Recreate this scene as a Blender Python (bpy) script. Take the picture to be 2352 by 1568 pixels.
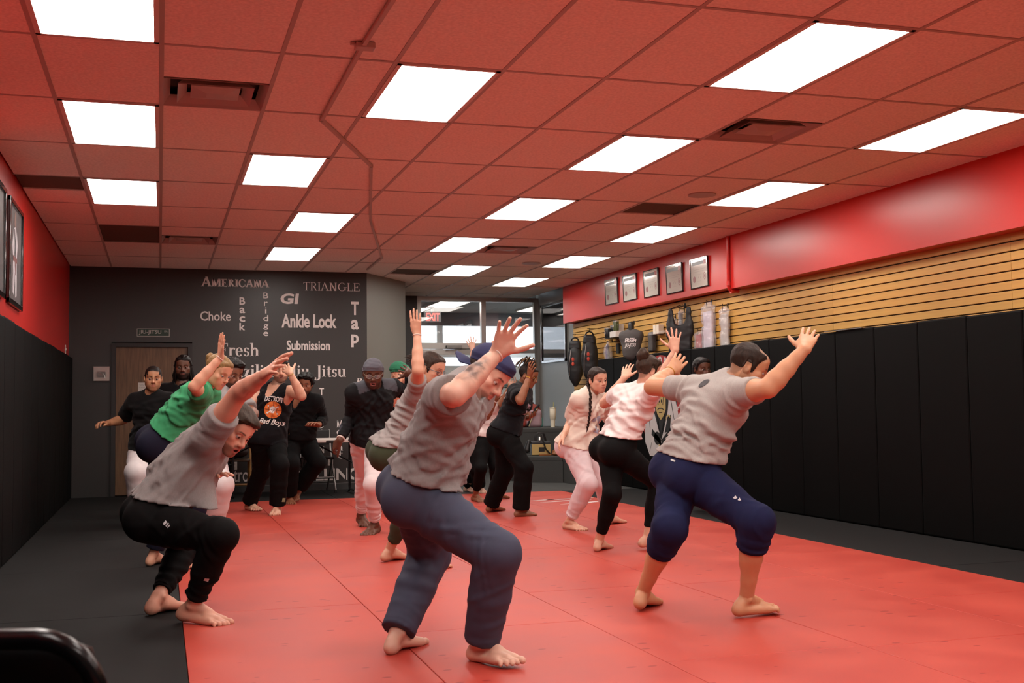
import bpy, bmesh, math, random
import numpy as np
from mathutils import Vector, Matrix
for o in list(bpy.data.objects): bpy.data.objects.remove(o)
scene = bpy.context.scene
# ---------------------------------------------------------------- camera
cam_d = bpy.data.cameras.new('camera'); cam = bpy.data.objects.new('camera', cam_d); scene.collection.objects.link(cam); scene.camera = cam
cam_d.sensor_width = 36.0; cam_d.sensor_fit = 'HORIZONTAL'; cam_d.lens = 2628.9 / 2352 * 36.0; cam_d.clip_start = .02
_yaw, _pitch, _roll = .298867, .056902, -.011478
CF = Vector((math.sin(_yaw) * math.cos(_pitch), math.cos(_yaw) * math.cos(_pitch), math.sin(_pitch)))
_r = Vector((math.cos(_yaw), -math.sin(_yaw), 0)); _u = _r.cross(CF)
CR = _r * math.cos(_roll) + _u * math.sin(_roll); CU = -_r * math.sin(_roll) + _u * math.cos(_roll)
_m = Matrix((CR, CU, -CF)).transposed().to_4x4(); _m.translation = Vector((0, 0, 1.10)); cam.matrix_world = _m
cam_d.dof.use_dof = True; cam_d.dof.focus_distance = 8.6; cam_d.dof.aperture_fstop = 9.0
# ---------------------------------------------------------------- daylight outside the shop front, exposure
w = bpy.data.worlds.new('world'); scene.world = w; w.use_nodes = True
w.node_tree.nodes['Background'].inputs['Color'].default_value = (.82, .91, 1, 1); w.node_tree.nodes['Background'].inputs['Strength'].default_value = 3.2
LIGHT = 14.5                                     # strength of the ceiling panels
scene.view_settings.view_transform = 'Standard'; scene.view_settings.look = 'None'; scene.view_settings.exposure = 0.0; scene.view_settings.gamma = 1.0
scene.view_settings.use_curve_mapping = False
scene.cycles.max_bounces = 7; scene.cycles.diffuse_bounces = 4; scene.cycles.glossy_bounces = 3; scene.cycles.transmission_bounces = 6; scene.cycles.transparent_max_bounces = 8
scene.cycles.use_denoising = True; scene.cycles.sample_clamp_indirect = 6.0
def camdir(x, y, z):
    """a direction given as seen by the photographer: right, up, towards"""
    return np.array(CR) * x + np.array(CU) * y - np.array(CF) * z

# ---------------------------------------------------------------- helpers
COL = bpy.context.scene.collection
PI = math.pi
def V(*a): return np.array(a, dtype=np.float64)
def nrm(v):
    v = np.asarray(v, float); return v / max(np.linalg.norm(v), 1e-9)

def mesh_obj(name, verts, faces, mat=None, parent=None, smooth=False, label=None):
    me = bpy.data.meshes.new(name)
    if isinstance(verts, np.ndarray) and isinstance(faces, np.ndarray):
        nv, nf, k = len(verts), len(faces), faces.shape[1]
        me.vertices.add(nv); me.vertices.foreach_set('co', verts.astype(np.float32).ravel())
        me.loops.add(nf * k); me.loops.foreach_set('vertex_index', faces.astype(np.int32).ravel())
        me.polygons.add(nf); me.polygons.foreach_set('loop_start', np.arange(0, nf * k, k, dtype=np.int32))
        me.update(calc_edges=True)
    else:
        me.from_pydata([tuple(map(float, v)) for v in verts], [], [list(f) for f in faces]); me.update()
    if smooth: me.polygons.foreach_set('use_smooth', np.ones(len(me.polygons), dtype=bool))
    if mat: me.materials.append(mat)
    o = bpy.data.objects.new(name, me); COL.objects.link(o)
    if parent is not None: o.parent = parent
    if label: o['label'] = label
    return o
def tag(o, label, cat, group=None, kind=None):
    o['label'] = label; o['category'] = cat
    if group: o['group'] = group
    if kind: o['kind'] = kind
    return o
def structure(o): o['kind'] = 'structure'; return o
def empty(name, loc, label, cat, group=None, rz=0.0):
    o = bpy.data.objects.new(name, None); COL.objects.link(o); o.location = loc; o.rotation_euler = (0, 0, rz)
    o.empty_display_size = .05
    return tag(o, label, cat, group)

class MB:
    """collects simple solids into one mesh"""
    def __init__(s): s.v = []; s.f = []
    def add(s, vs, fs):
        b = len(s.v); s.v += [tuple(map(float, v)) for v in vs]; s.f += [[i + b for i in f] for f in fs]; return s
    def box(s, x0, x1, y0, y1, z0, z1, bev=0.0, M=None):
        x0, x1 = min(x0, x1), max(x0, x1); y0, y1 = min(y0, y1), max(y0, y1); z0, z1 = min(z0, z1), max(z0, z1)
        if bev <= 0:
            vs = [(x, y, z) for z in (z0, z1) for y in (y0, y1) for x in (x0, x1)]
            fs = [(0, 2, 3, 1), (4, 5, 7, 6), (0, 1, 5, 4), (2, 6, 7, 3), (0, 4, 6, 2), (1, 3, 7, 5)]
        else:
            b = min(bev, (x1 - x0) / 2.01, (y1 - y0) / 2.01, (z1 - z0) / 2.01)
            bm = bmesh.new(); bmesh.ops.create_cube(bm, size=1)
            for v in bm.verts: v.co = ((x0 + x1) / 2 + v.co.x * (x1 - x0), (y0 + y1) / 2 + v.co.y * (y1 - y0), (z0 + z1) / 2 + v.co.z * (z1 - z0))
            bmesh.ops.bevel(bm, geom=list(bm.edges), offset=b, segments=2, affect='EDGES', profile=.5)
            bm.verts.ensure_lookup_table(); vs = [tuple(v.co) for v in bm.verts]; fs = [[v.index for v in f.verts] for f in bm.faces]; bm.free()
        if M is not None: vs = [tuple(M @ Vector(v)) for v in vs]
        return s.add(vs, fs)
    def tube(s, pts, r, n=8, closed=False, caps=True):
        pts = [Vector(p) for p in pts]; m = len(pts); rings = []
        rr = r if isinstance(r, (list, tuple)) else [r] * m
        t0 = (pts[1] - pts[0]).normalized(); ref = Vector((0, 0, 1)) if abs(t0.z) < .9 else Vector((1, 0, 0))
        nx = t0.cross(ref).normalized()
        for i, p in enumerate(pts):
            if closed: t = (pts[(i + 1) % m] - pts[i - 1]).normalized()
            else: t = (pts[min(i + 1, m - 1)] - pts[max(i - 1, 0)]).normalized()
            nx = (nx - t * nx.dot(t)).normalized(); ny = t.cross(nx)
            rings.append([p + (nx * math.cos(2 * PI * k / n) + ny * math.sin(2 * PI * k / n)) * rr[i] for k in range(n)])
        vs = [v for ring in rings for v in ring]; fs = []
        for i in range(m if closed else m - 1):
            a, b = i * n, ((i + 1) % m) * n
            for k in range(n): fs.append((a + k, a + (k + 1) % n, b + (k + 1) % n, b + k))
        if caps and not closed: fs.append(list(range(n))[::-1]); fs.append([(m - 1) * n + k for k in range(n)])
        return s.add(vs, fs)
    def lathe(s, prof, c=(0, 0, 0), n=20, axis='z'):
        vs = []; fs = []; m = len(prof)
        for r, z in prof:
            for k in range(n):
                a = 2 * PI * k / n; x, y = r * math.cos(a), r * math.sin(a)
                v = (x, y, z) if axis == 'z' else ((z, x, y) if axis == 'x' else (x, z, y))
                vs.append((v[0] + c[0], v[1] + c[1], v[2] + c[2]))
        for i in range(m - 1):
            for k in range(n): fs.append((i * n + k, i * n + (k + 1) % n, (i + 1) * n + (k + 1) % n, (i + 1) * n + k))
        if prof[0][0] > 1e-5: fs.append(list(range(n))[::-1])
        if prof[-1][0] > 1e-5: fs.append([(m - 1) * n + k for k in range(n)])
        return s.add(vs, fs)
    def prism(s, poly, fn, d0, d1):
        """extrude 2-D polygon: fn(u,v,d) -> xyz"""
        n = len(poly); vs = [fn(u, v, d0) for u, v in poly] + [fn(u, v, d1) for u, v in poly]
        fs = [list(range(n))[::-1], [n + i for i in range(n)]] + [(i, (i + 1) % n, n + (i + 1) % n, n + i) for i in range(n)]
        return s.add(vs, fs)
    def build(s, name, mat, parent=None, smooth=False, label=None):
        o = mesh_obj(name, s.v, s.f, mat, parent, smooth, label)
        bm = bmesh.new(); bm.from_mesh(o.data); bmesh.ops.recalc_face_normals(bm, faces=bm.faces); bm.to_mesh(o.data); bm.free()
        if smooth:
            try: o.data.set_sharp_from_angle(angle=math.radians(40))
            except Exception: pass
        return o

# ---------------------------------------------------------------- materials
MATS = {}
def srgb(c):
    if isinstance(c, str): c = [int(c[i:i + 2], 16) / 255 for i in (0, 2, 4)]
    return tuple((x / 12.92 if x <= .04045 else ((x + .055) / 1.055) ** 2.4) for x in c)
def material(name, color, rough=.6, metal=0.0, bump=0.0, bscale=200.0, var=0.0, vscale=4.0, spec=.5, emit=0.0, vcol=False, sss=0.0, trans=0.0, alpha=1.0, coat=0.0, stretch=None, sheen=0.0):
    if name in MATS: return MATS[name]
    m = bpy.data.materials.new(name); MATS[name] = m; m.use_nodes = True
    nt = m.node_tree; b = nt.nodes['Principled BSDF']; L = nt.links
    c = srgb(color) if isinstance(color, str) else color
    b.inputs['Base Color'].default_value = (*c, 1); b.inputs['Roughness'].default_value = rough; b.inputs['Metallic'].default_value = metal
    b.inputs['Specular IOR Level'].default_value = spec
    b.inputs['Transmission Weight'].default_value = trans; b.inputs['Alpha'].default_value = alpha; b.inputs['Coat Weight'].default_value = coat
    b.inputs['Sheen Weight'].default_value = sheen
    if sss: b.inputs['Subsurface Weight'].default_value = sss; b.inputs['Subsurface Radius'].default_value = (.012, .005, .003); b.inputs['Subsurface Scale'].default_value = .6
    if emit: b.inputs['Emission Color'].default_value = (*c, 1); b.inputs['Emission Strength'].default_value = emit
    tc = nt.nodes.new('ShaderNodeTexCoord'); src = tc.outputs['Object']
    if stretch:
        mp = nt.nodes.new('ShaderNodeMapping'); mp.inputs['Scale'].default_value = stretch; L.new(src, mp.inputs['Vector']); src = mp.outputs['Vector']
    base = None
    if vcol:
        at = nt.nodes.new('ShaderNodeAttribute'); at.attribute_name = 'Col'; base = at.outputs['Color']; L.new(base, b.inputs['Base Color'])
    if var:
        nz = nt.nodes.new('ShaderNodeTexNoise'); nz.inputs['Scale'].default_value = vscale; nz.inputs['Detail'].default_value = 5
        L.new(src, nz.inputs['Vector'])
        mr = nt.nodes.new('ShaderNodeMapRange'); mr.inputs['From Min'].default_value = .3; mr.inputs['From Max'].default_value = .7
        mr.inputs['To Min'].default_value = 1 - var; mr.inputs['To Max'].default_value = 1 + var; L.new(nz.outputs['Fac'], mr.inputs['Value'])
        mx = nt.nodes.new('ShaderNodeVectorMath'); mx.operation = 'SCALE'
        if base is not None: L.new(base, mx.inputs[0])
        else: mx.inputs[0].default_value = c
        L.new(mr.outputs['Result'], mx.inputs['Scale']); L.new(mx.outputs['Vector'], b.inputs['Base Color'])
    if bump:
        nz = nt.nodes.new('ShaderNodeTexNoise'); nz.inputs['Scale'].default_value = bscale; nz.inputs['Detail'].default_value = 3
        L.new(src, nz.inputs['Vector'])
        bp = nt.nodes.new('ShaderNodeBump'); bp.inputs['Strength'].default_value = bump; bp.inputs['Distance'].default_value = .002
        L.new(nz.outputs['Fac'], bp.inputs['Height']); L.new(bp.outputs['Normal'], b.inputs['Normal'])
    return m

# ---------------------------------------------------------------- implicit surfaces (for bodies, clothes, soft goods)
class Field:
    def __init__(s, lo, hi, h):
        s.h = h; s.lo = np.asarray(lo, float); s.n = np.maximum(np.ceil((np.asarray(hi) - s.lo) / h).astype(int) + 1, 4)
        s.a = np.full(s.n, .5, np.float32)
        s.ax = [(s.lo[i] + np.arange(s.n[i]) * h).astype(np.float32) for i in range(3)]
    def like(s):
        f = object.__new__(Field); f.h, f.lo, f.n, f.ax = s.h, s.lo, s.n, s.ax; f.a = np.full(s.n, .5, np.float32); return f
    def block(s, lo, hi):
        i0 = np.clip(np.floor((lo - s.lo) / s.h).astype(int), 0, s.n); i1 = np.clip(np.ceil((hi - s.lo) / s.h).astype(int) + 1, 0, s.n)
        if np.any(i1 <= i0): return None
        return tuple(slice(a, b) for a, b in zip(i0, i1))
    def grid(s, sl): return s.ax[0][sl[0]][:, None, None], s.ax[1][sl[1]][None, :, None], s.ax[2][sl[2]][None, None, :]
    def add(s, prim, k=.02, op='u', infl=0.0):
        pad = k + infl + 3 * s.h
        sl = s.block(prim[1] - pad, prim[2] + pad)
        if sl is None: return
        d = prim[0](*s.grid(sl)) - np.float32(infl); a = s.a[sl]
        if op == 'u':
            h = np.maximum(k - np.abs(a - d), 0) / k; s.a[sl] = np.minimum(a, d) - h * h * k * .25
        else:
            d = -d; h = np.maximum(k - np.abs(a - d), 0) / k; s.a[sl] = np.maximum(a, d) + h * h * k * .25
    def cut(s, p, n):
        """remove everything on the +n side of the plane through p"""
        sl = tuple(slice(0, k) for k in s.n); X, Y, Z = s.grid(sl); n = nrm(n)
        s.a = np.maximum(s.a, ((X - p[0]) * n[0] + (Y - p[1]) * n[1] + (Z - p[2]) * n[2]).astype(np.float32))
    def near(s, w):
        m = np.abs(s.a) < w; I = np.nonzero(m); Pn = np.stack([s.ax[i][I[i]] for i in range(3)], 1); return m, Pn
    def mesh(s):
        return surface_nets(s.a, s.lo, s.h)
def cone(a, b, ra, rb, fl=None):
    """tapered capsule; fl=(axis, factor) flattens (factor<1) along axis"""
    a = np.asarray(a, float); b = np.asarray(b, float); ba = b - a; q = max(ba @ ba, 1e-12); r = max(ra, rb) * (max(1, fl[1]) if fl else 1)
    def f(X, Y, Z):
        x, y, z = X - np.float32(a[0]), Y - np.float32(a[1]), Z - np.float32(a[2])
        t = np.clip((x * np.float32(ba[0]) + y * np.float32(ba[1]) + z * np.float32(ba[2])) / np.float32(q), 0, 1)
        x, y, z = x - t * np.float32(ba[0]), y - t * np.float32(ba[1]), z - t * np.float32(ba[2])
        if fl is not None:
            n, k = fl; dn = x * np.float32(n[0]) + y * np.float32(n[1]) + z * np.float32(n[2]); g = np.float32(1 / k ** 2 - 1)
            l = np.sqrt(x * x + y * y + z * z + g * dn * dn + 1e-12)
            return (l - (np.float32(ra) + t * np.float32(rb - ra))) * np.float32(min(1, k) ** .5)
        return np.sqrt(x * x + y * y + z * z + 1e-12) - (np.float32(ra) + t * np.float32(rb - ra))
    return f, np.minimum(a, b) - r, np.maximum(a, b) + r
def ell(c, R, r):
    c = np.asarray(c, float); R = np.asarray(R, float); r = np.asarray(r, float); m = np.abs(R.T) @ r if False else np.sqrt(((R * r[:, None]) ** 2).sum(0))
    def f(X, Y, Z):
        x, y, z = X - np.float32(c[0]), Y - np.float32(c[1]), Z - np.float32(c[2]); k0 = 0; k1 = 0
        for i in range(3):
            u = x * np.float32(R[i, 0]) + y * np.float32(R[i, 1]) + z * np.float32(R[i, 2]); k0 = k0 + (u / np.float32(r[i])) ** 2; k1 = k1 + (u / np.float32(r[i] ** 2)) ** 2
        k0 = np.sqrt(k0 + 1e-9); return k0 * (k0 - 1) / np.sqrt(k1 + 1e-9)
    return f, c - m, c + m
def rbox(c, R, half, r):
    c = np.asarray(c, float); R = np.asarray(R, float); hb = np.asarray(half, float) - r; m = np.abs(R.T) @ np.asarray(half, float)
    def f(X, Y, Z):
        x, y, z = X - np.float32(c[0]), Y - np.float32(c[1]), Z - np.float32(c[2]); s = 0; mx = -1e3
        for i in range(3):
            u = np.abs(x * np.float32(R[i, 0]) + y * np.float32(R[i, 1]) + z * np.float32(R[i, 2])) - np.float32(hb[i]); s = s + np.maximum(u, 0) ** 2; mx = np.maximum(mx, u)
        return np.sqrt(s) + np.minimum(mx, 0) - np.float32(r)
    return f, c - m, c + m
def ball(c, r): return cone(c, np.asarray(c, float) + 1e-5, r, r)
def capped(prim, p, n):
    f0 = prim[0]; n = nrm(n)
    def f(X, Y, Z): return np.maximum(f0(X, Y, Z), ((X - p[0]) * n[0] + (Y - p[1]) * n[1] + (Z - p[2]) * n[2]).astype(np.float32))
    return f, prim[1], prim[2]
def bounds(prims, pad):
    return np.min([p[1] for p in prims], 0) - pad, np.max([p[2] for p in prims], 0) + pad
def untangle(a):
    """fill checkerboard faces so that the skin stays a clean closed surface"""
    for _ in range(6):
        s = a < 0; n = 0
        for ax in range(3):
            u, w = [(1, 2), (0, 2), (0, 1)][ax]
            def sh(du, dw):
                t = [slice(None)] * 3; t[u] = slice(du, a.shape[u] - 1 + du); t[w] = slice(dw, a.shape[w] - 1 + dw); return s[tuple(t)]
            A, B_, C_, D = sh(0, 0), sh(1, 0), sh(1, 1), sh(0, 1); bad = np.stack(np.nonzero((A == C_) & (B_ == D) & (A != B_)), 1)
            for q in bad:
                n += 1; cand = []
                for du, dw in ((0, 0), (1, 0), (1, 1), (0, 1)):
                    p = q.copy(); p[u] += du; p[w] += dw; p = tuple(p)
                    if a[p] >= 0: cand.append((a[p], p))
                if cand: a[min(cand)[1]] = -1e-5
        if not n: break
def surface_nets(a, lo, h):
    for ax in range(3):
        for e in (0, -1):
            t = [slice(None)] * 3; t[ax] = e; a[tuple(t)] = np.maximum(a[tuple(t)], h * .3)
    untangle(a); s = a < 0; nx, ny, nz = a.shape
    c = np.zeros((nx - 1, ny - 1, nz - 1), np.uint8)
    corners = [(i, j, k) for i in (0, 1) for j in (0, 1) for k in (0, 1)]
    for i, j, k in corners: c += s[i:nx - 1 + i, j:ny - 1 + j, k:nz - 1 + k]
    act = (c > 0) & (c < 8); I = np.stack(np.nonzero(act), 1)
    idx = -np.ones(c.shape, np.int32); idx[act] = np.arange(len(I))
    vals = np.stack([a[I[:, 0] + i, I[:, 1] + j, I[:, 2] + k] for i, j, k in corners], 1)
    acc = np.zeros((len(I), 3), np.float32); cnt = np.zeros(len(I), np.float32)
    for e0 in range(8):
        for axis in range(3):
            if corners[e0][axis] == 0:
                e1 = e0 + (4, 2, 1)[axis]; v0, v1 = vals[:, e0], vals[:, e1]; m = (v0 < 0) != (v1 < 0)
                t = np.where(m, v0 / np.where(m, v0 - v1, 1), 0)
                p = np.tile(np.array(corners[e0], np.float32), (len(I), 1)); p[:, axis] += t
                acc += p * m[:, None]; cnt += m
    verts = (I + acc / np.maximum(cnt, 1)[:, None]) * h + lo
    quads = []
    for axis in range(3):
        sl0 = [slice(None)] * 3; sl1 = [slice(None)] * 3; sl0[axis] = slice(0, -1); sl1[axis] = slice(1, None)
        s0, s1 = s[tuple(sl0)], s[tuple(sl1)]; E = np.nonzero(s0 != s1); flip = s0[E]
        u, w = [(1, 2), (2, 0), (0, 1)][axis]; E = np.stack(E, 1)
        ok = (E[:, u] > 0) & (E[:, w] > 0) & (E[:, u] < a.shape[u] - 1) & (E[:, w] < a.shape[w] - 1); E = E[ok]; flip = flip[ok]
        def at(du, dw):
            q = E.copy(); q[:, u] += du; q[:, w] += dw; return idx[q[:, 0], q[:, 1], q[:, 2]]
        q = np.stack([at(-1, -1), at(0, -1), at(0, 0), at(-1, 0)], 1); q[~flip] = q[~flip][:, ::-1]; quads.append(q)
    return verts, np.concatenate(quads)
def drop_small(v, q):
    """keep only the largest connected shell"""
    lab = np.arange(len(v))
    for _ in range(400):
        m = lab[q].min(1); new = lab.copy(); np.minimum.at(new, q.ravel(), np.repeat(m, 4)); new = new[new]
        if (new == lab).all(): break
        lab = new
    u, c = np.unique(lab, return_counts=True); keep = lab == u[c.argmax()]
    ren = np.cumsum(keep) - 1; return v[keep], ren[q[keep[q].all(1)]]
_rs = np.random.RandomState(5); _K = _rs.normal(size=(6, 3)); _K /= np.linalg.norm(_K, axis=1, keepdims=True); _PH = _rs.rand(6) * 6.28
def wob(p, f, seed=0):
    """smooth pseudo noise in about -1..1"""
    o = 0
    for i in range(6): o = o + np.sin((p @ _K[(i + seed) % 6]) * f * (.7 + .22 * i) + _PH[i] + seed * 1.7)
    return o / 3.2

# ---------------------------------------------------------------- room: x to the right, y away from the photographer, z up
CEIL = 2.9755; XL, XR, XS, YB, YN = -1.12, 6.26, 6.10, 15.72, -3.2
rnd = random.Random(11)
def link_copy(o, parent=None, loc=None, scale=None):
    c = o.copy(); COL.objects.link(c)
    if parent is not None: c.parent = parent
    if loc is not None: c.location = loc
    if scale is not None: c.scale = scale
    return c
m_red = material('red_wall_paint', 'bd2019', rough=.33, spec=.5, bump=.08, bscale=60)
m_grey = material('charcoal_wall_paint', '302f2e', rough=.42, bump=.08, bscale=60, spec=.5)
m_greyl = material('grey_wall_paint', '77756f', rough=.4, bump=.08, bscale=60)
m_tile = material('ceiling_tile_board', 'f2eae0', rough=.95, var=.1, vscale=55, bump=.6, bscale=180, spec=.2)
m_bar = material('ceiling_bar_metal', 'b3aaa2', rough=.5)
m_pad = material('black_vinyl', '060606', rough=.6, bump=.2, bscale=700, spec=.08)
m_matk = material('black_mat_foam', '151515', rough=.8, var=.12, vscale=6, bump=.3, bscale=320, spec=.22)
m_carpet = material('charcoal_carpet', '3c3d3c', rough=.95, var=.15, vscale=160, bump=.8, bscale=300)
m_steel = material('brushed_aluminium', 'a9a8a4', rough=.35, metal=.9)
m_dark = material('dark_metal', '19181a', rough=.4, metal=.6)
m_white = material('white_plastic', 'd8d2cc', rough=.45)
m_glass = material('window_glass', 'ffffff', rough=.0, trans=1.0, spec=.5)
def mat_red():
    m = material('red_mat_vinyl', 'c4392c', rough=.5, spec=.35); nt = m.node_tree; L = nt.links; b = nt.nodes['Principled BSDF']
    tc = nt.nodes.new('ShaderNodeTexCoord'); geo = nt.nodes.new('ShaderNodeNewGeometry')
    n1 = nt.nodes.new('ShaderNodeTexNoise'); n1.inputs['Scale'].default_value = 2.6; n1.inputs['Detail'].default_value = 6; L.new(geo.outputs['Position'], n1.inputs['Vector'])
    r1 = nt.nodes.new('ShaderNodeValToRGB'); e = r1.color_ramp.elements; e[0].position = .25; e[0].color = (*srgb('a9362b'), 1); e[1].position = .8; e[1].color = (*srgb('be4c3c'), 1); L.new(n1.outputs['Fac'], r1.inputs[0])
    mp = nt.nodes.new('ShaderNodeMapping'); mp.inputs['Scale'].default_value = (5, 11, 5); L.new(geo.outputs['Position'], mp.inputs['Vector'])   # sweat drops
    vo = nt.nodes.new('ShaderNodeTexVoronoi'); vo.inputs['Scale'].default_value = 1.0; L.new(mp.outputs['Vector'], vo.inputs['Vector'])
    n2 = nt.nodes.new('ShaderNodeTexNoise'); n2.inputs['Scale'].default_value = .9; L.new(geo.outputs['Position'], n2.inputs['Vector'])
    ad = nt.nodes.new('ShaderNodeMath'); ad.operation = 'MULTIPLY_ADD'; ad.inputs[1].default_value = -.34; L.new(n2.outputs['Fac'], ad.inputs[0]); L.new(vo.outputs['Distance'], ad.inputs[2])
    rp = nt.nodes.new('ShaderNodeValToRGB'); rp.color_ramp.elements[0].position = -0.0; rp.color_ramp.elements[0].color = (1, 1, 1, 1); rp.color_ramp.elements[1].position = .012; rp.color_ramp.elements[1].color = (0, 0, 0, 1)
    mr = nt.nodes.new('ShaderNodeMapRange'); mr.inputs['From Min'].default_value = -.066; mr.inputs['From Max'].default_value = -.09; L.new(ad.outputs[0], mr.inputs['Value'])
    mx = nt.nodes.new('ShaderNodeMix'); mx.data_type = 'RGBA'; L.new(mr.outputs['Result'], mx.inputs['Factor']); L.new(r1.outputs['Color'], mx.inputs['A']); mx.inputs['B'].default_value = (*srgb('8f1d16'), 1)
    L.new(mx.outputs['Result'], b.inputs['Base Color'])
    rr = nt.nodes.new('ShaderNodeMapRange'); rr.inputs['To Min'].default_value = .42; rr.inputs['To Max'].default_value = .58; L.new(n1.outputs['Fac'], rr.inputs['Value']); L.new(rr.outputs['Result'], b.inputs['Roughness'])
    nz = nt.nodes.new('ShaderNodeTexNoise'); nz.inputs['Scale'].default_value = 260; L.new(geo.outputs['Position'], nz.inputs['Vector']); bp = nt.nodes.new('ShaderNodeBump'); bp.inputs['Strength'].default_value = .18; bp.inputs['Distance'].default_value = .001
    L.new(nz.outputs['Fac'], bp.inputs['Height']); L.new(bp.outputs['Normal'], b.inputs['Normal']); return m
m_mat = mat_red()

# floor: slab with the mats lying on it, tops at z = 0
floor = structure(MB().box(XL - .2, XR + .2, YN, 19.1, -.12, -.032).build('floor', material('subfloor', '242424', rough=.8)))
def mats(name, x0, x1, y0, y1, mat, seed=0):
    b = MB().box(x0 + .0016, x1 - .0016, y0 + .0016, y1 - .0016, -.03, (rnd.random() - .5) * .0012, .003); return b.build(name, mat, floor)
cols = [.12, 1.1, 2.085, 3.06, 4.03, 5.01]; offs = [.62, 1.6, .62, .62, 1.6]
for i in range(5):
    ys = [YN]; y = 14.15 - 2 * 1.965 * 4 + offs[i] - 1.965 * .32
    y = {0: 6.5, 1: 7.55, 2: 4.57, 3: 6.5, 4: 5.55}[i]
    while y > YN + .4: y -= 1.965
    y += 1.965 if y < YN + .4 else 0
    while y < 14.15 - .25: ys.append(y); y += 1.965
    ys.append(14.15)
    for a, b in zip(ys[:-1], ys[1:]): mats('floor_mat', cols[i], cols[i + 1], a, b, m_mat)
ys = [YN, -1.28, .68, 2.65, 4.61, 6.58, 8.54, 10.5, 12.47, 14.15]
for a, b in zip(ys[:-1], ys[1:]): mats('floor_mat', XL, .12, a, b, m_matk); mats('floor_mat', 5.01, XR, a, b, m_matk)
xs = [XL, .12, 1.1, 2.085, 3.06]
for a, b in zip(xs[:-1], xs[1:]): mats('floor_mat', a, b, 14.15, YB, m_matk)
for a, b in ((3.06, 4.03), (4.03, 5.01), (5.01, XR)): mats('floor_mat', a, b, 14.15, 16.1, m_carpet); mats('floor_mat', a, b, 16.1, 18.8, m_carpet)
# white print on the red mat
def decal(name, polys, fn, mat, parent, th=.0012, label=None):
    b = MB()
    for p in polys: b.prism(p, fn, 0, th)
    return b.build(name, mat, parent, label=label)
m_print = material('white_print', 'ddd5d2', rough=.5)
decal('floor_print', [[(4.08, 12.78), (4.34, 12.80), (4.42, 12.92), (4.5, 12.82), (4.74, 12.86), (4.98, 12.9), (4.98, 12.95), (4.6, 12.93), (4.3, 12.86)],
    [(4.17, 12.52), (4.5, 12.58), (4.86, 12.66), (4.86, 12.72), (4.5, 12.66)], [(4.3, 12.2), (4.62, 12.24), (4.98, 12.42), (4.98, 12.47), (4.66, 12.36)], [(4.84, 13.1), (4.98, 13.06), (4.98, 13.14)]],
    lambda u, v, d: (u, v, .0006 + d), m_print, floor, label='white brush lettering on the red mat')

# ceiling: tiles and grid
ceiling = structure(MB().box(XL - .1, XR + .2, YN, 18.85, CEIL + .11, CEIL + .2).build('ceiling', material('ceiling_void', '55504c', rough=.9)))
LIGHTS = [(-1, -5), (-1, -3), (-1, -1), (-1, 1), (-1, 3), (2, -6), (2, -4), (2, -2), (2, 0), (1, 2), (2, 4), (2, 6), (5, -5), (5, -3), (5, -1), (5, 1), (5, 3), (5, 5), (6, 7), (8, -6), (8, -4), (8, -2), (8, 0), (8, 2), (8, 4), (8, 6), (8, 8)]
VENTS = [(0, 0), (6, 0), (0, 5), (6, 5)]; GRILLES = {(-2, 3): (0, .5), (-1, 5): (0, 1), (7, 3): (0, .5), (5, 7): (.5, 1)}
GX, GY, Y0 = .61, 1.22, 6.04
tile = None; m_grille = material('brown_grille', '5a4a3c', rough=.85, bump=.5, bscale=500)
def inside(x, y): return y < 18.8
for c in range(-2, 10):
    for r in range(-7, 11):
        x0, x1 = max(c * GX, XL), min((c + 1) * GX, XS + .02); y0, y1 = max(Y0 + r * GY, YN), min(Y0 + (r + 1) * GY, 18.8)
        if x1 - x0 < .05 or y1 - y0 < .05 or (c, r) in LIGHTS: continue
        if y0 > YB + .2 and x1 < 2.9: continue
        spans = [(y0, y1, 't')]
        if (c, r) in VENTS: spans = [(y0, y0 + .61, 't')]
        if (c, r) in GRILLES:
            a, b = GRILLES[(c, r)]; spans = [s for s in ((y0, y0 + a * GY, 't'), (y0 + a * GY, y0 + b * GY, 'g'), (y0 + b * GY, y1, 't')) if s[1] - s[0] > .05]
        for a, b, k in spans:
            full = abs(x1 - x0 - GX) < .001 and abs(b - a - GY) < .001 and k == 't'
            if full and tile is not None: o = link_copy(tile, ceiling, (x0 + GX / 2, a + GY / 2, CEIL + rnd.random() * .002)); o.rotation_euler = (rnd.uniform(-.0012, .0012), rnd.uniform(-.0012, .0012), 0); continue
            w_, d_ = (x1 - x0) / 2 - .010, (b - a) / 2 - .010
            o = MB().box(-w_, w_, -d_, d_, .003 if k == 't' else .012, .02, .003).build('ceiling_tile' if k == 't' else 'ceiling_grille', m_tile if k == 't' else m_grille, ceiling); o.location = ((x0 + x1) / 2, (a + b) / 2, CEIL)
            if full: tile = o
for c in range(-1, 10):
    x = c * GX; MB().box(x - .012, x + .012, YN, 18.8 if x > 2.9 else YB, CEIL - .0, CEIL + .006).build('ceiling_runner', m_bar, ceiling)
for r in range(-7, 11):
    y = Y0 + r * GY
    if y > YN: MB().box(XL if y < YB else 3.3, XS + .02, y - .012, y + .012, CEIL + .0006, CEIL + .0065).build('ceiling_crossbar', m_bar, ceiling)
m_lamp = material('light_panel_glow', (1.0, .93, .86), rough=.6, emit=LIGHT)
m_frame = material('lamp_frame_white', 'd9d4cc', rough=.5)
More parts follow.
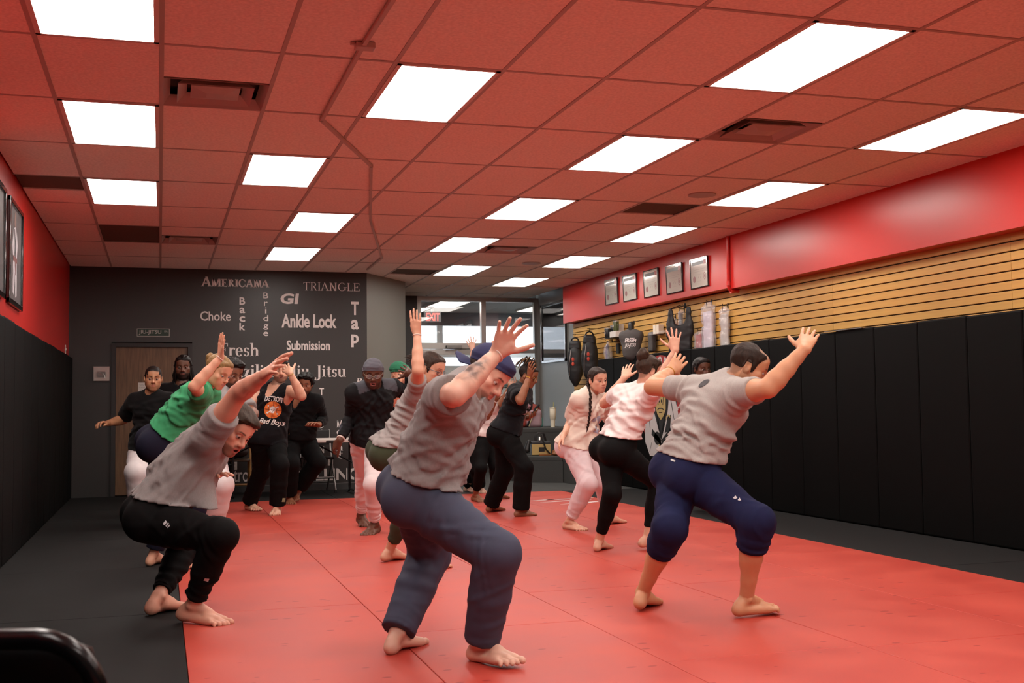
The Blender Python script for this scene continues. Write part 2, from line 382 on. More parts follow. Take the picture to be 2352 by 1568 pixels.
LAB = {(-1, -1): 'square ceiling light in the top left corner of the photo', (-1, 1): 'ceiling light on the left row, beside the first air vent', (-1, 3): 'ceiling light on the left row, farthest one before the dark wall',
    (2, 0): 'ceiling light beside the bend of the surface conduit', (1, 2): 'ceiling light left of the conduit, second one from the conduit bend', (2, 4): 'ceiling light left of the conduit above the lettered wall', (2, 6): 'small far ceiling light right above the lettered wall',
    (5, -1): 'largest ceiling light, nearest one at the upper right', (5, 1): 'ceiling light in the third row, behind the largest one', (5, 3): 'ceiling light in the third row, between the conduit and brown grille', (5, 5): 'ceiling light in the third row beside the far air vent', (6, 7): 'far ceiling light near the shop door beside the brown grille',
    (8, 0): 'ceiling light nearest the red soffit, cut by the right photo edge', (8, 2): 'ceiling light by the red soffit near the round speaker', (8, 4): 'ceiling light by the red soffit above the framed certificates', (8, 6): 'ceiling light by the soffit left of the certificates', (8, 8): 'farthest ceiling light, above the shop window'}
for c, r in LIGHTS:
    x, y = (c + .5) * GX, Y0 + (r + .5) * GY
    e = empty('ceiling_light', (x, y, CEIL), LAB.get((c, r), 'ceiling light panel in the part of the room behind the photographer'), 'ceiling light', 'flat light panels in the ceiling grid')
    w_, d_ = GX / 2 - .012, GY / 2 - .012; f = MB()
    for a in ((-w_, -w_ + .026, -d_, d_), (w_ - .026, w_, -d_, d_), (-w_, w_, -d_, -d_ + .022), (-w_, w_, d_ - .022, d_)): f.box(*a, -.004, .07)
    f.box(-w_, w_, -d_, d_, .07, .075); f.build('frame', m_frame, e)
    MB().box(-w_ + .026, w_ - .026, -d_ + .022, d_ - .022, .006, .012).build('diffuser', m_lamp, e)
m_vent = material('vent_metal', 'b5aaa2', rough=.45)
for k, (c, r) in enumerate(VENTS):
    x, y = (c + .5) * GX, Y0 + r * GY + .915
    e = empty('air_vent', (x, y, CEIL), ['four way air vent nearest on the left, beside the first row of lights', 'four way air vent nearest the red soffit at the upper right', 'far left air vent next to the brown ceiling grille', 'far air vent between two rows of lights above the windows'][k], 'air vent', 'square air diffusers in the ceiling')
    MB().box(-.29, .29, -.29, .29, .13, .14).build('vent_back', material('vent_dark', '0c0b0b', rough=.8), e)
    for q, (ro, ri, zo, zi) in enumerate(((.295, .255, -.001, .055), (.215, .16, -.004, .05), (.14, .0, -.006, .05))):
        b = MB(); s = [(-1, -1), (1, -1), (1, 1), (-1, 1)]
        if ri:
            vs = [(a * ro, c_ * ro, zo) for a, c_ in s] + [(a * ri, c_ * ri, zi) for a, c_ in s] + [(a * ro, c_ * ro, zo + .004) for a, c_ in s] + [(a * ri, c_ * ri, zi + .004) for a, c_ in s]
            fs = [(i, (i + 1) % 4, 4 + (i + 1) % 4, 4 + i) for i in range(4)] + [(8 + i, 12 + i, 12 + (i + 1) % 4, 8 + (i + 1) % 4) for i in range(4)] + [(i, 8 + i, 8 + (i + 1) % 4, (i + 1) % 4) for i in range(4)] + [(4 + i, 4 + (i + 1) % 4, 12 + (i + 1) % 4, 12 + i) for i in range(4)]
        else:
            vs = [(a * ro, c_ * ro, .012) for a, c_ in s] + [(a * ro * .35, c_ * ro * .35, zo) for a, c_ in s] + [(a * ro, c_ * ro, .016) for a, c_ in s]
            fs = [(4, 5, 6, 7)] + [(i, (i + 1) % 4, 4 + (i + 1) % 4, 4 + i) for i in range(4)] + [(8, 9, 10, 11)] + [(i, 8 + i, 8 + (i + 1) % 4, (i + 1) % 4) for i in range(4)]
        b.add(vs, fs).build('vent_louver', m_vent, e)
for k, (cx, cy) in enumerate(((7.6, 2.6), (7.62, 6.68))):
    e = empty('ceiling_speaker', (cx * GX, Y0 + cy * GY, CEIL), ['round ceiling speaker near the light by the red soffit', 'small far round ceiling speaker above the shop windows'][k], 'speaker', 'round speakers in the ceiling')
    MB().lathe([(.125, -.006), (.125, .004), (.105, .006), (.105, -.004)], n=32).build('rim', m_vent, e)
    MB().lathe([(.0, -.004), (.104, -.002), (.104, .004)], n=32).build('speaker_grille', material('speaker_mesh', '8f7f76', rough=.7, bump=.6, bscale=700), e)
# surface conduit
P_ = [(1.05, 3.2), (1.01, 5.0), (.99, 5.76), (.99, 7.34), (1.55, 8.66), (1.99, 11.19), (2.63, 13.99), (2.66, 15.2)]
e = empty('ceiling_conduit', (1.0, 5.76, CEIL), 'thin surface conduit zigzagging across the ceiling tiles to the lettered wall', 'conduit')
for a, b in zip(P_[:-1], P_[1:]):
    a = Vector((*a, 0)); b = Vector((*b, 0)); d = (b - a).normalized(); n = Vector((-d.y, d.x, 0)) * .011; o = Vector((1.0, 5.76, 0))
    vs = [q + Vector((0, 0, z)) - o for z in (-.022, -.001) for q in (a - n - d * .008, a + n - d * .008, b + n + d * .008, b - n + d * .008)]
    MB().add(vs, [(0, 1, 2, 3), (7, 6, 5, 4), (0, 4, 5, 1), (1, 5, 6, 2), (2, 6, 7, 3), (3, 7, 4, 0)]).build('conduit_run', material('conduit_paint', 'b9aaa0', rough=.4), e)
MB().box(-.05, .05, -.035, .035, -.03, -.001, .004).build('junction_box', MATS['conduit_paint'], e)
MB().box(-.075, -.05, -.01, .01, -.012, -.001).build('conduit_clip', MATS['conduit_paint'], e)

# walls
wall_left = structure(MB().box(XL - .12, XL, YN, YB + .1, -.1, CEIL + .15).build('wall_left', m_red))
wall_back = structure(MB().box(XL - .1, -.6, YB, YB + .15, -.1, CEIL + .15).box(.41, 2.74, YB, YB + .15, -.1, CEIL + .15).box(-.6, .41, YB, YB + .15, 2.0, CEIL + .15).build('wall_back', m_grey))
def slab(name, pts, z0, z1, mat, parent=None):
    return MB().prism(pts, lambda u, v, d: (u, v, d), z0, z1).build(name, mat, parent)
structure(slab('wall_angled', [(2.74, YB), (3.5, 16.75), (3.42, 16.83), (2.62, YB + .1)], -.1, CEIL + .15, m_greyl))
structure(slab('wall_entry', [(3.5, 16.75), (3.5, 18.8), (3.4, 18.8), (3.42, 16.83)], -.1, CEIL + .15, m_greyl))
wall_right = structure(MB().box(XR + .02, XR + .16, YN, 18.8, -.1, CEIL + .15).build('wall_right', m_greyl))
structure(MB().box(XL - .1, XR + .1, YN - .12, YN, -.1, CEIL + .15).build('wall_near', m_greyl))
soff = structure(MB().box(XS, XR + .02, 11.42, 17.03, 2.405, CEIL + .09).build('soffit', m_red)); structure(MB().box(XS - .02, XR + .02, YN, 11.42, 2.385, CEIL + .09).build('soffit', m_red))
m_pipe = m_red
e = empty('standpipe', (XS - .035, 11.44, 0), 'red painted pipe running down the soffit beside the certificates', 'pipe')
MB().tube([(0, 0, CEIL), (0, 0, 2.40), (.012, 0, 2.378), (.04, 0, 2.365), (.12, 0, 2.36)], .022, 12).build('pipe', m_red, e, True)
MB().lathe([(.03, 2.42), (.03, 2.47)], n=14).build('coupling', m_red, e); MB().tube([(.02, 0, 2.362), (.06, 0, 2.362)], .03, 12).build('elbow_collar', m_red, e, True)
# slatwall, each board a piece
m_slat = material('maple_slat', 'c09449', rough=.5, var=.1, vscale=3, bump=.1, bscale=60, stretch=(3, .35, 8))
m_groove = material('slat_groove', '2c1a0c', rough=.8)
SP = .0745
MB().box(XR - .004, XR + .02, YN, 16.95, .0, 2.40).build('slat_backing', m_groove, wall_right)
sl_cache = {}
def slat(y0, y1, z):
    k = round(y1 - y0, 3)
    if k not in sl_cache:
        sl_cache[k] = MB().box(-.018, .0, -k / 2 + .0008, k / 2 - .0008, .006, SP - .006 + .002, .0025).build('slat', m_slat, wall_right); o = sl_cache[k]
    else: o = link_copy(sl_cache[k], wall_right)
    o.location = (XR - .004, (y0 + y1) / 2, z)
brk = [YN, -.1, 2.34, 4.78, 7.22, 9.66, 12.1, 14.54, 16.95]
for q in range(9):
    for a, b in zip(brk[:-1], brk[1:]): slat(a, b, 2.395 - SP * (q + 1))
for q in range(9, 26): slat(15.46, 16.95, 2.395 - SP * (q + 1))
# wall pads
def pads(parent, x0, x1, ya, yb, top, n0):
    y = yb; base = None
    while y > ya:
        o = MB().box(x0, x1, y - .61 + .0015, y - .0015, .004, top + rnd.uniform(-.006, .006), .014).build('wall_pad', m_pad, parent); y -= .61
pads(wall_right, 6.05, XR - .022, YN, 15.45, 1.768, 0)
pads(wall_left, XL + .001, XL + .055, YN, 15.62, 1.79, 0)
MB().box(6.03, 6.05, 8.9, 9.5, 1.772, 1.778).build('pad_trim_strip', m_steel, wall_right)
# back wall trim, plates, lettering
structure(MB().box(.45, 2.74, YB - .012, YB, .0, .085).build('baseboard_back', material('baseboard_vinyl', '3a3939', rough=.6)))
MB().box(.45, 2.74, YB - .0135, YB - .011, .085, .089).build('baseboard_edge', material('baseboard_line', '8a8784', rough=.5), bpy.data.objects['baseboard_back'])

# ---------------------------------------------------------------- lettering
def _r(x0, y0, x1, y1): return [(x0, y0), (x1, y0), (x1, y1), (x0, y1)]
def _ring(cx, cy, rx, ry, wx, wy, a0, a1, n=12):
    A = [math.radians(a0 + (a1 - a0) * i / n) for i in range(n + 1)]
    return [(cx + rx * math.cos(a), cy + ry * math.sin(a)) for a in A] + [(cx + (rx - wx) * math.cos(a), cy + (ry - wy) * math.sin(a)) for a in A[::-1]]
def _el(cx, cy, rx, ry, n=14): return [(cx + rx * math.cos(2 * PI * i / n), cy + ry * math.sin(2 * PI * i / n)) for i in range(n)]
def glyph(c, w=.16, s=.05):
    """serif letters: polygons in units of the cap height, and the advance"""
    b = lambda x, y=0, k=.07: _r(x - k, y, x + w + k, y + s)             # serif under a stem
    st = lambda x, h, y=0: _r(x, y, x + w, h)
    d = lambda x0, y0, x1, y1, k: [(x0, y0), (x0 + k, y0), (x1 + k, y1), (x1, y1)]
    t = s + .015
    G = {'F': ([st(.1, 1), b(.1), _r(.03, 1 - s, .64, 1), _r(.6, .74, .64, 1), _r(.1, .47, .48, .47 + s), _r(.44, .38, .48, .62)], .68),
         'E': ([st(.1, 1), _r(.03, 0, .66, s), _r(.03, 1 - s, .64, 1), _r(.6, .76, .64, 1), _r(.62, 0, .66, .26), _r(.1, .48, .48, .48 + s), _r(.44, .38, .48, .62)], .72),
         'L': ([st(.1, 1), b(.1, 1 - s), _r(.03, 0, .62, s), _r(.58, 0, .62, .28)], .66), 'I': ([st(.1, 1), b(.1), b(.1, 1 - s)], .36),
         'T': ([st(.28, 1), b(.28), _r(.03, 1 - t, .7, 1), _r(.03, .76, .07, 1), _r(.66, .76, .7, 1)], .73),
         'R': ([st(.1, 1), b(.1), _r(.03, 1 - s, .35, 1), _ring(.3, .75, .3, .25, w * .95, s, -90, 90), d(.56, 0, .3, .5, w * .95), _r(.52, 0, .56 + w + .05, s)], .76),
         'B': ([st(.1, 1), _r(.03, 0, .35, s), _r(.03, 1 - s, .35, 1), _ring(.3, .76, .28, .24, w * .95, s, -90, 90), _ring(.3, .27, .33, .27, w, s, -90, 90)], .7),
         'A': ([d(.02, 0, .34, 1, w * .55), d(.62, 0, .3, 1, w), _r(.18, .3, .6, .3 + s), _r(-.03, 0, .2, s), _r(.52, 0, .86, s)], .84),
         'N': ([st(.1, 1), st(.62, 1), d(.56, 0, .1, 1, w * 1.15), b(.1, 0, .06), b(.62, 1 - s, .06), _r(.03, 1 - s, .2, 1)], .88),
         'M': ([st(.1, 1), st(.78, 1), d(.4, 0, .1, 1, w), d(.42, 0, .72, 1, w * .8), b(.1, 0, .06), b(.78, 0, .06)], 1.06),
         'G': ([_ring(.46, .5, .42, .52, w, s, 40, 330, 18), _r(.72, .08, .72 + w, .45), _r(.6, .42, .95, .42 + s)], .98), 'C': ([_ring(.46, .5, .42, .52, w, s, 42, 318, 18), _r(.72, .64, .78, .9), _r(.72, .1, .78, .34)], .84),
         'J': ([st(.22, 1, -.05), b(.22, 1 - s), _ring(.1, -.06, .28, .22, w, .07, -175, 0), _el(.0, -.1, .07, .07)], .5),
         'r': ([st(.08, .66), b(.08, 0, .06), _r(.02, .66 - s, .1, .66), _ring(.36, .42, .17, .24, .1, .09, 60, 160, 7), _el(.43, .57, .07, .08)], .5),
         'e': ([_ring(.28, .33, .26, .35, w * .9, t, 5, 320, 16), _r(.12, .34, .53, .34 + s)], .58), 's': ([_ring(.22, .48, .18, .19, w * .75, t, 20, 265), _ring(.22, .19, .19, .2, w * .75, t, -160, 90), _r(.36, .5, .4, .64), _r(.03, .02, .07, .16)], .46),
         'h': ([st(.08, 1.02), b(.08, 0, .06), _r(.02, 1.02 - s, .1, 1.02), _ring(.37, .38, .23, .29, w, .08, 0, 150), st(.44, .4), b(.44, 0, .06)], .68),
         'n': ([st(.08, .66), b(.08, 0, .06), _r(.02, .66 - s, .1, .66), _ring(.37, .38, .23, .29, w, .08, 0, 150), st(.44, .4), b(.44, 0, .06)], .68),
         'a': ([_r(.34, .06, .34 + w * .95, .5), _ring(.28, .46, .21, .21, w * .9, t, 0, 165), _ring(.25, .19, .21, .2, w * .9, t, 40, 320), _r(.36, 0, .58, s), _el(.12, .5, .06, .06)], .59),
         'z': ([_r(.04, .66 - t, .48, .66), _r(.04, 0, .48, t), [(.04, 0), (.24, 0), (.48, .66), (.28, .66)], _r(.04, .5, .08, .66), _r(.44, 0, .48, .18)], .52),
         'i': ([st(.08, .66), b(.08, 0, .06), _r(.02, .66 - s, .1, .66), _el(.16, .86, .09, .09)], .34), 'l': ([st(.08, 1.02), b(.08, 0, .06), _r(.02, 1.02 - s, .1, 1.02)], .34),
         'u': ([st(.08, .66, .2), _r(.02, .66 - s, .1, .66), _ring(.31, .24, .23, .25, w, .08, 180, 345), st(.44, .66), _r(.38, .66 - s, .46, .66), _r(.5, 0, .66, s)], .7),
         't': ([st(.12, .86, .12), _r(.02, .66 - s, .4, .66), _ring(.29, .17, .17, .18, w * .8, t, 180, 320)], .43), 'o': ([_ring(.3, .33, .28, .35, w, t, 0, 360, 22)], .62), ' ': ([], .3)}
    return G[c]
def word_polys(text, w=.16, s=.05, small=None):
    x = 0; out = []
    for i, c in enumerate(text):
        k = 1.0
        if small and i > 0: k = small
        P, adv = glyph(c, w, s)
        for p in P: out.append([(x + a * k, b_ * k) for a, b_ in p])
        x += adv * k
    return out
def fit(polys, x0, x1, z0, z1):
    X = [a for p in polys for a, _ in p]; Z = [b_ for p in polys for _, b_ in p]; a0, a1, b0, b1 = min(X), max(X), min(Z), max(Z)
    return [[(x0 + (a - a0) / (a1 - a0) * (x1 - x0), z0 + (b_ - b0) / (b1 - b0) * (z1 - z0)) for a, b_ in p] for p in polys]
def font_mesh(text, bold=0.0, shear=0.0):
    """2-D triangles of a word in the built-in sans letters"""
    cu = bpy.data.curves.new('t', 'FONT'); cu.body = text; cu.size = 1; cu.offset = bold; cu.shear = shear; cu.resolution_u = 3
    o = bpy.data.objects.new('t', cu); COL.objects.link(o); dg = bpy.context.evaluated_depsgraph_get(); dg.update(); me = bpy.data.meshes.new_from_object(o.evaluated_get(dg)); me.calc_loop_triangles()
    v = np.array([(p.co.x, p.co.y) for p in me.vertices]); t = [tuple(q.vertices) for q in me.loop_triangles]
    bpy.data.objects.remove(o); bpy.data.curves.remove(cu); bpy.data.meshes.remove(me); return v, t
def put_sans(text, x0, x1, z0, z1, fn, mat, parent, label=None, bold=.0, shear=0.0, th=.0015, name='lettering'):
    v, t = font_mesh(text, bold, shear); lo, hi = v.min(0), v.max(0); u = (v - lo) / (hi - lo) * np.array([x1 - x0, z1 - z0]) + np.array([x0, z0]); n = len(u)
    vs = [fn(a, b_, 0) for a, b_ in u] + [fn(a, b_, th) for a, b_ in u]; ed = {}
    for a, b_, c in t:
        for e in ((a, b_), (b_, c), (c, a)): ed[e] = ed.get(e, 0) + 1
    fs = [(a + n, b_ + n, c + n) for a, b_, c in t] + [(c, b_, a) for a, b_, c in t] + [(a, b_, b_ + n, a + n) for (a, b_) in ed if (b_, a) not in ed]
    return mesh_obj(name, vs, fs, mat, parent, False, label)
m_letter = material('white_vinyl_letters', 'e2dad6', rough=.5)
fb = lambda u, v, d: (u, YB - .0005 - d, v)
def serif(text, x0, x1, z0, z1, w=.16, s=.05, small=None, shear=0.0, say=None):
    P = fit(word_polys(text, w, s, small), x0, x1, z0, z1)
    if shear: P = [[(a + (b_ - z0) * shear, b_) for a, b_ in p] for p in P]
    decal('lettering', P, fb, m_letter, wall_back, .0015, 'wall lettering reading ' + (say or text))
def sans(text, *a, **k): put_sans(text, *a, fb, m_letter, wall_back, 'wall lettering reading ' + text, **k)
def vert(text, xc, zt, zb, w, lh, bold=.02, ser=False):
    n = len(text); zs = np.linspace(zt - lh / 2, zb + lh / 2, n)
    if ser:
        P = []
        for c, z in zip(text, zs):
            hh = lh if (c.isupper() or c in 'hlt') else lh * .72; P += fit(word_polys(c), xc - w / 2, xc + w / 2, z - lh / 2, z - lh / 2 + hh)
        decal('lettering', P, fb, m_letter, wall_back, .0015, 'wall lettering reading ' + text + ' downwards'); return
    V_, F_ = [], []
    for c, z in zip(text, zs):
        v, t = font_mesh(c, bold); lo, hi = v.min(0), v.max(0); narrow = c in 'iIl'; hh = lh if (c.isupper() or c in 'dbklhti') else lh * .74; ww = w * (.34 if narrow else (.75 if c in 'rt' else 1)); yo = -.22 * lh if c in 'gp' else 0; hh2 = lh * .95 if c in 'gp' else hh
        u = (v - lo) / (hi - lo) * np.array([ww, hh2]) + np.array([xc - ww / 2, z - lh / 2 + yo]); n0 = len(V_); V_ += [fb(a, b_, .0015) for a, b_ in u]; F_ += [tuple(i + n0 for i in q) for q in t]
    mesh_obj('lettering', V_, F_, m_letter, wall_back, False, 'wall lettering reading ' + text + ' downwards')
serif('AMERICANA', .52, 1.41, 2.745, 2.88, .2, .085, .8, say='Americana'); serif('TRIANGLE', 1.87, 2.64, 2.72, 2.835, .11, .04)
vert('Back', 1.055, 2.61, 2.165, .075, .1); vert('Bridge', 1.365, 2.68, 2.09, .065, .08, bold=.004)
sans('GI', 1.56, 1.81, 2.53, 2.675, bold=.035, shear=.1); sans('Choke', .51, .905, 2.29, 2.415, bold=.012); sans('Ankle Lock', 1.575, 2.32, 2.205, 2.395, bold=.03)
vert('Tap', 2.575, 2.575, 1.985, .105, .185, bold=.03); sans('Submission', 1.645, 2.23, 1.9, 2.035, bold=.025)
serif('Fresh', .755, 1.275, 1.815, 1.995); serif('Brazilian', .755, 1.57, 1.535, 1.71); serif('Jiu', 1.665, 1.945, 1.505, 1.7); serif('Jitsu', 2.0, 2.445, 1.49, 1.7)
serif('B', 2.585, 2.665, 1.435, 1.515, shear=.2); vert('TAKEDOWN', 2.115, 1.385, .5, .062, .095, bold=.01); vert('ARMBAR', 1.225, 1.25, .6, .062, .1, bold=.012); vert('Mount', 2.36, .945, .42, .085, .1, ser=True); vert('Ba', 2.62, .945, .73, .08, .09, ser=True)
sans('Control', .68, 1.17, .14, .335, bold=.005); sans('ROLLING', 1.72, 2.63, .125, .29, bold=.03)
# stencil bridges of the word at the bottom
decal('lettering_gap', [_r(x, .12, x + .018, .295) for x in (1.79, 1.945, 2.43, 2.555)] + [_r(2.03, .15, 2.31, .163)], lambda u, v, d: (u, YB - .0021 - d, v), m_grey, wall_back, .0004)

# ---------------------------------------------------------------- back wall door and fittings
m_door = material('brown_wood_door', '684c34', rough=.45, var=.3, vscale=5, stretch=(9, 9, .8), bump=.15, bscale=40)
m_jamb = material('dark_door_frame', '262424', rough=.5)
d = structure(MB().box(-.6, -.545, YB - .03, YB + .15, 0, 1.985).box(.355, .41, YB - .03, YB + .15, 0, 1.985).box(-.5449, .3549, YB - .0285, YB + .149, 1.935, 1.9845).build('door_1', m_jamb))
MB().box(-.545, .355, YB + .01, YB + .05, .012, 1.935, .003).build('door_leaf', m_door, d); MB().box(-.6, .41, YB + .06, YB + .2, -.1, 2.0).build('door_light_block', m_jamb, d)  # unseen dark box added behind the leaf to block daylight below it
MB().tube([(-.48, YB - .03, .98), (-.48, YB + .01, .98)], .011, 10).tube([(-.48, YB - .03, .98), (-.37, YB - .03, .98)], .01, 10).build('door_handle', m_steel, d, True)
for z in (.25, 1.0, 1.72): MB().tube([(.352, YB + .006, z), (.352, YB + .006, z + .1)], .008, 8).build('hinge', m_dark, d)
ps = tag(MB().box(-.27, -.15, YB + .0045, YB + .0075, 1.27, 1.47).build('paper_notice', material('paper', 'cfcac2', rough=.8)), 'white sheet of paper with handwriting taped to the wooden door', 'paper')
for k in range(5):
    MB().tube([(-.255 + .1 * t, YB + .0035, 1.44 - k * .035 + .006 * math.sin(t * 22 + k)) for t in np.linspace(0, .9, 14)], .0012, 4).build('handwriting', material('ink', '3a3a44', rough=.7), ps)
sg = empty('street_sign', (-.085, YB - .004, 2.125), 'green street sign reading JIU-JITSU DR above the wooden door', 'sign')
MB().box(-.205, .205, -.003, .002, -.052, .052, .002).build('sign_plate', material('sign_white', 'b9bab4', rough=.5), sg)
MB().box(-.198, .198, -.004, -.003, -.045, .045).build('sign_face', material('sign_green', '1f3b30', rough=.5), sg)
fs_ = lambda u, v, d_: (u, -.0042 - d_, v)
put_sans('JIU-JITSU', -.18, .1, -.03, .033, fs_, MATS['sign_white'], sg, bold=.01, name='lettering'); put_sans('DR', .14, .18, .005, .03, fs_, MATS['sign_white'], sg, name='lettering')
th = empty('thermostat_cover', (-.72, YB - .002, 1.585), 'clear thermostat cover box on the dark wall beside the wooden door', 'thermostat')
MB().box(-.095, .095, -.012, .0, -.088, .088, .004).build('base_plate', material('beige_plastic', 'c9bbb2', rough=.35), th)
MB().box(-.06, .05, -.035, -.012, -.045, .03, .012).build('thermostat', material('thermostat_black', '191a1d', rough=.2), th)
cv = MB(); 
for a in ((-.1, .1, -.07, -.064, -.093, .093), (-.1, -.095, -.07, 0, -.093, .093), (.095, .1, -.07, 0, -.093, .093), (-.1, .1, -.07, 0, .088, .093), (-.1, .1, -.07, 0, -.093, -.088)): cv.box(*a)
cv.build('clear_cover', material('clear_acrylic', 'e8e4e0', rough=.05, alpha=.16, spec=.9), th)
MB().tube([(-.055, -.04, .012), (-.02, -.04, .014), (.02, -.04, .005), (.04, -.04, -.03), (.042, -.04, -.06)], .005, 6).build('wire_clip', m_steel, th, True)
for k, (x, z) in enumerate(((.955, .36), (2.23, .385))):
    o = empty('wall_outlet', (x, YB - .001, z), ['white outlet plate low on the dark wall above the word Control', 'white outlet plate low on the dark wall under the white table'][k], 'outlet')
    MB().box(-.036, .036, -.006, 0, -.058, .058, .003).build('plate', m_white, o)
    for zz in (-.025, .025): MB().box(-.016, .016, -.009, -.006, zz - .014, zz + .014, .003).build('socket', material('socket_white', 'c4beb6', rough=.4), o)
sw = empty('wall_switch', (XL + .002, 15.1, 1.87), 'narrow white fitting on the red wall just above the left wall pads', 'switch'); MB().box(0, .008, -.03, .03, -.055, .055, .003).build('plate', m_white, sw); MB().box(.008, .016, -.008, .008, -.014, .014, .002).build('toggle', m_white, sw)

# ---------------------------------------------------------------- framed pictures
m_blackframe = material('black_gloss_frame', '0d0c0d', rough=.15, spec=.7, coat=.6)
def poster_left(yc, label, seed):
    w_, h_ = .435, .41; e = empty('framed_poster', (XL + .003, yc, 2.345), label, 'picture', 'framed posters on the red wall'); b = MB()
    for a in ((-w_, -w_ + .04, -h_, h_), (w_ - .04, w_, -h_, h_), (-w_, w_, -h_, -h_ + .04), (-w_, w_, h_ - .04, h_)): b.box(0, .026, a[0], a[1], a[2], a[3], .004)
    b.build('frame', m_blackframe, e)
    MB().box(.002, .008, -w_ + .035, w_ - .035, -h_ + .035, h_ - .035).build('print', material('poster_print', '3a3032', rough=.55, var=.25, vscale=3), e)
    f = lambda u, v, d_: (.0085 + d_, u, v); m1 = material('poster_white', 'b5b0b6', rough=.6, var=.3, vscale=16); m2 = material('poster_skin', '7a5548', rough=.6); m3 = material('poster_red', '6e2724', rough=.6); m4 = material('poster_dark', '1b191b', rough=.6)
    s = 1 if seed == 0 else 1.15
    decal('printed_figure', [[(-.12 * s, -.3), (-.03, -.32), (0, -.12), (.05, -.33), (.14 * s, -.31), (.12, -.02), (.17, .1), (.1, .2), (.0, .23), (-.1, .2), (-.18, .06), (-.12, -.02)]], f, m1, e)
    decal('printed_head', [_el(.0, .285, .05, .062)], f, m2, e); decal('printed_belt', [_r(-.125, -.05, .125, -.01), [(.0, -.05), (.05, -.05), (.08, -.15), (.04, -.15)]], lambda u, v, d_: (.0098 + d_, u, v), m3, e)
    decal('printed_lapel', [[(-.07, .2), (-.045, .21), (.05, -.01), (.02, -.01)], [(.07, .2), (.045, .21), (-.05, -.01), (-.02, -.01)]], lambda u, v, d_: (.0098 + d_, u, v), m4, e)
    MB().box(.014, .016, -w_ + .04, w_ - .04, -h_ + .04, h_ - .04).build('glazing', material('picture_glazing', 'ffffff', rough=.03, alpha=.05, spec=.6), e)
poster_left(9.82, 'black framed poster on the red wall, the complete one of the pair', 0); poster_left(8.72, 'black framed poster on the red wall, the one cut off by the left photo edge', 1)
m_cert = material('certificate_paper', 'cfcac0', rough=.12, spec=.6, coat=.8)
for k, yc in enumerate((14.955, 14.295, 13.59, 12.89, 12.205)):
    e = empty('framed_certificate', (XS - .002, yc, [2.705, 2.695, 2.68, 2.66, 2.655][k]), ['framed certificate farthest along the red soffit, nearest the shop door', 'framed certificate second from the shop door end of the soffit', 'framed certificate in the middle of the row of five', 'framed certificate second from the red pipe', 'framed certificate nearest the red pipe'][k], 'certificate', 'framed certificates on the red soffit')
    w_, h_ = .228, .178; b = MB(); e.rotation_euler = (0, math.radians(-2.2), 0)
    for a in ((-w_, -w_ + .012, -h_, h_), (w_ - .012, w_, -h_, h_), (-w_, w_, -h_, -h_ + .012), (-w_, w_, h_ - .012, h_)): b.box(-.024, .0, *a, .002)
    b.build('frame', m_blackframe, e); MB().box(-.016, -.01, -w_ + .01, w_ - .01, -h_ + .01, h_ - .01).build('certificate', m_cert, e)
    f = lambda u, v, d_: (-.0164 - d_, -u, v)
    decal('printed_header', [_r(-.19, .095, .12, .135)], f, material('cert_grey', '4d4848', rough=.3), e, .0003); decal('printed_badge', [_r(.125, .09, .19, .142)], f, material('cert_red', '9c3d3a', rough=.3), e, .0003)
    decal('printed_seal', [_el(-.13, -.07, .038, .038)], f, material('cert_maroon', '84494a', rough=.3), e, .0003); decal('printed_crest', [_ring(.14, -.05, .03, .045, .007, .007, 0, 359, 20), _el(.14, -.05, .012, .02)], f, MATS['cert_maroon'], e, .0003)
    decal('printed_lines', [_r(-.15, .04, .15, .043), _r(-.12, .015, .13, .018), _r(-.06, -.02, .07, -.018), _r(-.06, -.1, .05, -.098), [(-.03, -.06), (-.0, -.03), (.004, -.034), (-.024, -.062)], [(.02, -.07), (.04, -.04), (.044, -.044), (.026, -.072)]], f, material('cert_ink', '8d8680', rough=.4), e, .0003)
    put_sans('FRESH', -.05, .05, .147, .16, f, MATS['cert_ink'], e, th=.0003, name='printed_title')

# ---------------------------------------------------------------- shop front, vestibule and street
YF = 18.8; fr = structure(MB().box(4.13, 4.2, YF, YF + .1, 0, 2.974).box(5.25, 5.33, YF, YF + .1, 0, 2.974).box(6.2, 6.279, YF, YF + .1, 0, 2.974).box(4.2001, 5.2499, YF + .001, YF + .099, 2.9, 2.974).box(5.3301, 6.1999, YF + .001, YF + .099, 2.9, 2.974).box(4.2001, 5.2499, YF + .001, YF + .099, 2.09, 2.19).box(5.3301, 6.1999, YF + .001, YF + .099, 2.02, 2.09).box(5.3301, 6.1999, YF + .001, YF + .099, .001, .12).build('window_1', m_steel))
for a in ((4.2, 5.25, 2.19, 2.9), (5.33, 6.2, 2.09, 2.9), (5.33, 6.2, .12, 2.02)): MB().box(a[0], a[1], YF + .045, YF + .053, a[2], a[3]).build('glass_pane', m_glass, fr)
dr = structure(MB().box(4.21, 4.3, YF + .02, YF + .07, .02, 2.08).box(5.15, 5.24, YF + .02, YF + .07, .02, 2.08).box(4.3001, 5.1499, YF + .021, YF + .069, 1.99, 2.079).box(4.3001, 5.1499, YF + .021, YF + .069, .021, .24).build('door_2', m_steel))
MB().box(4.3, 5.15, YF + .04, YF + .048, .24, 1.99).build('glass_pane', m_glass, dr)
MB().box(4.62, 4.9, YF - .05, YF, 2.1, 2.15, .006).build('door_closer', material('closer_metal', '8b8a86', rough=.4, metal=.6), dr); MB().tube([(4.7, YF - .03, 2.1), (5.0, YF - .16, 2.08), (4.62, YF - .02, 2.07)], .008, 6).build('closer_arm', m_steel, dr)
MB().tube([(4.34, YF - .03, 1.0), (5.1, YF - .03, 1.0)], .014, 8).build('push_bar', m_steel, dr, True)
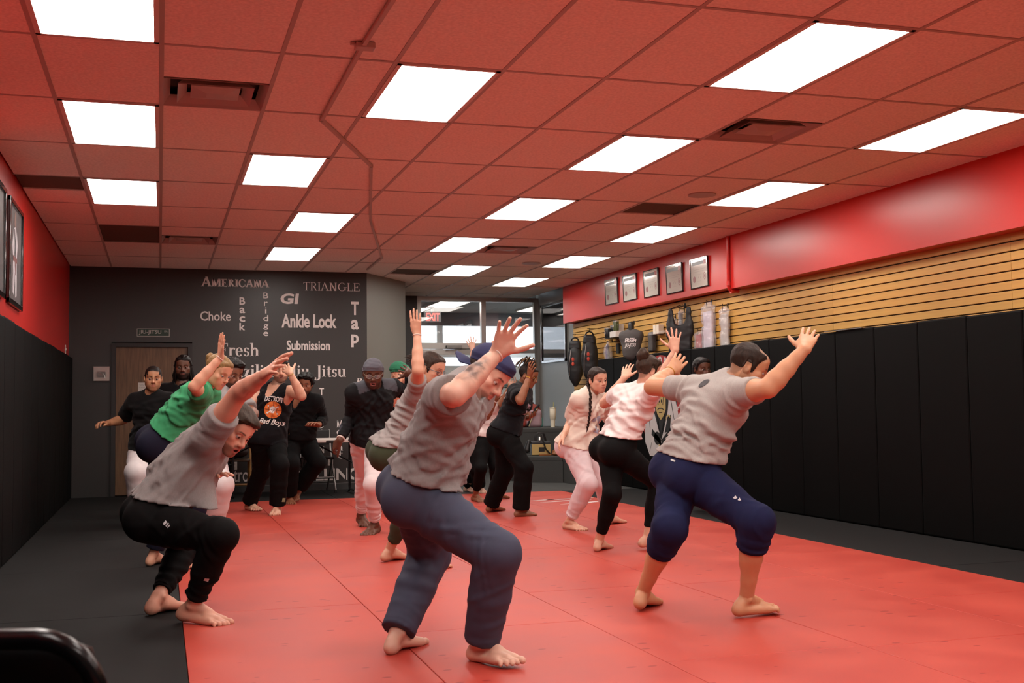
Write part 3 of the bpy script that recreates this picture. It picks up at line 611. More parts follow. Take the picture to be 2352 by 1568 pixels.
structure(MB().box(3.4, 4.13, YF, YF + .12, -.1, CEIL + .15).build('wall_front', m_grey)); structure(MB().box(6.28, XR + .5, YF, YF + .12, -.1, CEIL + .15).build('wall_far', m_greyl))
# vestibule
YO = 22.0
structure(MB().box(3.4, 8.2, 18.92, YO, -.12, 0).build('floor_entry', m_carpet)); structure(MB().box(3.4, 8.2, 18.92, YO + .2, CEIL, CEIL + .1).build('ceiling_entry', material('entry_ceiling', '8a8782', rough=.9)))
structure(MB().box(3.38, 3.5, 18.92, YO, -.1, CEIL).build('wall_entry_left', m_grey)); structure(MB().box(8.2, 8.3, 18.92, YO, -.1, CEIL).build('wall_entry_right', m_greyl))
structure(MB().box(3.4, 8.2, YO, YO + .15, 2.72, CEIL).build('wall_header', m_grey))
m_entry = material('entry_wall_paint', '8f8d88', rough=.55)
structure(MB().box(5.34, 8.2, YO - .02, YO + .15, -.1, 1.9).build('wall_entry_front', m_entry))
w2 = structure(MB().box(3.5, 3.58, YO, YO + .1, 0, 2.719).box(5.22, 5.34, YO - .03, YO + .1, 0, 2.719).box(6.5, 6.58, YO, YO + .1, 1.925, 2.719).box(8.12, 8.199, YO, YO + .1, 1.925, 2.719).box(3.5801, 5.2199, YO - .02, YO + .098, 2.09, 2.25).box(5.3401, 6.4999, YO - .02, YO + .098, 2.09, 2.25).box(6.5801, 8.1199, YO - .02, YO + .098, 2.09, 2.25).box(3.5801, 4.2999, YO + .001, YO + .098, .001, .2).box(4.4001, 5.2199, YO + .001, YO + .098, .001, .2).box(4.3, 4.4, YO, YO + .1, 0, 2.0899).box(5.3401, 8.199, YO + .001, YO + .099, 1.9005, 1.9245).build('window_2', m_steel))
for a, z in (((3.58, 5.22), (2.25, 2.72)), ((3.58, 4.3), (.2, 2.09)), ((4.4, 5.22), (.2, 2.09)), ((5.34, 6.5), (2.25, 2.72)), ((6.58, 8.12), (2.25, 2.72)), ((5.34, 8.12), (1.92, 2.09))): MB().box(*a, YO + .045, YO + .053, *z).build('glass_pane', m_glass, w2)
fp = empty('window_poster', (4.72, YO + .035, 1.45), 'pale blue flower poster stuck on the far entry door glass', 'poster'); MB().box(-.24, .24, -.002, 0, -.38, .38).build('sheet', material('poster_pale', 'b9d3dc', rough=.6), fp)
for k, (px_, pz_) in enumerate(((-.1, .2), (.08, .05), (-.05, -.15), (.12, -.25), (.1, .28))): decal('flower', [[(px_ + .055 * math.cos(q * 2 * PI / 20) * (1 + .35 * math.cos(q * PI / 2)), pz_ + .055 * math.sin(q * 2 * PI / 20) * (1 + .35 * math.cos(q * PI / 2))) for q in range(20)]], lambda u, v, d_: (u, -.0025 - d_, v), material('poster_teal', '4d9ab5', rough=.6), fp, .0006)
for k, (x, y) in enumerate(((4.95, 20.0), (4.55, 21.3), (6.9, 20.6))):
    e = empty('ceiling_light', (x, y, CEIL), ['light panel nearest the glass in the entry beyond the shop window', 'light panel farther back in the entry, behind the exit sign', 'light panel at the right in the entry beyond the palm'][k], 'ceiling light'); b = MB()
    for a in ((-.3, -.27, -.6, .6), (.27, .3, -.6, .6), (-.3, .3, -.6, -.57), (-.3, .3, .57, .6)): b.box(*a, -.03, 0)
    b.build('frame', m_frame, e); MB().box(-.27, .27, -.57, .57, -.012, -.004).build('diffuser', m_lamp, e)
ex = empty('exit_sign', (4.84, 20.7, 2.78), 'red lit exit sign hanging in the entry behind the glass', 'exit sign'); MB().box(-.16, .16, -.02, .02, -.1, .1, .006).build('housing', material('exit_housing', '2a2728', rough=.5), ex); MB().box(-.02, .02, -.01, .01, .1, .19).build('bracket', m_dark, ex)
put_sans('EXIT', -.13, .13, -.07, .07, lambda u, v, d_: (u, -.0205 - d_, v), material('exit_red', (1.0, .06, .05), emit=2.2), ex, bold=.01, name='letters')
structure(MB().box(-6, 20, YO + .15, 60, -.14, -.02).build('street', material('pavement', '8f8d88', rough=.9, var=.15, vscale=2)))
# potted palm in the entry
pm = empty('potted_palm', (6.12, 20.1, 0), 'dark green potted palm standing in the entry behind the glass', 'plant')
MB().lathe([(.13, 0), (.19, .34), (.175, .34), (.16, .3), (0, .3)], n=20).build('pot', material('pot_clay', '3b3634', rough=.7), pm); MB().tube([(0, 0, .3), (.02, .01, .8), (.01, .02, 1.45)], [.035, .03, .022], 8).build('trunk', material('palm_trunk', '3e3226', rough=.9), pm, True)
m_leaf = material('palm_leaf', '1f3324', rough=.5); rs = random.Random(8)
for k in range(15):
    a = k * 2.4; L_ = rs.uniform(.5, .75); up_ = rs.uniform(.25, 1.1); b = MB(); prev = None
    for i in range(11):
        t = i / 10; r = L_ * (math.cos(up_ * (1 - t * 1.3)) * t); z = 1.45 + L_ * (math.sin(up_) * t - .55 * t * t); c = Vector((math.cos(a) * r, math.sin(a) * r, z)); sdv = Vector((-math.sin(a), math.cos(a), 0)); w_ = .2 * math.sin(min(1, t * 1.15 + .1) * PI) + .01
        if i > 0 and i < 11:
            for s in (-1, 1):
                tip = c + sdv * s * w_ + Vector((math.cos(a) * .09, math.sin(a) * .09, -.04)); q = (c - prev) * .35; b.add([prev, prev + q, tip, tip + Vector((0, 0, .002)), prev + q + Vector((0, 0, .003))], [(0, 1, 2), (0, 3, 4), (1, 4, 3, 2)])
        prev = c
    b.build('frond', m_leaf, pm)
# mirror-like framed picture on the grey wall by the window
e = empty('framed_picture', (XR + .018, 17.98, 2.33), 'tall black framed glossy picture on the grey wall between window and slatwall', 'picture'); w_, h_ = .62, .5; b = MB()
for a in ((-w_, -w_ + .045, -h_, h_), (w_ - .045, w_, -h_, h_), (-w_, w_, -h_, -h_ + .045), (-w_, w_, h_ - .045, h_)): b.box(-.035, 0, *a, .005)
b.build('frame', m_blackframe, e); MB().box(-.015, -.008, -w_ + .04, w_ - .04, -h_ + .04, h_ - .04).build('glossy_print', material('mirror_print', '28282c', rough=.03, metal=.75, spec=.9), e)

# ---------------------------------------------------------------- carpeted bench steps with bags
bn = empty('bench_steps', (5.6, 16.8, 0), 'two level charcoal carpeted bench steps in the corner by the shop window', 'bench')
def carpet_box(name, pts, z0, z1, lip=.03):
    c = Vector((5.6, 16.8, 0)); o = MB().prism([(x - c.x, y - c.y) for x, y in pts], lambda u, v, d_: (u, v, d_), z0, z1 - .075).build(name, m_carpet, bn)
    cx = sum(p[0] for p in pts) / len(pts); cy = sum(p[1] for p in pts) / len(pts)
    bm = bmesh.new(); vs = []; P2 = [((x - cx) * 1.0 + cx - c.x, y - c.y) for x, y in pts]
    q = MB().prism(P2, lambda u, v, d_: (u, v, d_), z1 - .085, z1).build(name + '_cushion', m_carpet, bn)
    md = q.modifiers.new('b', 'BEVEL'); md.width = .022; md.segments = 3; md.limit_method = 'ANGLE'
    bm.free(); return o
carpet_box('upper_step', [(5.22, 16.72), (6.2, 16.5), (6.2, 18.0), (5.22, 18.0)], 0, .775); carpet_box('lower_step', [(5.02, 15.95), (5.55, 15.6), (5.55, 16.64), (5.02, 16.7)], 0, .385); carpet_box('corner_step', [(5.56, 15.25), (6.03, 15.06), (6.03, 16.52), (5.56, 16.63)], 0, .38)
def soft(name, prims, h, mat, parent, noise=0.0, nf=30, pad=.03, label=None):
    F = Field(*bounds([p for p, _ in prims], pad), h)
    for p, k in prims: F.add(p, k)
    if noise:
        m, p = F.near(.03); F.a[m] += (noise * (wob(p, nf, 3) + .5 * wob(p, nf * 2.1, 1))).astype(np.float32)
    v, f = drop_small(*F.mesh()); return mesh_obj(name, v, f, mat, parent, True, label)
I3 = np.eye(3)
bp_ = empty('backpack', (5.52, 17.05, .775), 'rust, pink and black backpack lying on the upper carpeted step', 'bag'); bp_.rotation_euler = (0, 0, math.radians(-14))
soft('body', [(rbox((-.02, .01, .17), I3, (.2, .12, .17), .08), .05), (ell((0, 0, .26), I3, (.14, .11, .12)), .06)], .012, material('backpack_rust', '7a3026', rough=.8), bp_, .004)
soft('front_pocket', [(rbox((.07, -.08, .14), I3, (.12, .07, .14), .06), .04)], .01, material('backpack_pink', '9c7f86', rough=.8), bp_, .003)
for k in range(2):
    MB().tube([(-.2 + k * .16, -.1 - k * .04, .02), (-.16 + k * .17, -.125 - k * .05, .16), (-.05 + k * .15, -.1 - k * .06, .31), (.06 + k * .09, -.02 - k * .03, .385 - k * .04)], .016, 8).build('strap', material('strap_black', '17161a', rough=.8), bp_, True)
    MB().tube([(-.175 + k * .16, -.105 - k * .045, .02), (-.135 + k * .17, -.13 - k * .052, .16), (-.03 + k * .15, -.105 - k * .06, .3)], .006, 6).build('piping', material('piping_cream', 'cfc49a', rough=.7), bp_, True)
MB().tube([(-.05, .02, .38), (-.04, .02, .44), (.03, .02, .44), (.05, .02, .37)], .012, 8).build('top_handle', MATS['strap_black'], bp_, True)
soft('side_pocket', [(rbox((.16, -.05, .085), I3, (.05, .06, .085), .04), .03)], .01, material('backpack_teal', '5d8f8a', rough=.8), bp_, .002)
tb = empty('tumbler', (5.83, 16.82, .775), 'cream insulated tumbler with a straw standing beside the backpack', 'tumbler')
MB().lathe([(.034, 0), (.037, .11), (.037, .118), (.048, .135), (.05, .285), (.047, .29)], n=28).build('body', material('tumbler_cream', 'd8d2bd', rough=.35), tb, True); MB().lathe([(.05, .285), (.053, .29), (.052, .305), (.0, .308)], n=28).build('lid', MATS['tumbler_cream'], tb, True); MB().tube([(.01, 0, .3), (.016, 0, .39)], .005, 8).build('straw', material('straw_olive', 'a9a566', rough=.4), tb, True)
bp2 = tag(soft('red_pouch', [(cone((5.2, 16.86, .83), (5.34, 16.86, .83), .055, .05), .02)], .01, material('pouch_red', '8f2a20', rough=.7), None, .003), 'red pouch lying beside the rust backpack on the upper step', 'pouch')
hb = empty('handbag', (5.34, 15.98, .385), 'black and straw coloured handbag on the lower carpeted step', 'bag'); hb.rotation_euler = (0, 0, math.radians(-8))
MB().box(-.14, .14, -.065, .065, .0, .17, .012).build('body', material('bag_black', '1b1a1a', rough=.45), hb); MB().box(-.14, .14, -.069, -.065, .01, .165, .002).build('straw_panel', material('bag_straw', 'b79c63', rough=.8, bump=.6, bscale=300), hb); MB().box(-.14, .14, -.07, .07, .165, .21, .012).build('top_flap', material('bag_grey', '3a3a3c', rough=.5), hb); MB().box(-.035, .05, -.0725, -.069, .055, .12, .001).build('patch', MATS['bag_black'], hb)
for k, y in enumerate((-.045, .04)): MB().tube([(-.07, y, .2), (-.075, y, .27), (-.03, y, .33), (.05, y, .32), (.085, y, .2)], .009, 8).build('handle', MATS['bag_black'], hb, True)
MB().tube([(.0, -.06, .31), (.03, -.085, .2), (.06, -.09, .1), (.13, -.09, .02), (.15, -.08, .01)], .011, 8).build('shoulder_strap', MATS['bag_black'], hb, True); MB().lathe([(.0, 0), (.024, .012), (.02, .05), (.006, .065)], c=(-.02, -.07, .21), n=12).build('silver_charm', material('silver', 'c9c9c6', rough=.25, metal=1), hb, True); soft('side_tassel', [(cone((-.17, 0, .2), (-.2, -.01, .08), .03, .045), .02)], .01, MATS['bag_black'], hb)
pc = tag(soft('leather_pouch', [(ell((5.54, 15.78, .435), I3, (.085, .06, .05)), .02), (ell((5.5, 15.76, .41), I3, (.06, .05, .025)), .02)], .009, material('pouch_leather', '7d4a22', rough=.5), None, .003), 'brown leather pouch slumped beside the straw handbag', 'pouch')
wl = tag(MB().box(5.28, 5.46, 15.83, 15.87, .386, .408, .004).build('wallet', material('wallet_tan', '8a5528', rough=.5)), 'flat tan wallet lying in front of the straw handbag', 'wallet')

# ---------------------------------------------------------------- goods on the slatwall
XW = XR - .024
def peg(parent, y, z, L_=.16, hang=True):
    b = MB().box(XW - parent.location.x - .004, XW - parent.location.x + .004, y - .012, y + .012, z - .035, z + .03, .002).tube([(XW - parent.location.x, y, z), (XW - parent.location.x - L_, y, z), (XW - parent.location.x - L_ - .01, y, z + .02)], .0045, 6); b.build('peg_hook', m_dark, parent)
m_bag = material('black_nylon', '17171a', rough=.55, bump=.3, bscale=200)
def gi_bag(y, z, label, sx):
    e = empty('gi_bag', (XW - .17, y, z), label, 'gear bag', 'black gear bags on the slatwall'); e.rotation_euler = (0, 0, math.radians(58 + sx))
    soft('body', [(ell((0, 0, -.38), I3, (.07, .125, .3)), .06), (cone((0, 0, -.1), (0, 0, -.25), .065, .085, (V(1, 0, 0), .6)), .06), (cone((0, 0, -.52), (0, 0, -.68), .075, .03, (V(1, 0, 0), .6)), .05)], .012, m_bag, e, .0035)
    soft('collar', [(cone((0, -.04, -.06), (0, .04, -.06), .05, .05), .03), (cone((0, -.05, -.12), (0, .05, -.12), .05, .05), .03)], .01, m_bag, e); MB().tube([(-.066, .05, -.16), (-.068, .08, -.36), (-.045, .085, -.55)], .005, 6).build('zip', material('zip_silver', 'b9b9b6', rough=.3, metal=.7), e, True)
    for zz in (-.3, -.37): soft('emblem', [(ell((-.072, .02, zz), I3, (.008, .024, .033)), .005)], .006, material('emblem_red', 'b8402f', rough=.6), e)
    MB().tube([(0, -.06, -.02), (0, -.04, .02), (0, 0, .035), (0, .04, .02), (0, .06, -.02)], .011, 8).build('hanger', m_dark, e, True); MB().tube([(0, 0, .03), (0, 0, .07), (.03, 0, .09), (.06, 0, .075)], .004, 6).build('hanger_hook', m_dark, e, True)
    MB().tube([(.105, -.14, .08), (-.02, .03, .08)], .005, 6).build('peg_hook', m_dark, e)
gi_bag(16.42, 2.11, 'black gear bag at the end of the slatwall beside the framed picture', 0); gi_bag(15.8, 2.16, 'black gear bag hanging second from the end, beside the purple package', 10)
pk = empty('wrapped_belts', (XW - .07, 15.33, 2.04), 'purple belts in clear plastic hanging between gear bag and cup shelf', 'package')
soft('plastic_wrap', [(rbox((0, 0, -.27), I3, (.04, .075, .19), .02), .02), (cone((0, 0, -.02), (0, 0, -.12), .02, .05, (V(1, 0, 0), .6)), .03)], .01, material('clear_wrap', 'e6e4ea', rough=.12, alpha=.3, spec=.9, bump=.6, bscale=60), pk, .006); soft('purple_belt', [(cone((-.005, .015, -.08), (-.005, .02, -.4), .03, .045, (V(1, 0, 0), .6)), .02)], .009, material('belt_purple', '4b3566', rough=.8), pk, .004); soft('grey_belt', [(cone((-.005, -.035, -.1), (-.005, -.04, -.41), .02, .03, (V(1, 0, 0), .6)), .02)], .009, material('belt_grey', '5a5a5c', rough=.8), pk, .004); peg(pk, 0, .0, .05); MB().tube([(0, 0, 0), (0, 0, -.09)], .004, 5).build('hang_loop', MATS['clear_wrap'], pk)
sh = empty('slatwall_shelf', (XW - .12, 14.96, 2.05), 'small black wire shelf on the slatwall holding cups and boxes', 'shelf')
MB().box(-.1, .12, -.25, .25, -.006, 0, .002).build('shelf_board', m_dark, sh)
for y in (-.2, .0, .2): MB().tube([(.12, y, -.05), (.0, y, -.05), (-.06, y, -.02)], .004, 6).build('bracket', m_dark, sh)
def cup(x, y, c, label, z=1.98, s=1.0, wrap=False, handle=False):
    o = empty('drink_cup', (x, y, z), label, 'cup', 'cups on the slatwall shelf'); MB().lathe([(.036 * s, 0), (.042 * s, .02), (.045 * s, .13 * s), (.043 * s, .135 * s), (.0, .135 * s)], n=22).build('body', material('cup_' + c, c, rough=.3), o, True); MB().lathe([(.046 * s, .13 * s), (.046 * s, .148 * s), (0, .152 * s)], n=22).build('lid', material('cup_lid', '9a9a98', rough=.3, metal=.5), o, True)
    f = lambda u, v, d_: (-.0445 * s * math.cos(u / .0445), .0445 * s * math.sin(u / .0445), v) if d_ == 0 else (-.0462 * s * math.cos(u / .0445), .0462 * s * math.sin(u / .0445), v)
    decal('round_logo', [_ring(0, .075 * s, .02, .022, .006, .006, 0, 359, 16), _el(0, .075 * s, .008, .01)], f, material('logo_white', 'c9c5bd', rough=.5), o, 1)
    if handle: MB().tube([(.0, -.045 * s, .03), (0, -.075 * s, .045), (0, -.075 * s, .09), (0, -.045 * s, .11)], .006, 6).build('handle', MATS['cup_' + c], o, True)
    return o
cup(XW - .17, 15.08, '1c1d20', 'black cup with a round logo on the slatwall shelf', z=2.05); c2 = cup(XW - .06, 15.1, '2c2d30', 'dark cup in clear wrap behind the black cup on the shelf', z=2.05, s=1.25)
bx = lambda nm, a, lab, c: tag(MB().box(*a, .003).build(nm, material('carton_' + c, c, rough=.6)), lab, 'box', 'white cartons on the slatwall')
bx('carton', (XW - .19, XW - .09, 14.74, 14.96, 2.052, 2.135), 'white carton under the green cup on the shelf', 'd3cdc8'); bx('carton', (XW - .075, XW - .01, 14.86, 14.95, 2.052, 2.24), 'tall white carton between the black and green cups', 'cfc9c2')
cup(XW - .14, 14.84, '4a5233', 'olive green mug standing on the white carton', z=2.136, handle=True)
bx('carton', (XW - .09, XW - .02, 13.62, 13.70, 2.02, 2.14), 'small cream carton beside the grey tee, leftmost of the pair', 'd9d0bf'); bx('carton', (XW - .09, XW - .02, 13.52, 13.60, 2.02, 2.14), 'small cream carton beside the grey tee, rightmost of the pair', 'd6ccba')
sh2 = empty('acrylic_shelf', (XW - .06, 13.45, 2.015), 'clear acrylic shelf with the cream cartons and red package', 'shelf'); MB().box(-.07, .06, -.3, .3, -.004, 0).box(-.07, -.066, -.3, .3, 0, .03).build('shelf_board', MATS['clear_acrylic'], sh2)
def wrapped(name, y, z, w_, h_, c, label, cat, wrapc='e4e2e6', inner=True, dep=.035, dz=0, plastic=True):
    e = empty(name, (XW - .05, y, z), label, cat); 
    if inner: soft('contents', [(rbox((0, 0, -h_ * .55), I3, (dep * .6, w_ * .4, h_ * .38), .012), .02)], .01, material('cloth_' + c, c, rough=.8), e, .004)
    if plastic: soft('plastic_wrap', [(rbox((0, 0, -h_ * .53), I3, (dep, w_ * .5, h_ * .47), .014), .02), (rbox((0, 0, -h_ * .1), I3, (dep * .5, w_ * .3, h_ * .12), .012), .03)], .01, MATS['clear_wrap'], e, .007)
    peg(e, 0, .01, .06); MB().tube([(-.02, 0, .01), (-.02, 0, -.05)], .004, 5).build('hang_loop', m_dark, e); return e
wrapped('wrapped_gloves', 13.2, 2.2, .16, .28, 'a8402c', 'red training gear in a clear bag on the acrylic shelf', 'package')
wrapped('wrapped_mouthguard', 12.94, 2.28, .09, .3, '2a2a2e', 'slim dark item in a clear bag left of the black singlet', 'package', dep=.025)
wrapped('wrapped_shirt', 12.2, 2.3, .26, .6, 'cfc8d4', 'white shirt in crinkled clear plastic beside the black singlet', 'package'); wrapped('plastic_pouch', 11.8, 2.22, .2, .5, 'b5aea4', 'flat clear pouch with purple print, last item on the slatwall', 'package', dep=.02)
wrapped('red_pouch_pack', 12.45, 1.98, .17, .22, 'b03a2c', 'small red and black pack hanging in front of the black singlet', 'package', dep=.03)
# grey tee on a half form, folded tee beside it
gt = empty('display_tee', (XW - .2, 14.16, 2.13), 'charcoal display tee with white FRESH JIU-JITSU print on a hanging form', 'shirt', None, math.radians(52)); gt.scale = (.8, .74, .8)
ft = soft('shirt', [(ell((0, 0, -.2), I3, (.085, .2, .2)), .06), (cone((0, -.16, -.12), (0, .16, -.12), .07, .07), .06), (ell((0, 0, -.4), I3, (.09, .17, .14)), .08)], .011, material('charcoal_tee', '4c4948', rough=.9), gt, .003)
soft('neck_form', [(cone((0, 0, -.06), (0, 0, .06), .055, .055), .01)], .008, material('form_black', '26292a', rough=.4), gt); MB().tube([(0, 0, .06), (0, 0, .1), (.02, 0, .12), (.05, 0, .1)], .004, 6).build('hanger_hook', m_dark, gt); peg(gt, 0, .11, .1)
fg = lambda u, v, d_: (-.096 - .002 * d_ + 1.3 * u * u, -u, v)
put_sans('FRESH', -.1, .12, -.24, -.165, lambda u, v, d_: (-.091 - d_ + 1.1 * u * u, -u, v), m_print, gt, bold=.03, shear=.25, name='print'); put_sans('JIU-JITSU', -.1, .11, -.33, -.255, lambda u, v, d_: (-.096 - d_ + 1.1 * u * u, -u, v), m_print, gt, bold=.03, shear=.25, name='print')
tag(soft('folded_tee', [(rbox((XW - .06, 13.8, 1.93), I3, (.035, .07, .13), .02), .02)], .01, MATS['charcoal_tee'], None, .004), 'folded charcoal tee hanging right beside the printed display tee', 'shirt')
sg2 = empty('singlet', (XW - .17, 12.72, 2.28), 'black singlet hanging on the slatwall under the red soffit', 'shirt', None, math.radians(40))
soft('singlet_body', [(rbox((0, 0, -.38), I3, (.04, .15, .17), .03), .03), (cone((0, .12, -.02), (0, .12, -.3), .03, .07, (V(1, 0, 0), .5)), .04), (cone((0, -.12, -.02), (0, -.12, -.3), .03, .07, (V(1, 0, 0), .5)), .04)], .011, m_bag, sg2, .005); MB().tube([(0, -.14, -.01), (0, 0, .03), (0, .14, -.01)], .006, 6).build('hanger', m_dark, sg2); peg(sg2, 0, .04, .08)
tag(MB().box(XW - .03, XW - .001, 15.02, 15.12, 1.84, 1.98, .004).build('price_holder', material('holder_dark', '26292a', rough=.5)), 'small dark card holder on the slatwall below the cup shelf', 'card holder')

# ---------------------------------------------------------------- round emblem printed on the right wall pads
m_er, m_ek, m_ew, m_et = material('emblem_red_print', '8f2422', rough=.5), material('emblem_black_print', '131314', rough=.5), material('emblem_white_print', 'b9b7b6', rough=.5), material('emblem_tan_print', 'a8955f', rough=.5)
em = empty('wall_emblem', (6.049, 13.28, 1.10), 'round red emblem of an ape in a white gi printed on the right wall pads', 'emblem')
lay = lambda k: (lambda u, v, d_: (-.0015 * k - d_, -u, v - 1.10))
decal('emblem_ring', [[(a, b_ + 1.1) for a, b_ in _ring(0, 0, .64, .63, .17, .17, 0, 359.9, 48)]], lay(0), m_er, em, .001); decal('emblem_field', [_el(0, 1.1, .475, .465, 40)], lay(0), m_ek, em, .001)
decal('emblem_gi', [[(-.36, .45), (-.5, .62), (-.52, .95), (-.42, 1.18), (-.2, 1.33), (0, 1.38), (.2, 1.33), (.42, 1.18), (.52, .95), (.48, .62), (.34, .45)]], lay(1), m_ew, em, .001)
decal('emblem_fur', [[(-.2, 1.3), (-.235, 1.15), (-.2, 1.0), (-.12, .86), (0, .66), (.12, .86), (.2, 1.0), (.235, 1.15), (.2, 1.3), (.12, 1.44), (0, 1.48), (-.12, 1.44)]], lay(2), m_ek, em, .001)
decal('emblem_face', [[(-.155, 1.22), (-.15, 1.05), (-.09, .97), (0, .91), (.09, .97), (.15, 1.05), (.155, 1.22), (.1, 1.31), (.05, 1.28), (0, 1.31), (-.05, 1.28), (-.1, 1.31)]], lay(3), m_et, em, .001)
decal('emblem_features', [_r(-.11, 1.225, -.03, 1.245), _r(.03, 1.225, .11, 1.245), _el(-.03, 1.15, .017, .022), _el(.03, 1.15, .017, .022), [(-.1, 1.04), (-.05, 1.065), (.05, 1.065), (.1, 1.04), (.095, 1.03), (.05, 1.05), (-.05, 1.05), (-.095, 1.03)], _r(-.05, 1.0, .05, 1.01), [(-.1, 1.2), (-.07, 1.1), (-.06, 1.1), (-.085, 1.2)], [(.1, 1.2), (.07, 1.1), (.06, 1.1), (.085, 1.2)]], lay(4), m_ek, em, .001)
decal('emblem_belt', [[(-.3, .72), (-.02, .6), (.0, .66), (-.28, .8)], [(.3, .74), (.02, .6), (0, .66), (.28, .82)], _el(-.12, .68, .1, .085), [(-.06, .64), (.02, .62), (.02, .3), (-.1, .32)], [(.1, .75), (.2, .95), (.3, .98), (.26, .78)]], lay(2), m_ek, em, .001)
decal('emblem_belt_trim', [[(-.08, .6), (-.05, .6), (.03, .38), (0, .38)], _ring(.22, .93, .07, .05, .02, .02, 20, 200), [(-.08, .33), (.0, .31), (.0, .34), (-.08, .36)]], lay(3), m_et, em, .001)
for pf in ([(-.42, 1.1), (-.4, 1.1), (-.33, .8), (-.34, .8)], [(.28, 1.2), (.3, 1.2), (.4, .9), (.39, .9)], [(-.3, .62), (-.28, .64), (-.36, .5), (-.37, .5)], [(.12, 1.02), (.135, 1.0), (.02, .68), (.01, .7)], [(-.12, 1.02), (-.135, 1.0), (-.02, .68), (-.01, .7)], [(.3, .62), (.31, .64), (.36, .5), (.35, .5)]): decal('emblem_fold', [pf], lay(2), m_ek, em, .001)
for c, a in zip('MOR', (18, 0, -18)):
    v, t = font_mesh(c, .03); lo, hi = v.min(0), v.max(0); u = ((v - lo) / (hi - lo) - .5) * np.array([.13, .13]); ra = math.radians(a); ca, sa = math.cos(ra), math.sin(ra)
    cx, cz = -math.sin(ra) * .55, math.cos(ra) * .55; mesh_obj('emblem_letter', [(-.0032, -(cx + p * ca - q * sa), cz + p * sa + q * ca) for p, q in u], t, m_ew, em)
for a in (112, 128, -112, -95):
    v, t = font_mesh('I' if abs(a) > 111 else 'L', .03); lo, hi = v.min(0), v.max(0); u = ((v - lo) / (hi - lo) - .5) * np.array([.05, .13]); ra = math.radians(a); ca, sa = math.cos(ra), math.sin(ra); cx, cz = -math.sin(ra) * .55, math.cos(ra) * .55
    mesh_obj('emblem_letter', [(-.0032, -(cx + p * ca - q * sa), cz + p * sa + q * ca) for p, q in u], t, m_ew, em)

# ---------------------------------------------------------------- folding tables and chairs along the back wall
m_table = material('table_plastic', 'cbc3bc', rough=.55, bump=.15, bscale=300); m_leg = material('table_leg_steel', '1d1c1d', rough=.35, metal=.5)
def table(x0, x1, y0, y1, z, label):
    e = empty('folding_table', ((x0 + x1) / 2, (y0 + y1) / 2, 0), label, 'table', 'white folding tables by the lettered wall'); w_, d_ = (x1 - x0) / 2, (y1 - y0) / 2
    MB().box(-w_, w_, -d_, d_, z - .045, z, .01).build('tabletop', m_table, e); MB().box(w_ - .62, w_ - .42, -d_ - .004, -d_ + .03, z - .05, z - .012, .008).build('grip_recess', material('grip_dark', '1a1818', rough=.6), e)
    for s in (-1, 1):
        x = s * (w_ - .22)
        for yy in (-d_ + .08, d_ - .08): MB().tube([(x, yy, .04), (x, yy, z - .04)], .016, 10).build('leg', m_leg, e, True)
        MB().tube([(x, -d_ + .02, .014), (x, -d_ + .08, .04), (x, d_ - .08, .04), (x, d_ - .02, .014)], .014, 8).build('foot_bar', m_leg, e, True); MB().tube([(x, -d_ + .08, z * .55), (x, d_ - .08, z * .55)], .012, 8).build('crossbar', m_leg, e, True)
        MB().tube([(x, -.02, z * .55), (x - s * .5, -.02, z - .06)], .010, 8).build('brace', m_leg, e, True)
    return e
table(1.25, 2.64, 14.62, 15.33, .715, 'white folding table standing between the lettered wall and the man in the durag'); table(.44, 1.10, 14.66, 15.4, .715, 'white folding table reaching behind the bearded man in front of the word Control')
tr = empty('white_tray', (.98, 14.86, .716), 'stack of two white trays on the corner of the far left table', 'tray'); MB().box(-.1, .1, -.1, .1, 0, .028, .008).build('tray', m_white, tr); MB().box(-.085, .085, -.09, .09, .028, .05, .01).build('top_tray', m_white, tr)
def chair(x, y, rz, wood, label):
    e = empty('folding_chair', (x, y, 0), label, 'chair', None, rz); m1 = material('chair_wood', '8a5f2e', rough=.5, var=.2, vscale=6, stretch=(6, 6, 1)) if wood else material('chair_steel', '8f8d8a', rough=.3, metal=.85); m2 = material('chair_seat_dark', '161517', rough=.5)
    r = .013 if wood else .011
    for s in (-1, 1):
        MB().tube([(s * .21, -.2, .02), (s * .205, .08, .45), (s * .2, .2, .82)], r * 1.2, 8).build('leg', m1, e, True); MB().tube([(s * .185, .24, .02), (s * .18, -.12, .46)], r * 1.2, 8).build('leg', m1, e, True)
        for yy in (-.2, .24): MB().box(s * (.21 if yy < 0 else .185) - .015, s * (.21 if yy < 0 else .185) + .015, yy - .018, yy + .018, 0, .035, .004).build('foot_cap', m2, e)
    MB().box(-.2, .2, -.2, .18, .435, .465, .012).build('seat', m2 if not wood else material('chair_seat_wood', '4a3524', rough=.5), e)
    if wood:
        for z in (.66, .73, .8): MB().box(-.2, .2, .15 + (z - .66) * .35, .172 + (z - .66) * .35, z - .025, z + .025, .004).build('back_slat', m1, e)
    else: MB().box(-.2, .2, .155, .175, .62, .82, .01).build('backrest', m2, e)
    MB().tube([(-.2, -.155, .2 if not wood else .14), (.2, -.155, .2 if not wood else .14)], r, 8).build('stretcher', m1, e, True); MB().tube([(-.18, .2, .12), (.18, .2, .12)], r, 8).build('stretcher', m1, e, True); return e
chair(2.0, 15.35, 0.06, False, 'steel folding chair with a black seat pushed under the table'); chair(.93, 15.33, -.05, True, 'wooden folding chair half hidden behind the tank top man')
tag(soft('duffel_bag', [(ell((.93, 15.28, .556), I3, (.18, .12, .085)), .02)], .013, material('bag_brown', '3a2a28', rough=.7), None, .004), 'dark brown bag lying on the wooden folding chair', 'bag')

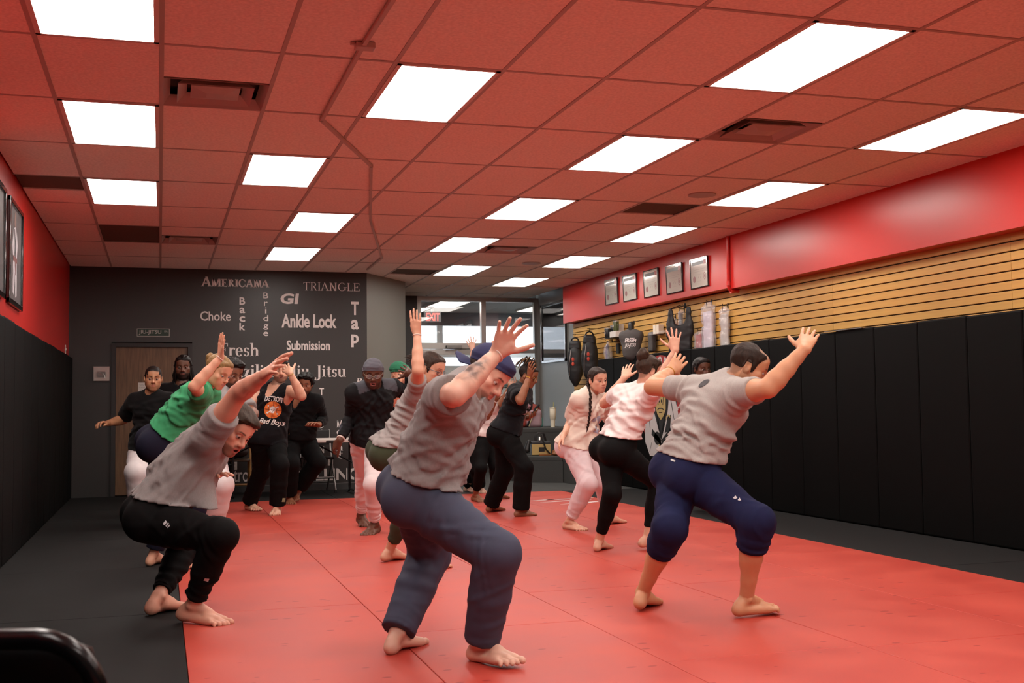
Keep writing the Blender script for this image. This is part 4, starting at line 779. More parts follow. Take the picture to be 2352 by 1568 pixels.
# ---------------------------------------------------------------- black folding chair close to the photographer
fc = empty('black_chair', (-.21, 1.77, 0), 'black padded folding chair cut off by the lower left corner of the photo', 'chair', None, math.radians(163)); m_cv = material('chair_vinyl', '09090b', rough=.32, spec=.5)
pr = [(x, z) for x, z in [(-.23, .47)] + [(-.23 + .07 * (1 - math.cos(a)), .76 + .075 * math.sin(a)) for a in np.linspace(0, PI / 2, 7)] + [(.23 - .07 * (1 - math.cos(a)), .76 + .075 * math.sin(a)) for a in np.linspace(PI / 2, 0, 7)] + [(.23, .47)]]
MB().tube([(x, .2 + (z - .47) * .2, z) for x, z in pr], .0125, 10).build('frame', material('chair_frame_black', '121113', rough=.22, metal=.4), fc, True)
b = MB().box(-.215, .215, .22, .25, .56, .822, .03); o = b.build('backrest', m_cv, fc, True)
MB().box(-.21, .21, -.22, .2, .43, .475, .02).build('seat', m_cv, fc, True)
for s in (-1, 1):
    MB().tube([(s * .23, .2, .47), (s * .23, -.24, .012)], .0125, 8).build('leg', MATS['chair_frame_black'], fc, True); MB().tube([(s * .2, -.15, .44), (s * .2, .28, .012)], .0125, 8).build('leg', MATS['chair_frame_black'], fc, True)

# ---------------------------------------------------------------- people
def frame(fwd, up):
    """rows: left, forward, up"""
    f = nrm(fwd); u = np.asarray(up, float); u = nrm(u - f * (u @ f)); return np.array([np.cross(u, f), f, u])
class Body:
    def __init__(s, J, S, woman=0, bulk=1.0, belly=0.0, face=None, up=None):
        s.S = S; s.w = woman; s.b = bulk; s.belly = belly; s.J = {k: V(*v) for k, v in J.items()}; j = s.J
        s.u = nrm(j['N'] - j['P']); s.hl = nrm(j['LH'] - j['RH']); s.sl = nrm(j['LS'] - j['RS'])
        s.hf = nrm(np.cross(s.hl, s.u)); s.sf = nrm(np.cross(s.sl, s.u))
        s.HR = frame(face, up) if face is not None else frame(s.sf, V(0, 0, 1))
        s.hs = S * .1315 / .23
    def sec(s, t):
        j = s.J; f = nrm(s.hf * (1 - t) + s.sf * t); R = frame(f, s.u); R = np.array([np.cross(f, s.u), f, np.cross(np.cross(f, s.u), f)])
        c = j['P'] + (j['N'] - j['P']) * t - f * (.013 * s.S * math.sin(min(max(t, 0), 1) * PI))
        return c, R
    def torso(s, infl=0.0, loose=0.0, low=None):
        S, b, w = s.S, s.b, s.w; out = []
        if w: T = [(.03, 0, .096, .068, .072), (.22, .004, .082, .06, .07), (.4, 0, .069, .05, .07), (.6, .002, .075, .054, .08), (.8, .002, .077, .046, .058)]
        else: T = [(.03, 0, .092, .066, .072), (.22, .006, .084, .062, .07), (.4, .003, .08, .059, .07), (.62, .004, .089, .062, .085), (.8, .002, .088, .05, .06)]
        low = infl if low is None else max(low, infl); i0 = infl
        for t, o, rx, ry, rz in T:
            infl = low if t < .3 else i0
            c, R = s.sec(t); bl = s.belly * math.exp(-((t - .3) / .22) ** 2)
            ly = loose * math.exp(-((t - .3) / .3) ** 2)
            out.append((ell(c + R[1] * (o + bl * .5) * S, R, V(rx * b + infl / S + ly * .6, (ry + bl * .5) * b + infl / S + ly, rz + infl / S) * S), .045 * S))
        infl = i0; j = s.J; c, R = s.sec(.7)
        for sd, H in ((1, j['LH']), (-1, j['RH'])):
            out.append((ball(H - s.hf * .036 * S * (1.12 if w else 1) - s.u * .012 * S, (.056 + .004 * w) * S * b + low), .04 * S))
            if w: out.append((ball(c + R[0] * sd * .042 * S + R[1] * .043 * S, .037 * S + infl * .7), .03 * S))
            else: out.append((ell(c + R[0] * sd * .043 * S + R[1] * .04 * S + R[2] * .012 * S, R, V(.047, .028, .036) * S * b + infl), .03 * S))
        for side, sg in (('L', 1), ('R', -1)):
            sh = j[side + 'S']; c2, R2 = s.sec(.55)
            out.append((cone(j['N'] - s.u * .035 * S + s.sl * sg * .03 * S, sh, (.038 - .003 * w) * S * b + infl, (.036 - .004 * w) * S * b + infl), .035 * S))
            out.append((cone(j['N'] + s.u * .015 * S, j['N'] * .35 + sh * .65, .026 * S + infl * .6, .024 * S + infl * .8), .03 * S))
            out.append((cone(sh - s.u * .02 * S, c2 + R2[0] * sg * .05 * S, .03 * S + infl, .034 * S + infl), .035 * S))
        return out
    def neck(s):
        j, S = s.J, s.S; hb = j['Hd'] - s.HR[2] * .055 * s.hs - s.HR[1] * .02 * s.hs; r = (.0325 if not s.w else .0265) * S
        return [(cone(j['N'] - s.u * .03 * S, hb, r * 1.12, r * .98), .02 * S)]
    def arm(s, sd, infl=0.0, t1=2.0, loose=0.0):
        j, S = s.J, s.S; A, E, W = j[sd + 'S'], j[sd + 'E'], j[sd + 'W']; g = (.86 if s.w else 1.0) * (.5 + .5 * s.b)
        prof = [(0, .036), (.3, .0335), (.6, .031), (1.0, .0265), (1.22, .028), (1.5, .0245), (1.8, .0185), (2.0, .0165)]
        pts = [(A + (E - A) * t if t <= 1 else E + (W - E) * (t - 1), r * S * g + infl + loose * max(0, min(t, 1)) ) for t, r in prof if t <= t1 + 1e-6]
        if t1 not in [p[0] for p in prof]:
            q = A + (E - A) * t1 if t1 <= 1 else E + (W - E) * (t1 - 1); pts.append((q, np.interp(t1, [p[0] for p in prof], [p[1] for p in prof]) * S * g + infl + loose * min(t1, 1)))
        return [(cone(pts[i][0], pts[i + 1][0], pts[i][1], pts[i + 1][1]), .006) for i in range(len(pts) - 1)]
    def leg(s, sd, infl=0.0, prof=None, t1=2.0, calf=True):
        j, S = s.J, s.S; A, K, N = j[sd + 'H'], j[sd + 'K'], j[sd + 'A']; g = (1.04 if s.w else 1.0) * (.6 + .4 * s.b)
        base = [(0, .054), (.25, .052), (.55, .045), (.85, .036), (1.0, .0345), (1.2, .033), (1.45, .031), (1.75, .0225), (2.0, .02)]
        prof = prof or [(t, 0) for t, _ in base]
        def at(t): return A + (K - A) * t if t <= 1 else K + (N - K) * (t - 1)
        ts = sorted(set([t for t, _ in base if t < t1 - .02] + [t1])); xs = [p[0] for p in prof]; ys = [p[1] for p in prof]
        pts = [(at(t), np.interp(t, [p[0] for p in base], [p[1] for p in base]) * S * g + infl + np.interp(t, xs, ys)) for t in ts]
        out = [(cone(pts[i][0], pts[i + 1][0], pts[i][1], pts[i + 1][1]), .007) for i in range(len(pts) - 1)]
        kd = nrm(K - (A + N) / 2 + s.hf * .02)                      # knee points this way, calf the other
        if calf:
            q = at(1.32) - kd * .014 * S
            out.append((cone(at(1.15) - kd * .006 * S, at(1.5) - kd * .009 * S, .0295 * S * g + infl, .0245 * S * g + infl), .016 * S))
        out.append((ball(K + kd * .007 * S, .030 * S * g + infl + np.interp(1, xs, ys)), .03 * S))
        return out
    def hand(s, sd, pn, curl=.35, spread=.18, thumb=.6):
        j, S = s.J, s.S; W = j[sd + 'W']; f = nrm(j[sd + 'F'] - W); n = np.asarray(pn, float); n = nrm(n - f * (n @ f))
        t = np.cross(f, n) * (1 if sd == 'R' else -1); L = .108 * S * (.95 if s.w else 1); fat = (.86 if s.w else 1.0)
        P = lambda a, b, c=0: W + (f * a + t * b + n * c) * L
        out = []; mc = [(.50, .185), (.53, .062), (.50, -.06), (.45, -.172)]; ln = [.40, .45, .42, .33]; rr = [.05, .052, .05, .044]
        fd = nrm(W - j[sd + 'E']); out.append((cone(W - fd * .03, W, .0168 * S * (.88 if s.w else 1), .0162 * S * (.88 if s.w else 1)), .008)); out.append((cone(W, P(.2, 0), .0155 * S * (.88 if s.w else 1), .12 * L * fat, (n, .82)), .012))
        for (a, b), r in zip(mc, rr):
            out.append((cone(P(.06, b * .45), P(a, b, -.01), .085 * L * fat, .066 * L * fat, (n, .85)), .016))
        out.append((cone(P(.12, .1, .05), P(.32, .2, .05), .1 * L * fat, .075 * L * fat), .016))
        for q, ((a, b), l, r) in enumerate(zip(mc, ln, rr)):
            p = P(a, b, -.01); ang = spread * (1.5 - q) * .75; d = f * math.cos(ang) + t * math.sin(ang); c = 0.12 * curl * q
            for k, (fr, rk) in enumerate(((.46, 1.0), (.3, .92), (.24, .84))):
                c += curl * (.55, 1.0, .7)[k]; dd = d * math.cos(c) + n * math.sin(c); p2 = p + dd * l * fr * L
                out.append((cone(p, p2, r * L * fat * rk * 1.04, r * L * fat * rk * .95), .0035)); p = p2
        p = P(.15, .17, .05); d0 = nrm(f * (1 - thumb * .45) + t * thumb + n * .28)
        for k, (fr, rk) in enumerate(((.22, 1.22), (.2, 1.05), (.17, .92))):
            dd = nrm(d0 + f * .22 * k + n * .12 * k * curl); p2 = p + dd * fr * L
            out.append((cone(p, p2, .056 * L * fat * rk, .056 * L * fat * rk * .93), .006 if k else .014)); p = p2
        return out
    def foot(s, sd):
        j, S = s.J, s.S; A, T = j[sd + 'A'], j[sd + 'T']; sg = 1 if sd == 'L' else -1
        f = nrm(T - A + V(0, 0, .036 * S)); u = nrm(V(0, 0, 1) - f * f[2]); l = np.cross(u, f) * sg       # l: outer side
        h = A - u * .047 * S - f * .03 * S                                                            # under the heel
        g = .92 if s.w else 1.0; P = lambda a, b, c: h + (f * a + l * b + u * c) * S
        out = [(cone(A + (j[sd + 'K'] - A) * .18, A + (j[sd + 'K'] - A) * .03, .0205 * S * g, .0195 * S * g), .01), (cone(A, P(.006, 0, .03), .0195 * S * g, .018 * S * g), .012), (ell(P(.004, 0, .018), np.array([l, f, u]), V(.0185, .0235, .0185) * S * g), .014),
               (cone(A + f * .004, P(.08, -.006, .028), .0195 * S * g, .0155 * S * g), .016), (cone(P(.0, 0, .017), P(.1, .018, .0115), .0165 * S * g, .0115 * S * g), .014),
               (cone(P(.05, -.008, .026), P(.118, -.02, .0125), .017 * S * g, .0125 * S * g), .014), (cone(P(.08, .006, .02), P(.112, .0, .013), .0145 * S * g, .013 * S * g), .012),
               (ball(A + l * .017 * S * g - u * .002, .0075 * S), .01), (ball(A - l * .018 * S * g + u * .003 * S, .0075 * S), .01)]
        for q, (b, a0, a1, r) in enumerate(((-.022, .12, .152, .0088), (-.005, .122, .150, .0064), (.006, .119, .144, .006), (.0165, .114, .136, .0057), (.0265, .106, .126, .0055))):
            out.append((cone(P(a0, b * .95, .0115), P(a0 + (a1 - a0) * .6, b * 1.05, .0105), r * S * g * 1.1, r * S * g), .008))
            out.append((cone(P(a0 + (a1 - a0) * .6, b * 1.05, .0105), P(a1 - r, b * 1.08, r), r * S * g, r * S * g * .95), .004))
        return out
    # head ------------------------------------------------------------
    def hp(s, x, y, z): return s.J['Hd'] + (s.HR[0] * x + s.HR[1] * y + s.HR[2] * z) * s.hs
    def hloc(s, p): return ((p - s.J['Hd']) @ s.HR.T) / (s.hs)
    def head(s, F, mouth=0.0, wide=1.0, jaw=1.0):
        k0 = s.hs; R = s.HR; P = s.hp; w = s.w
        def E(c, r, k, rot=None): F.add(ell(P(*c), R if rot is None else rot @ R, V(*r) * k0), k * k0)
        def C(a, b, ra, rb, k, fl=None): F.add(cone(P(*a), P(*b), ra * k0, rb * k0, fl), k * k0)
        E((0, -.014, .032), (.075 * wide, .094, .084), .02); E((0, .022, -.022), (.062 * wide, .064, .084), .035)
        jw = (.047 if w else .053) * wide * jaw
        for g in (1, -1):
            C((g * jw, -.006, -.05), (g * .017, .066, -.099), .021, .016 if w else .019, .026); E((g * .044 * wide, .057, -.02), (.022, .022, .018), .022)
        E((0, .074, -.1), (.021, .016, .016), .02)
        for g in (1, -1): E((g * .040 * wide, .036, -.055), (.021, .034, .036), .03); E((0, .068, -.058), (.031, .026, .03), .025)
        C((-.042, .074, .021), (0, .085, .017), .010, .011, .016); C((.042, .074, .021), (0, .085, .017), .010, .011, .016)
        E((0, .062, .055), (.056, .03, .036), .03)
        for g in (1, -1): F.add(ball(P(g * .0325, .1, -.001), .0195 * k0), .014 * k0, 'd')
        for g in (1, -1):
            e = P(g * .0325, .076, 0)
            F.add(capped(ball(e, .0143 * k0), P(g * .0325, .09, .0018), -R[2] - R[1] * .25), .003 * k0); F.add(capped(ball(e, .0139 * k0), P(g * .0325, .09, -.0046), R[2] - R[1] * .1), .003 * k0)
        n = .88 if w else 1.0
        C((0, .084, .012), (0, .108, -.026), .0085 * n, .0115 * n, .013); F.add(ball(P(0, .1105, -.03), .0118 * n * k0), .008 * k0)
        for g in (1, -1): F.add(ball(P(g * .0125 * n, .1, -.034), .0085 * n * k0), .007 * k0); F.add(ball(P(g * .006, .107, -.043), .0035 * k0), .004 * k0, 'd')
        m = mouth
        for g in (1, -1):
            C((g * .0225, .0845, -.0605 - m * .2), (0, .0965, -.0575), .0045, .006, .006); C((g * .0205, .084, -.0635 - m * .4), (0, .0945, -.0695 - m), .0045, .0068, .006)
        F.add(cone(P(-.02, .092, -.063 - m * .4), P(.02, .092, -.063 - m * .4), .0018 * k0, .0018 * k0), .003 * k0, 'd')
        if m: F.add(ell(P(0, .094, -.0635 - m * .5), R, V(.016, .014, .003 + m * .5) * k0), .003 * k0, 'd')
        for g in (1, -1):
            q = np.array([[math.cos(g * .35), math.sin(g * .35) * -1, 0], [math.sin(g * .35), math.cos(g * .35), 0], [0, 0, 1]])
            E((g * .079 * wide, -.014, -.004), (.009, .02, .033), .006, q); E((g * .075 * wide, -.004, -.022), (.01, .012, .014), .008, q)
            F.add(ell(P(g * .088 * wide, -.012, .002), q @ R, V(.006, .011, .021) * k0), .006 * k0, 'd')

def skin_color(B, p, sk, o):
    """colours of the skin: lips, brows, darker eye sockets, beard, stubble, nails"""
    c = np.tile(np.array(srgb(sk)), (len(p), 1)); l = B.hloc(p); x, y, z = np.abs(l[:, 0]), l[:, 1], l[:, 2]
    hd = (np.linalg.norm(l, axis=1) < .2)
    def mix(m, col, a=1.0):
        m = np.clip(m, 0, 1)[:, None] * a; c[:] = c * (1 - m) + np.array(srgb(col))[None] * m
    pink = np.array(srgb(sk)) * np.array([1.0, .72, .68]); g = np.exp(-(((x - .045) / .022) ** 2 + ((z + .025) / .022) ** 2)) * (y > .03) * hd
    c[:] = c * (1 - .22 * g[:, None]) + pink * .22 * g[:, None]
    g = np.exp(-((x / .016) ** 2 + ((z + .03) / .016) ** 2)) * (y > .09) * hd; c[:] = c * (1 - .5 * g[:, None]) + pink * .5 * g[:, None]
    nz = wob(p * 60, 1.0, 2) * .5 + .5
    hc = o.get('hair_col', '2a1d16')
    by = .0235 + .006 * np.clip((x - .012) / .03, 0, 1) - .35 * np.clip(x - .04, 0, 1)
    mix(hd * (y > .045) * np.clip(1 - (np.abs(z - by) / (.0048 if not B.w else .0032)) ** 2, 0, 1) * np.clip((x - .010) / .006, 0, 1) * np.clip((.056 - x) / .012, 0, 1) * 1.5, o.get('brow_col', hc), .85 if not B.w else .68)
    ed = np.sqrt((x - .0325) ** 2 + (y - .076) ** 2 + z ** 2); mix(hd * (y > .06) * (ed < .0165) * np.clip(1 - np.abs(z - .0012) / .0022, 0, 1), '1c1210', .75)
    mix(hd * (y > .05) * np.exp(-(((x - .031) / .02) ** 2 + ((z + .001) / .013) ** 2)), tuple_hex(sk, .78), .5)  # skin tone darkened around the eye sockets
    bd = o.get('beard', 0)
    if bd:
        lo = -.052 + .055 * np.clip((.045 - y) / .06, 0, 1); lo = np.where(x < .03, np.minimum(lo, -.05 + .0 * x), lo)
        m = hd * (z < lo + .004 * nz) * (y > -.03) * (z > -.14); m = m * np.clip((lo - z) / .012, 0, 1)
        mus = hd * np.clip(1.6 - np.abs(z + .0485 + .12 * np.clip(x - .012, 0, 1)) / .0065, 0, 1) * np.clip((.033 - x) / .008, 0, 1) * (y > .05)
        hole = (np.hypot(x / 1.25, z + .064) < .017) & (y > .06); m = np.where(hole & (z > -.075), 0, m)
        mix(np.maximum(m, mus), o.get('beard_col', hc), bd)
    lips = hd * (x < .024) * (y > .078) * np.clip(1.4 - (np.hypot(x / 2.9, z + .0635 + o.get('mouth', 0) * .5) / (.0085 + o.get('mouth', 0) * .6)) ** 4, 0, 1)
    mix(lips, o.get('lip_col', 'b0625a'), .75)
    if o.get('mouth', 0): mix(hd * (x < .015) * (np.abs(z + .0635 + o['mouth'] * .5) < .002 + o['mouth'] * .45) * (y > .07) * (y < .092), '3a1210', .9)
    if o.get('stubble', .55 if o.get('style') in ('short', 'fade', 'afro', 'cap', 'thin', 'bun', 'ponytail', 'braid', 'topknot', 'long') else 0):                                            # shaved or thin hair on the scalp
        hl = hair_line(y, o.get('recede', 0)); mix(hd * np.clip((z - hl + .010 + .010 * nz) / .02, 0, 1) * (y < .1), hc, o.get('stubble', .55))
    if o.get('tattoo') is not None:
        a, b, f = o['tattoo']; ab = b - a; t = ((p - a) @ ab) / (ab @ ab); q = p - (a + t[:, None] * ab); d = np.linalg.norm(q, axis=1)
        facing = (q @ f) / np.maximum(d, 1e-6); m = (t > .0) * (t < 1) * (d < .07) * (facing > .35); w = np.clip(np.sin(np.clip(t, 0, 1) * PI), 0, 1) ** .5
        pat = (np.sin(t * 22 + wob(p * 30, 1, 1) * 2) + np.sin(facing * 16 + t * 9)) * .5
        mix(m * np.clip(w * 1.3 - (1 - facing) * 1.2, 0, 1) * np.clip(.7 + pat * .75, .42, 1), '262428', .88)
    return c
def tuple_hex(h, k): return ''.join('%02x' % int(int(h[i:i + 2], 16) * k) for i in (0, 2, 4))
def hair_line(y, rec=0.0):
    return np.interp(y, [-.11, -.085, -.05, -.034, -.028, .004, .012, .026, .034, .05, .075, .1], [-.08, -.078, -.06, -.03, .014, .02, -.02, -.018, .03, .05 + rec * .6, .07 + rec, .078 + rec])

FINE = {0: dict(b=.013, c=.0098, h=.0032, n=.0034, f=.0042), 1: dict(b=.016, c=.013, h=.0042, n=.0042, f=.0052)}
def grid_of(prims, h, pad=.03):
    lo, hi = bounds([p for p, _ in prims], pad); F = Field(lo, hi, h)
    for p, k in prims: F.add(p, max(k, h * 1.01))
    return F
def piece(prims, h, name, pad=.03):
    for sc in (1, 1.043, .967, 1.081):
        v, f = drop_small(*grid_of(prims, h * sc, pad).mesh())
        if manifold(f): break
    o = mesh_obj(name, v, f); o.data['closed'] = int(manifold(f)); return o
def manifold(f):
    e = np.sort(np.concatenate([f[:, [0, 1]], f[:, [1, 2]], f[:, [2, 3]], f[:, [3, 0]]]), 1); k = e[:, 0].astype(np.int64) * 10000000 + e[:, 1]
    return bool((np.unique(k, return_counts=True)[1] == 2).all())
def union(objs, name):
    """one continuous skin out of trunk, head, hands and feet"""
    tmp = bpy.data.scenes.new('tmp'); good = [x for x in objs if x.data.get('closed', 1)]; a = good[0]
    for x in good: tmp.collection.objects.link(x)
    for x in good[1:]:
        m = a.modifiers.new('u', 'BOOLEAN'); m.operation = 'UNION'; m.object = x; m.solver = 'MANIFOLD'
    tmp.view_layers[0].update(); dg = tmp.view_layers[0].depsgraph; me = bpy.data.meshes.new_from_object(a.evaluated_get(dg))
    odd = [x for x in objs if x not in good]
    have = np.empty(len(me.vertices) * 3, np.float32); me.vertices.foreach_get('co', have); have = set(map(tuple, np.round(have.reshape(-1, 3), 4).tolist()))
    for x in good[1:]:                                                   # a piece that was refused is joined as it is
        v = np.round(verts_of(x)[::7].astype(np.float32), 4).tolist()
        if sum(tuple(q) in have for q in v) < .15 * len(v): odd.append(x)
    if odd:
        bm = bmesh.new(); bm.from_mesh(me)
        for x in odd: bm.from_mesh(x.data)
        bm.to_mesh(me); bm.free()
    bpy.data.scenes.remove(tmp)
    for x in objs: d = x.data; bpy.data.objects.remove(x); bpy.data.meshes.remove(d)
    me.name = name; x = bpy.data.objects.new(name, me); COL.objects.link(x); return x
def vcolor(o, col):
    at = o.data.color_attributes.new('Col', 'FLOAT_COLOR', 'POINT'); at.data.foreach_set('color', np.concatenate([col, np.ones((len(col), 1))], 1).astype(np.float32).ravel())
def verts_of(o):
    a = np.empty(len(o.data.vertices) * 3, np.float32); o.data.vertices.foreach_get('co', a); return a.reshape(-1, 3).astype(float)

def make_person(B, o):
    """o: options; returns the body object, clothes and hair parented to it"""
    q = dict(FINE[o.get('lod', 0)]); q['c'] = o.get('cres', q['c']); S = B.S; J = B.J; pieces = []
    sk = -.005 if o['shirt'].get('tank') else -.009; t1 = o['pants'].get('t1', 1.9)
    lp = lambda sd: [(0, -.007), (o['pants'].get('t1' + sd, t1) - .12, -.006), (o['pants'].get('t1' + sd, t1), 0), (2.1, 0)]
    pieces.append(piece(B.torso(sk) + B.neck() + B.arm('L') + B.arm('R') + B.leg('L', 0, lp('L')) + B.leg('R', 0, lp('R')), q['b'], 'body_piece'))
    k0 = B.hs; c = J['Hd']
    for sc in (1, 1.04, .96):
        Fh = Field(c - .2 * k0, c + .2 * k0, q['h'] * sc); B.head(Fh, o.get('mouth', 0), o.get('wide', 1), o.get('jaw', 1)); headonly = Fh.a.copy()
        for p, k in B.neck(): Fh.add(p, k)
        v, f = drop_small(*Fh.mesh())
        if manifold(f): break
    pieces.append(mesh_obj('head_piece', v, f)); pieces[-1].data['closed'] = int(manifold(f))
    for sd in 'LR':
        pieces.append(piece(B.hand(sd, *o['hands'][sd]), q['n'], 'hand_piece', .015))
        if not o.get('shoes'): pieces.append(piece(B.foot(sd), q['f'], 'foot_piece', .015))
    body = union(pieces, 'person'); me = body.data
    me.polygons.foreach_set('use_smooth', np.ones(len(me.polygons), dtype=bool)); me.materials.clear()
    me.materials.append(material('skin_' + o['skin'], o['skin'], rough=.5, vcol=True, bump=.12, bscale=420, sss=.12))
    vcolor(body, skin_color(B, verts_of(body), o['skin'], o))
    tag(body, o['label'], 'person', o.get('group'))
    # eyes
    for g in (1, -1):
        mb = MB(); r = .0128 * k0; mb.lathe([(0, -r)] + [(r * math.sin(a), -r * math.cos(a)) for a in np.linspace(.2, PI - .2, 9)] + [(0, r)], n=14, axis='y')
        e = mb.build('eye', EYE[o.get('eye', 'brown')], body, True); gx, gz = o.get('gaze', (0, 0))
        fr = frame(B.HR[1] + B.HR[0] * gx + B.HR[2] * gz, B.HR[2]); M = Matrix([list(fr[0]), list(fr[1]), list(fr[2])]).transposed().to_4x4(); M.translation = Vector(B.hp(g * .0325, .0765, 0)); e.matrix_local = M
    shirt_and_pants(B, o, body, q)
    hair(B, o, body, headonly, Fh, q)
    return body
EYE = {}
def eye_materials():
    for nm, c in (('brown', '3a2416'), ('blue', '4a6a86')):
        m = bpy.data.materials.new('eye_' + nm); m.use_nodes = True; nt = m.node_tree; b = nt.nodes['Principled BSDF']; b.inputs['Roughness'].default_value = .15
        g = nt.nodes.new('ShaderNodeNewGeometry'); at = nt.nodes.new('ShaderNodeAttribute'); at.attribute_name = 'Col'
        EYE[nm] = m
        tc = nt.nodes.new('ShaderNodeTexCoord'); sep = nt.nodes.new('ShaderNodeSeparateXYZ'); rp = nt.nodes.new('ShaderNodeValToRGB'); nt.links.new(tc.outputs['Generated'], sep.inputs[0]); nt.links.new(sep.outputs['Y'], rp.inputs[0])
        nt.links.new(rp.outputs['Color'], b.inputs['Base Color']); e = rp.color_ramp.elements
        e[0].position = .86; e[0].color = (.5, .45, .42, 1); e[1].position = .875; e[1].color = (*srgb(c), 1); n = e.new(.965); n.color = (*srgb(c), 1); n = e.new(.975); n.color = (.005, .005, .005, 1)

def folds(F, spec, w=.03):
    """single creases in the cloth: (centre, across, along, half width, length, height, bend)"""
    m, p = F.near(w); add = np.zeros(len(p)); p = p + .004 * np.stack([wob(p, 14, 1), wob(p, 14, 3), wob(p, 14, 5)], 1)
    for c, n, t, wd, ln, amp, bend in spec:
        q = p - c; k = np.einsum('ij,ij->i', q, q) < (ln * 2.2) ** 2; q = q[k]; y = q @ t; x = (q @ n + bend * y * y) / wd
        add[k] += amp * (1 - x * x) * np.exp(-.5 * x * x) * np.exp(-(np.einsum('ij,ij->i', q, q)) / (ln * ln))
    F.a[m] -= np.clip(add, -.02, .02).astype(np.float32)
def crease_set(rs, c, n, t, spread_n, spread_t, count, wd, ln, amp, ang=.3, bend=0.0, out=None, depth=0.0):
    """scatter creases around c; n: across them, t: along them, out: towards the outside of the body"""
    L = []
    amp *= .52; ln *= 1.35; ang *= .55
    for i in range(max(1, int(count * .8))):
        a = rs.normal(0, ang); n2 = nrm(n * math.cos(a) + t * math.sin(a)); t2 = nrm(t * math.cos(a) - n * math.sin(a))
        o = (out * depth * rs.uniform(.6, 1.2)) if out is not None else 0
        L.append((c + n * rs.uniform(-1, 1) * spread_n + t * rs.uniform(-1, 1) * spread_t + o, n2, t2, wd * rs.uniform(.7, 1.5), ln * rs.uniform(.6, 1.4), amp * rs.uniform(.5, 1.3), bend * rs.uniform(.3, 1.5)))
    return L
def hollow(F, wall, p, n, depth):
    """open the cloth at a hem: hollow within `depth` of the plane"""
    sl = tuple(slice(0, k) for k in F.n); X, Y, Z = F.grid(sl); n = nrm(n)
    side = -((X - p[0]) * n[0] + (Y - p[1]) * n[1] + (Z - p[2]) * n[2]) - depth
    F.a = np.maximum(F.a, -np.maximum(F.a + wall, side.astype(np.float32)))
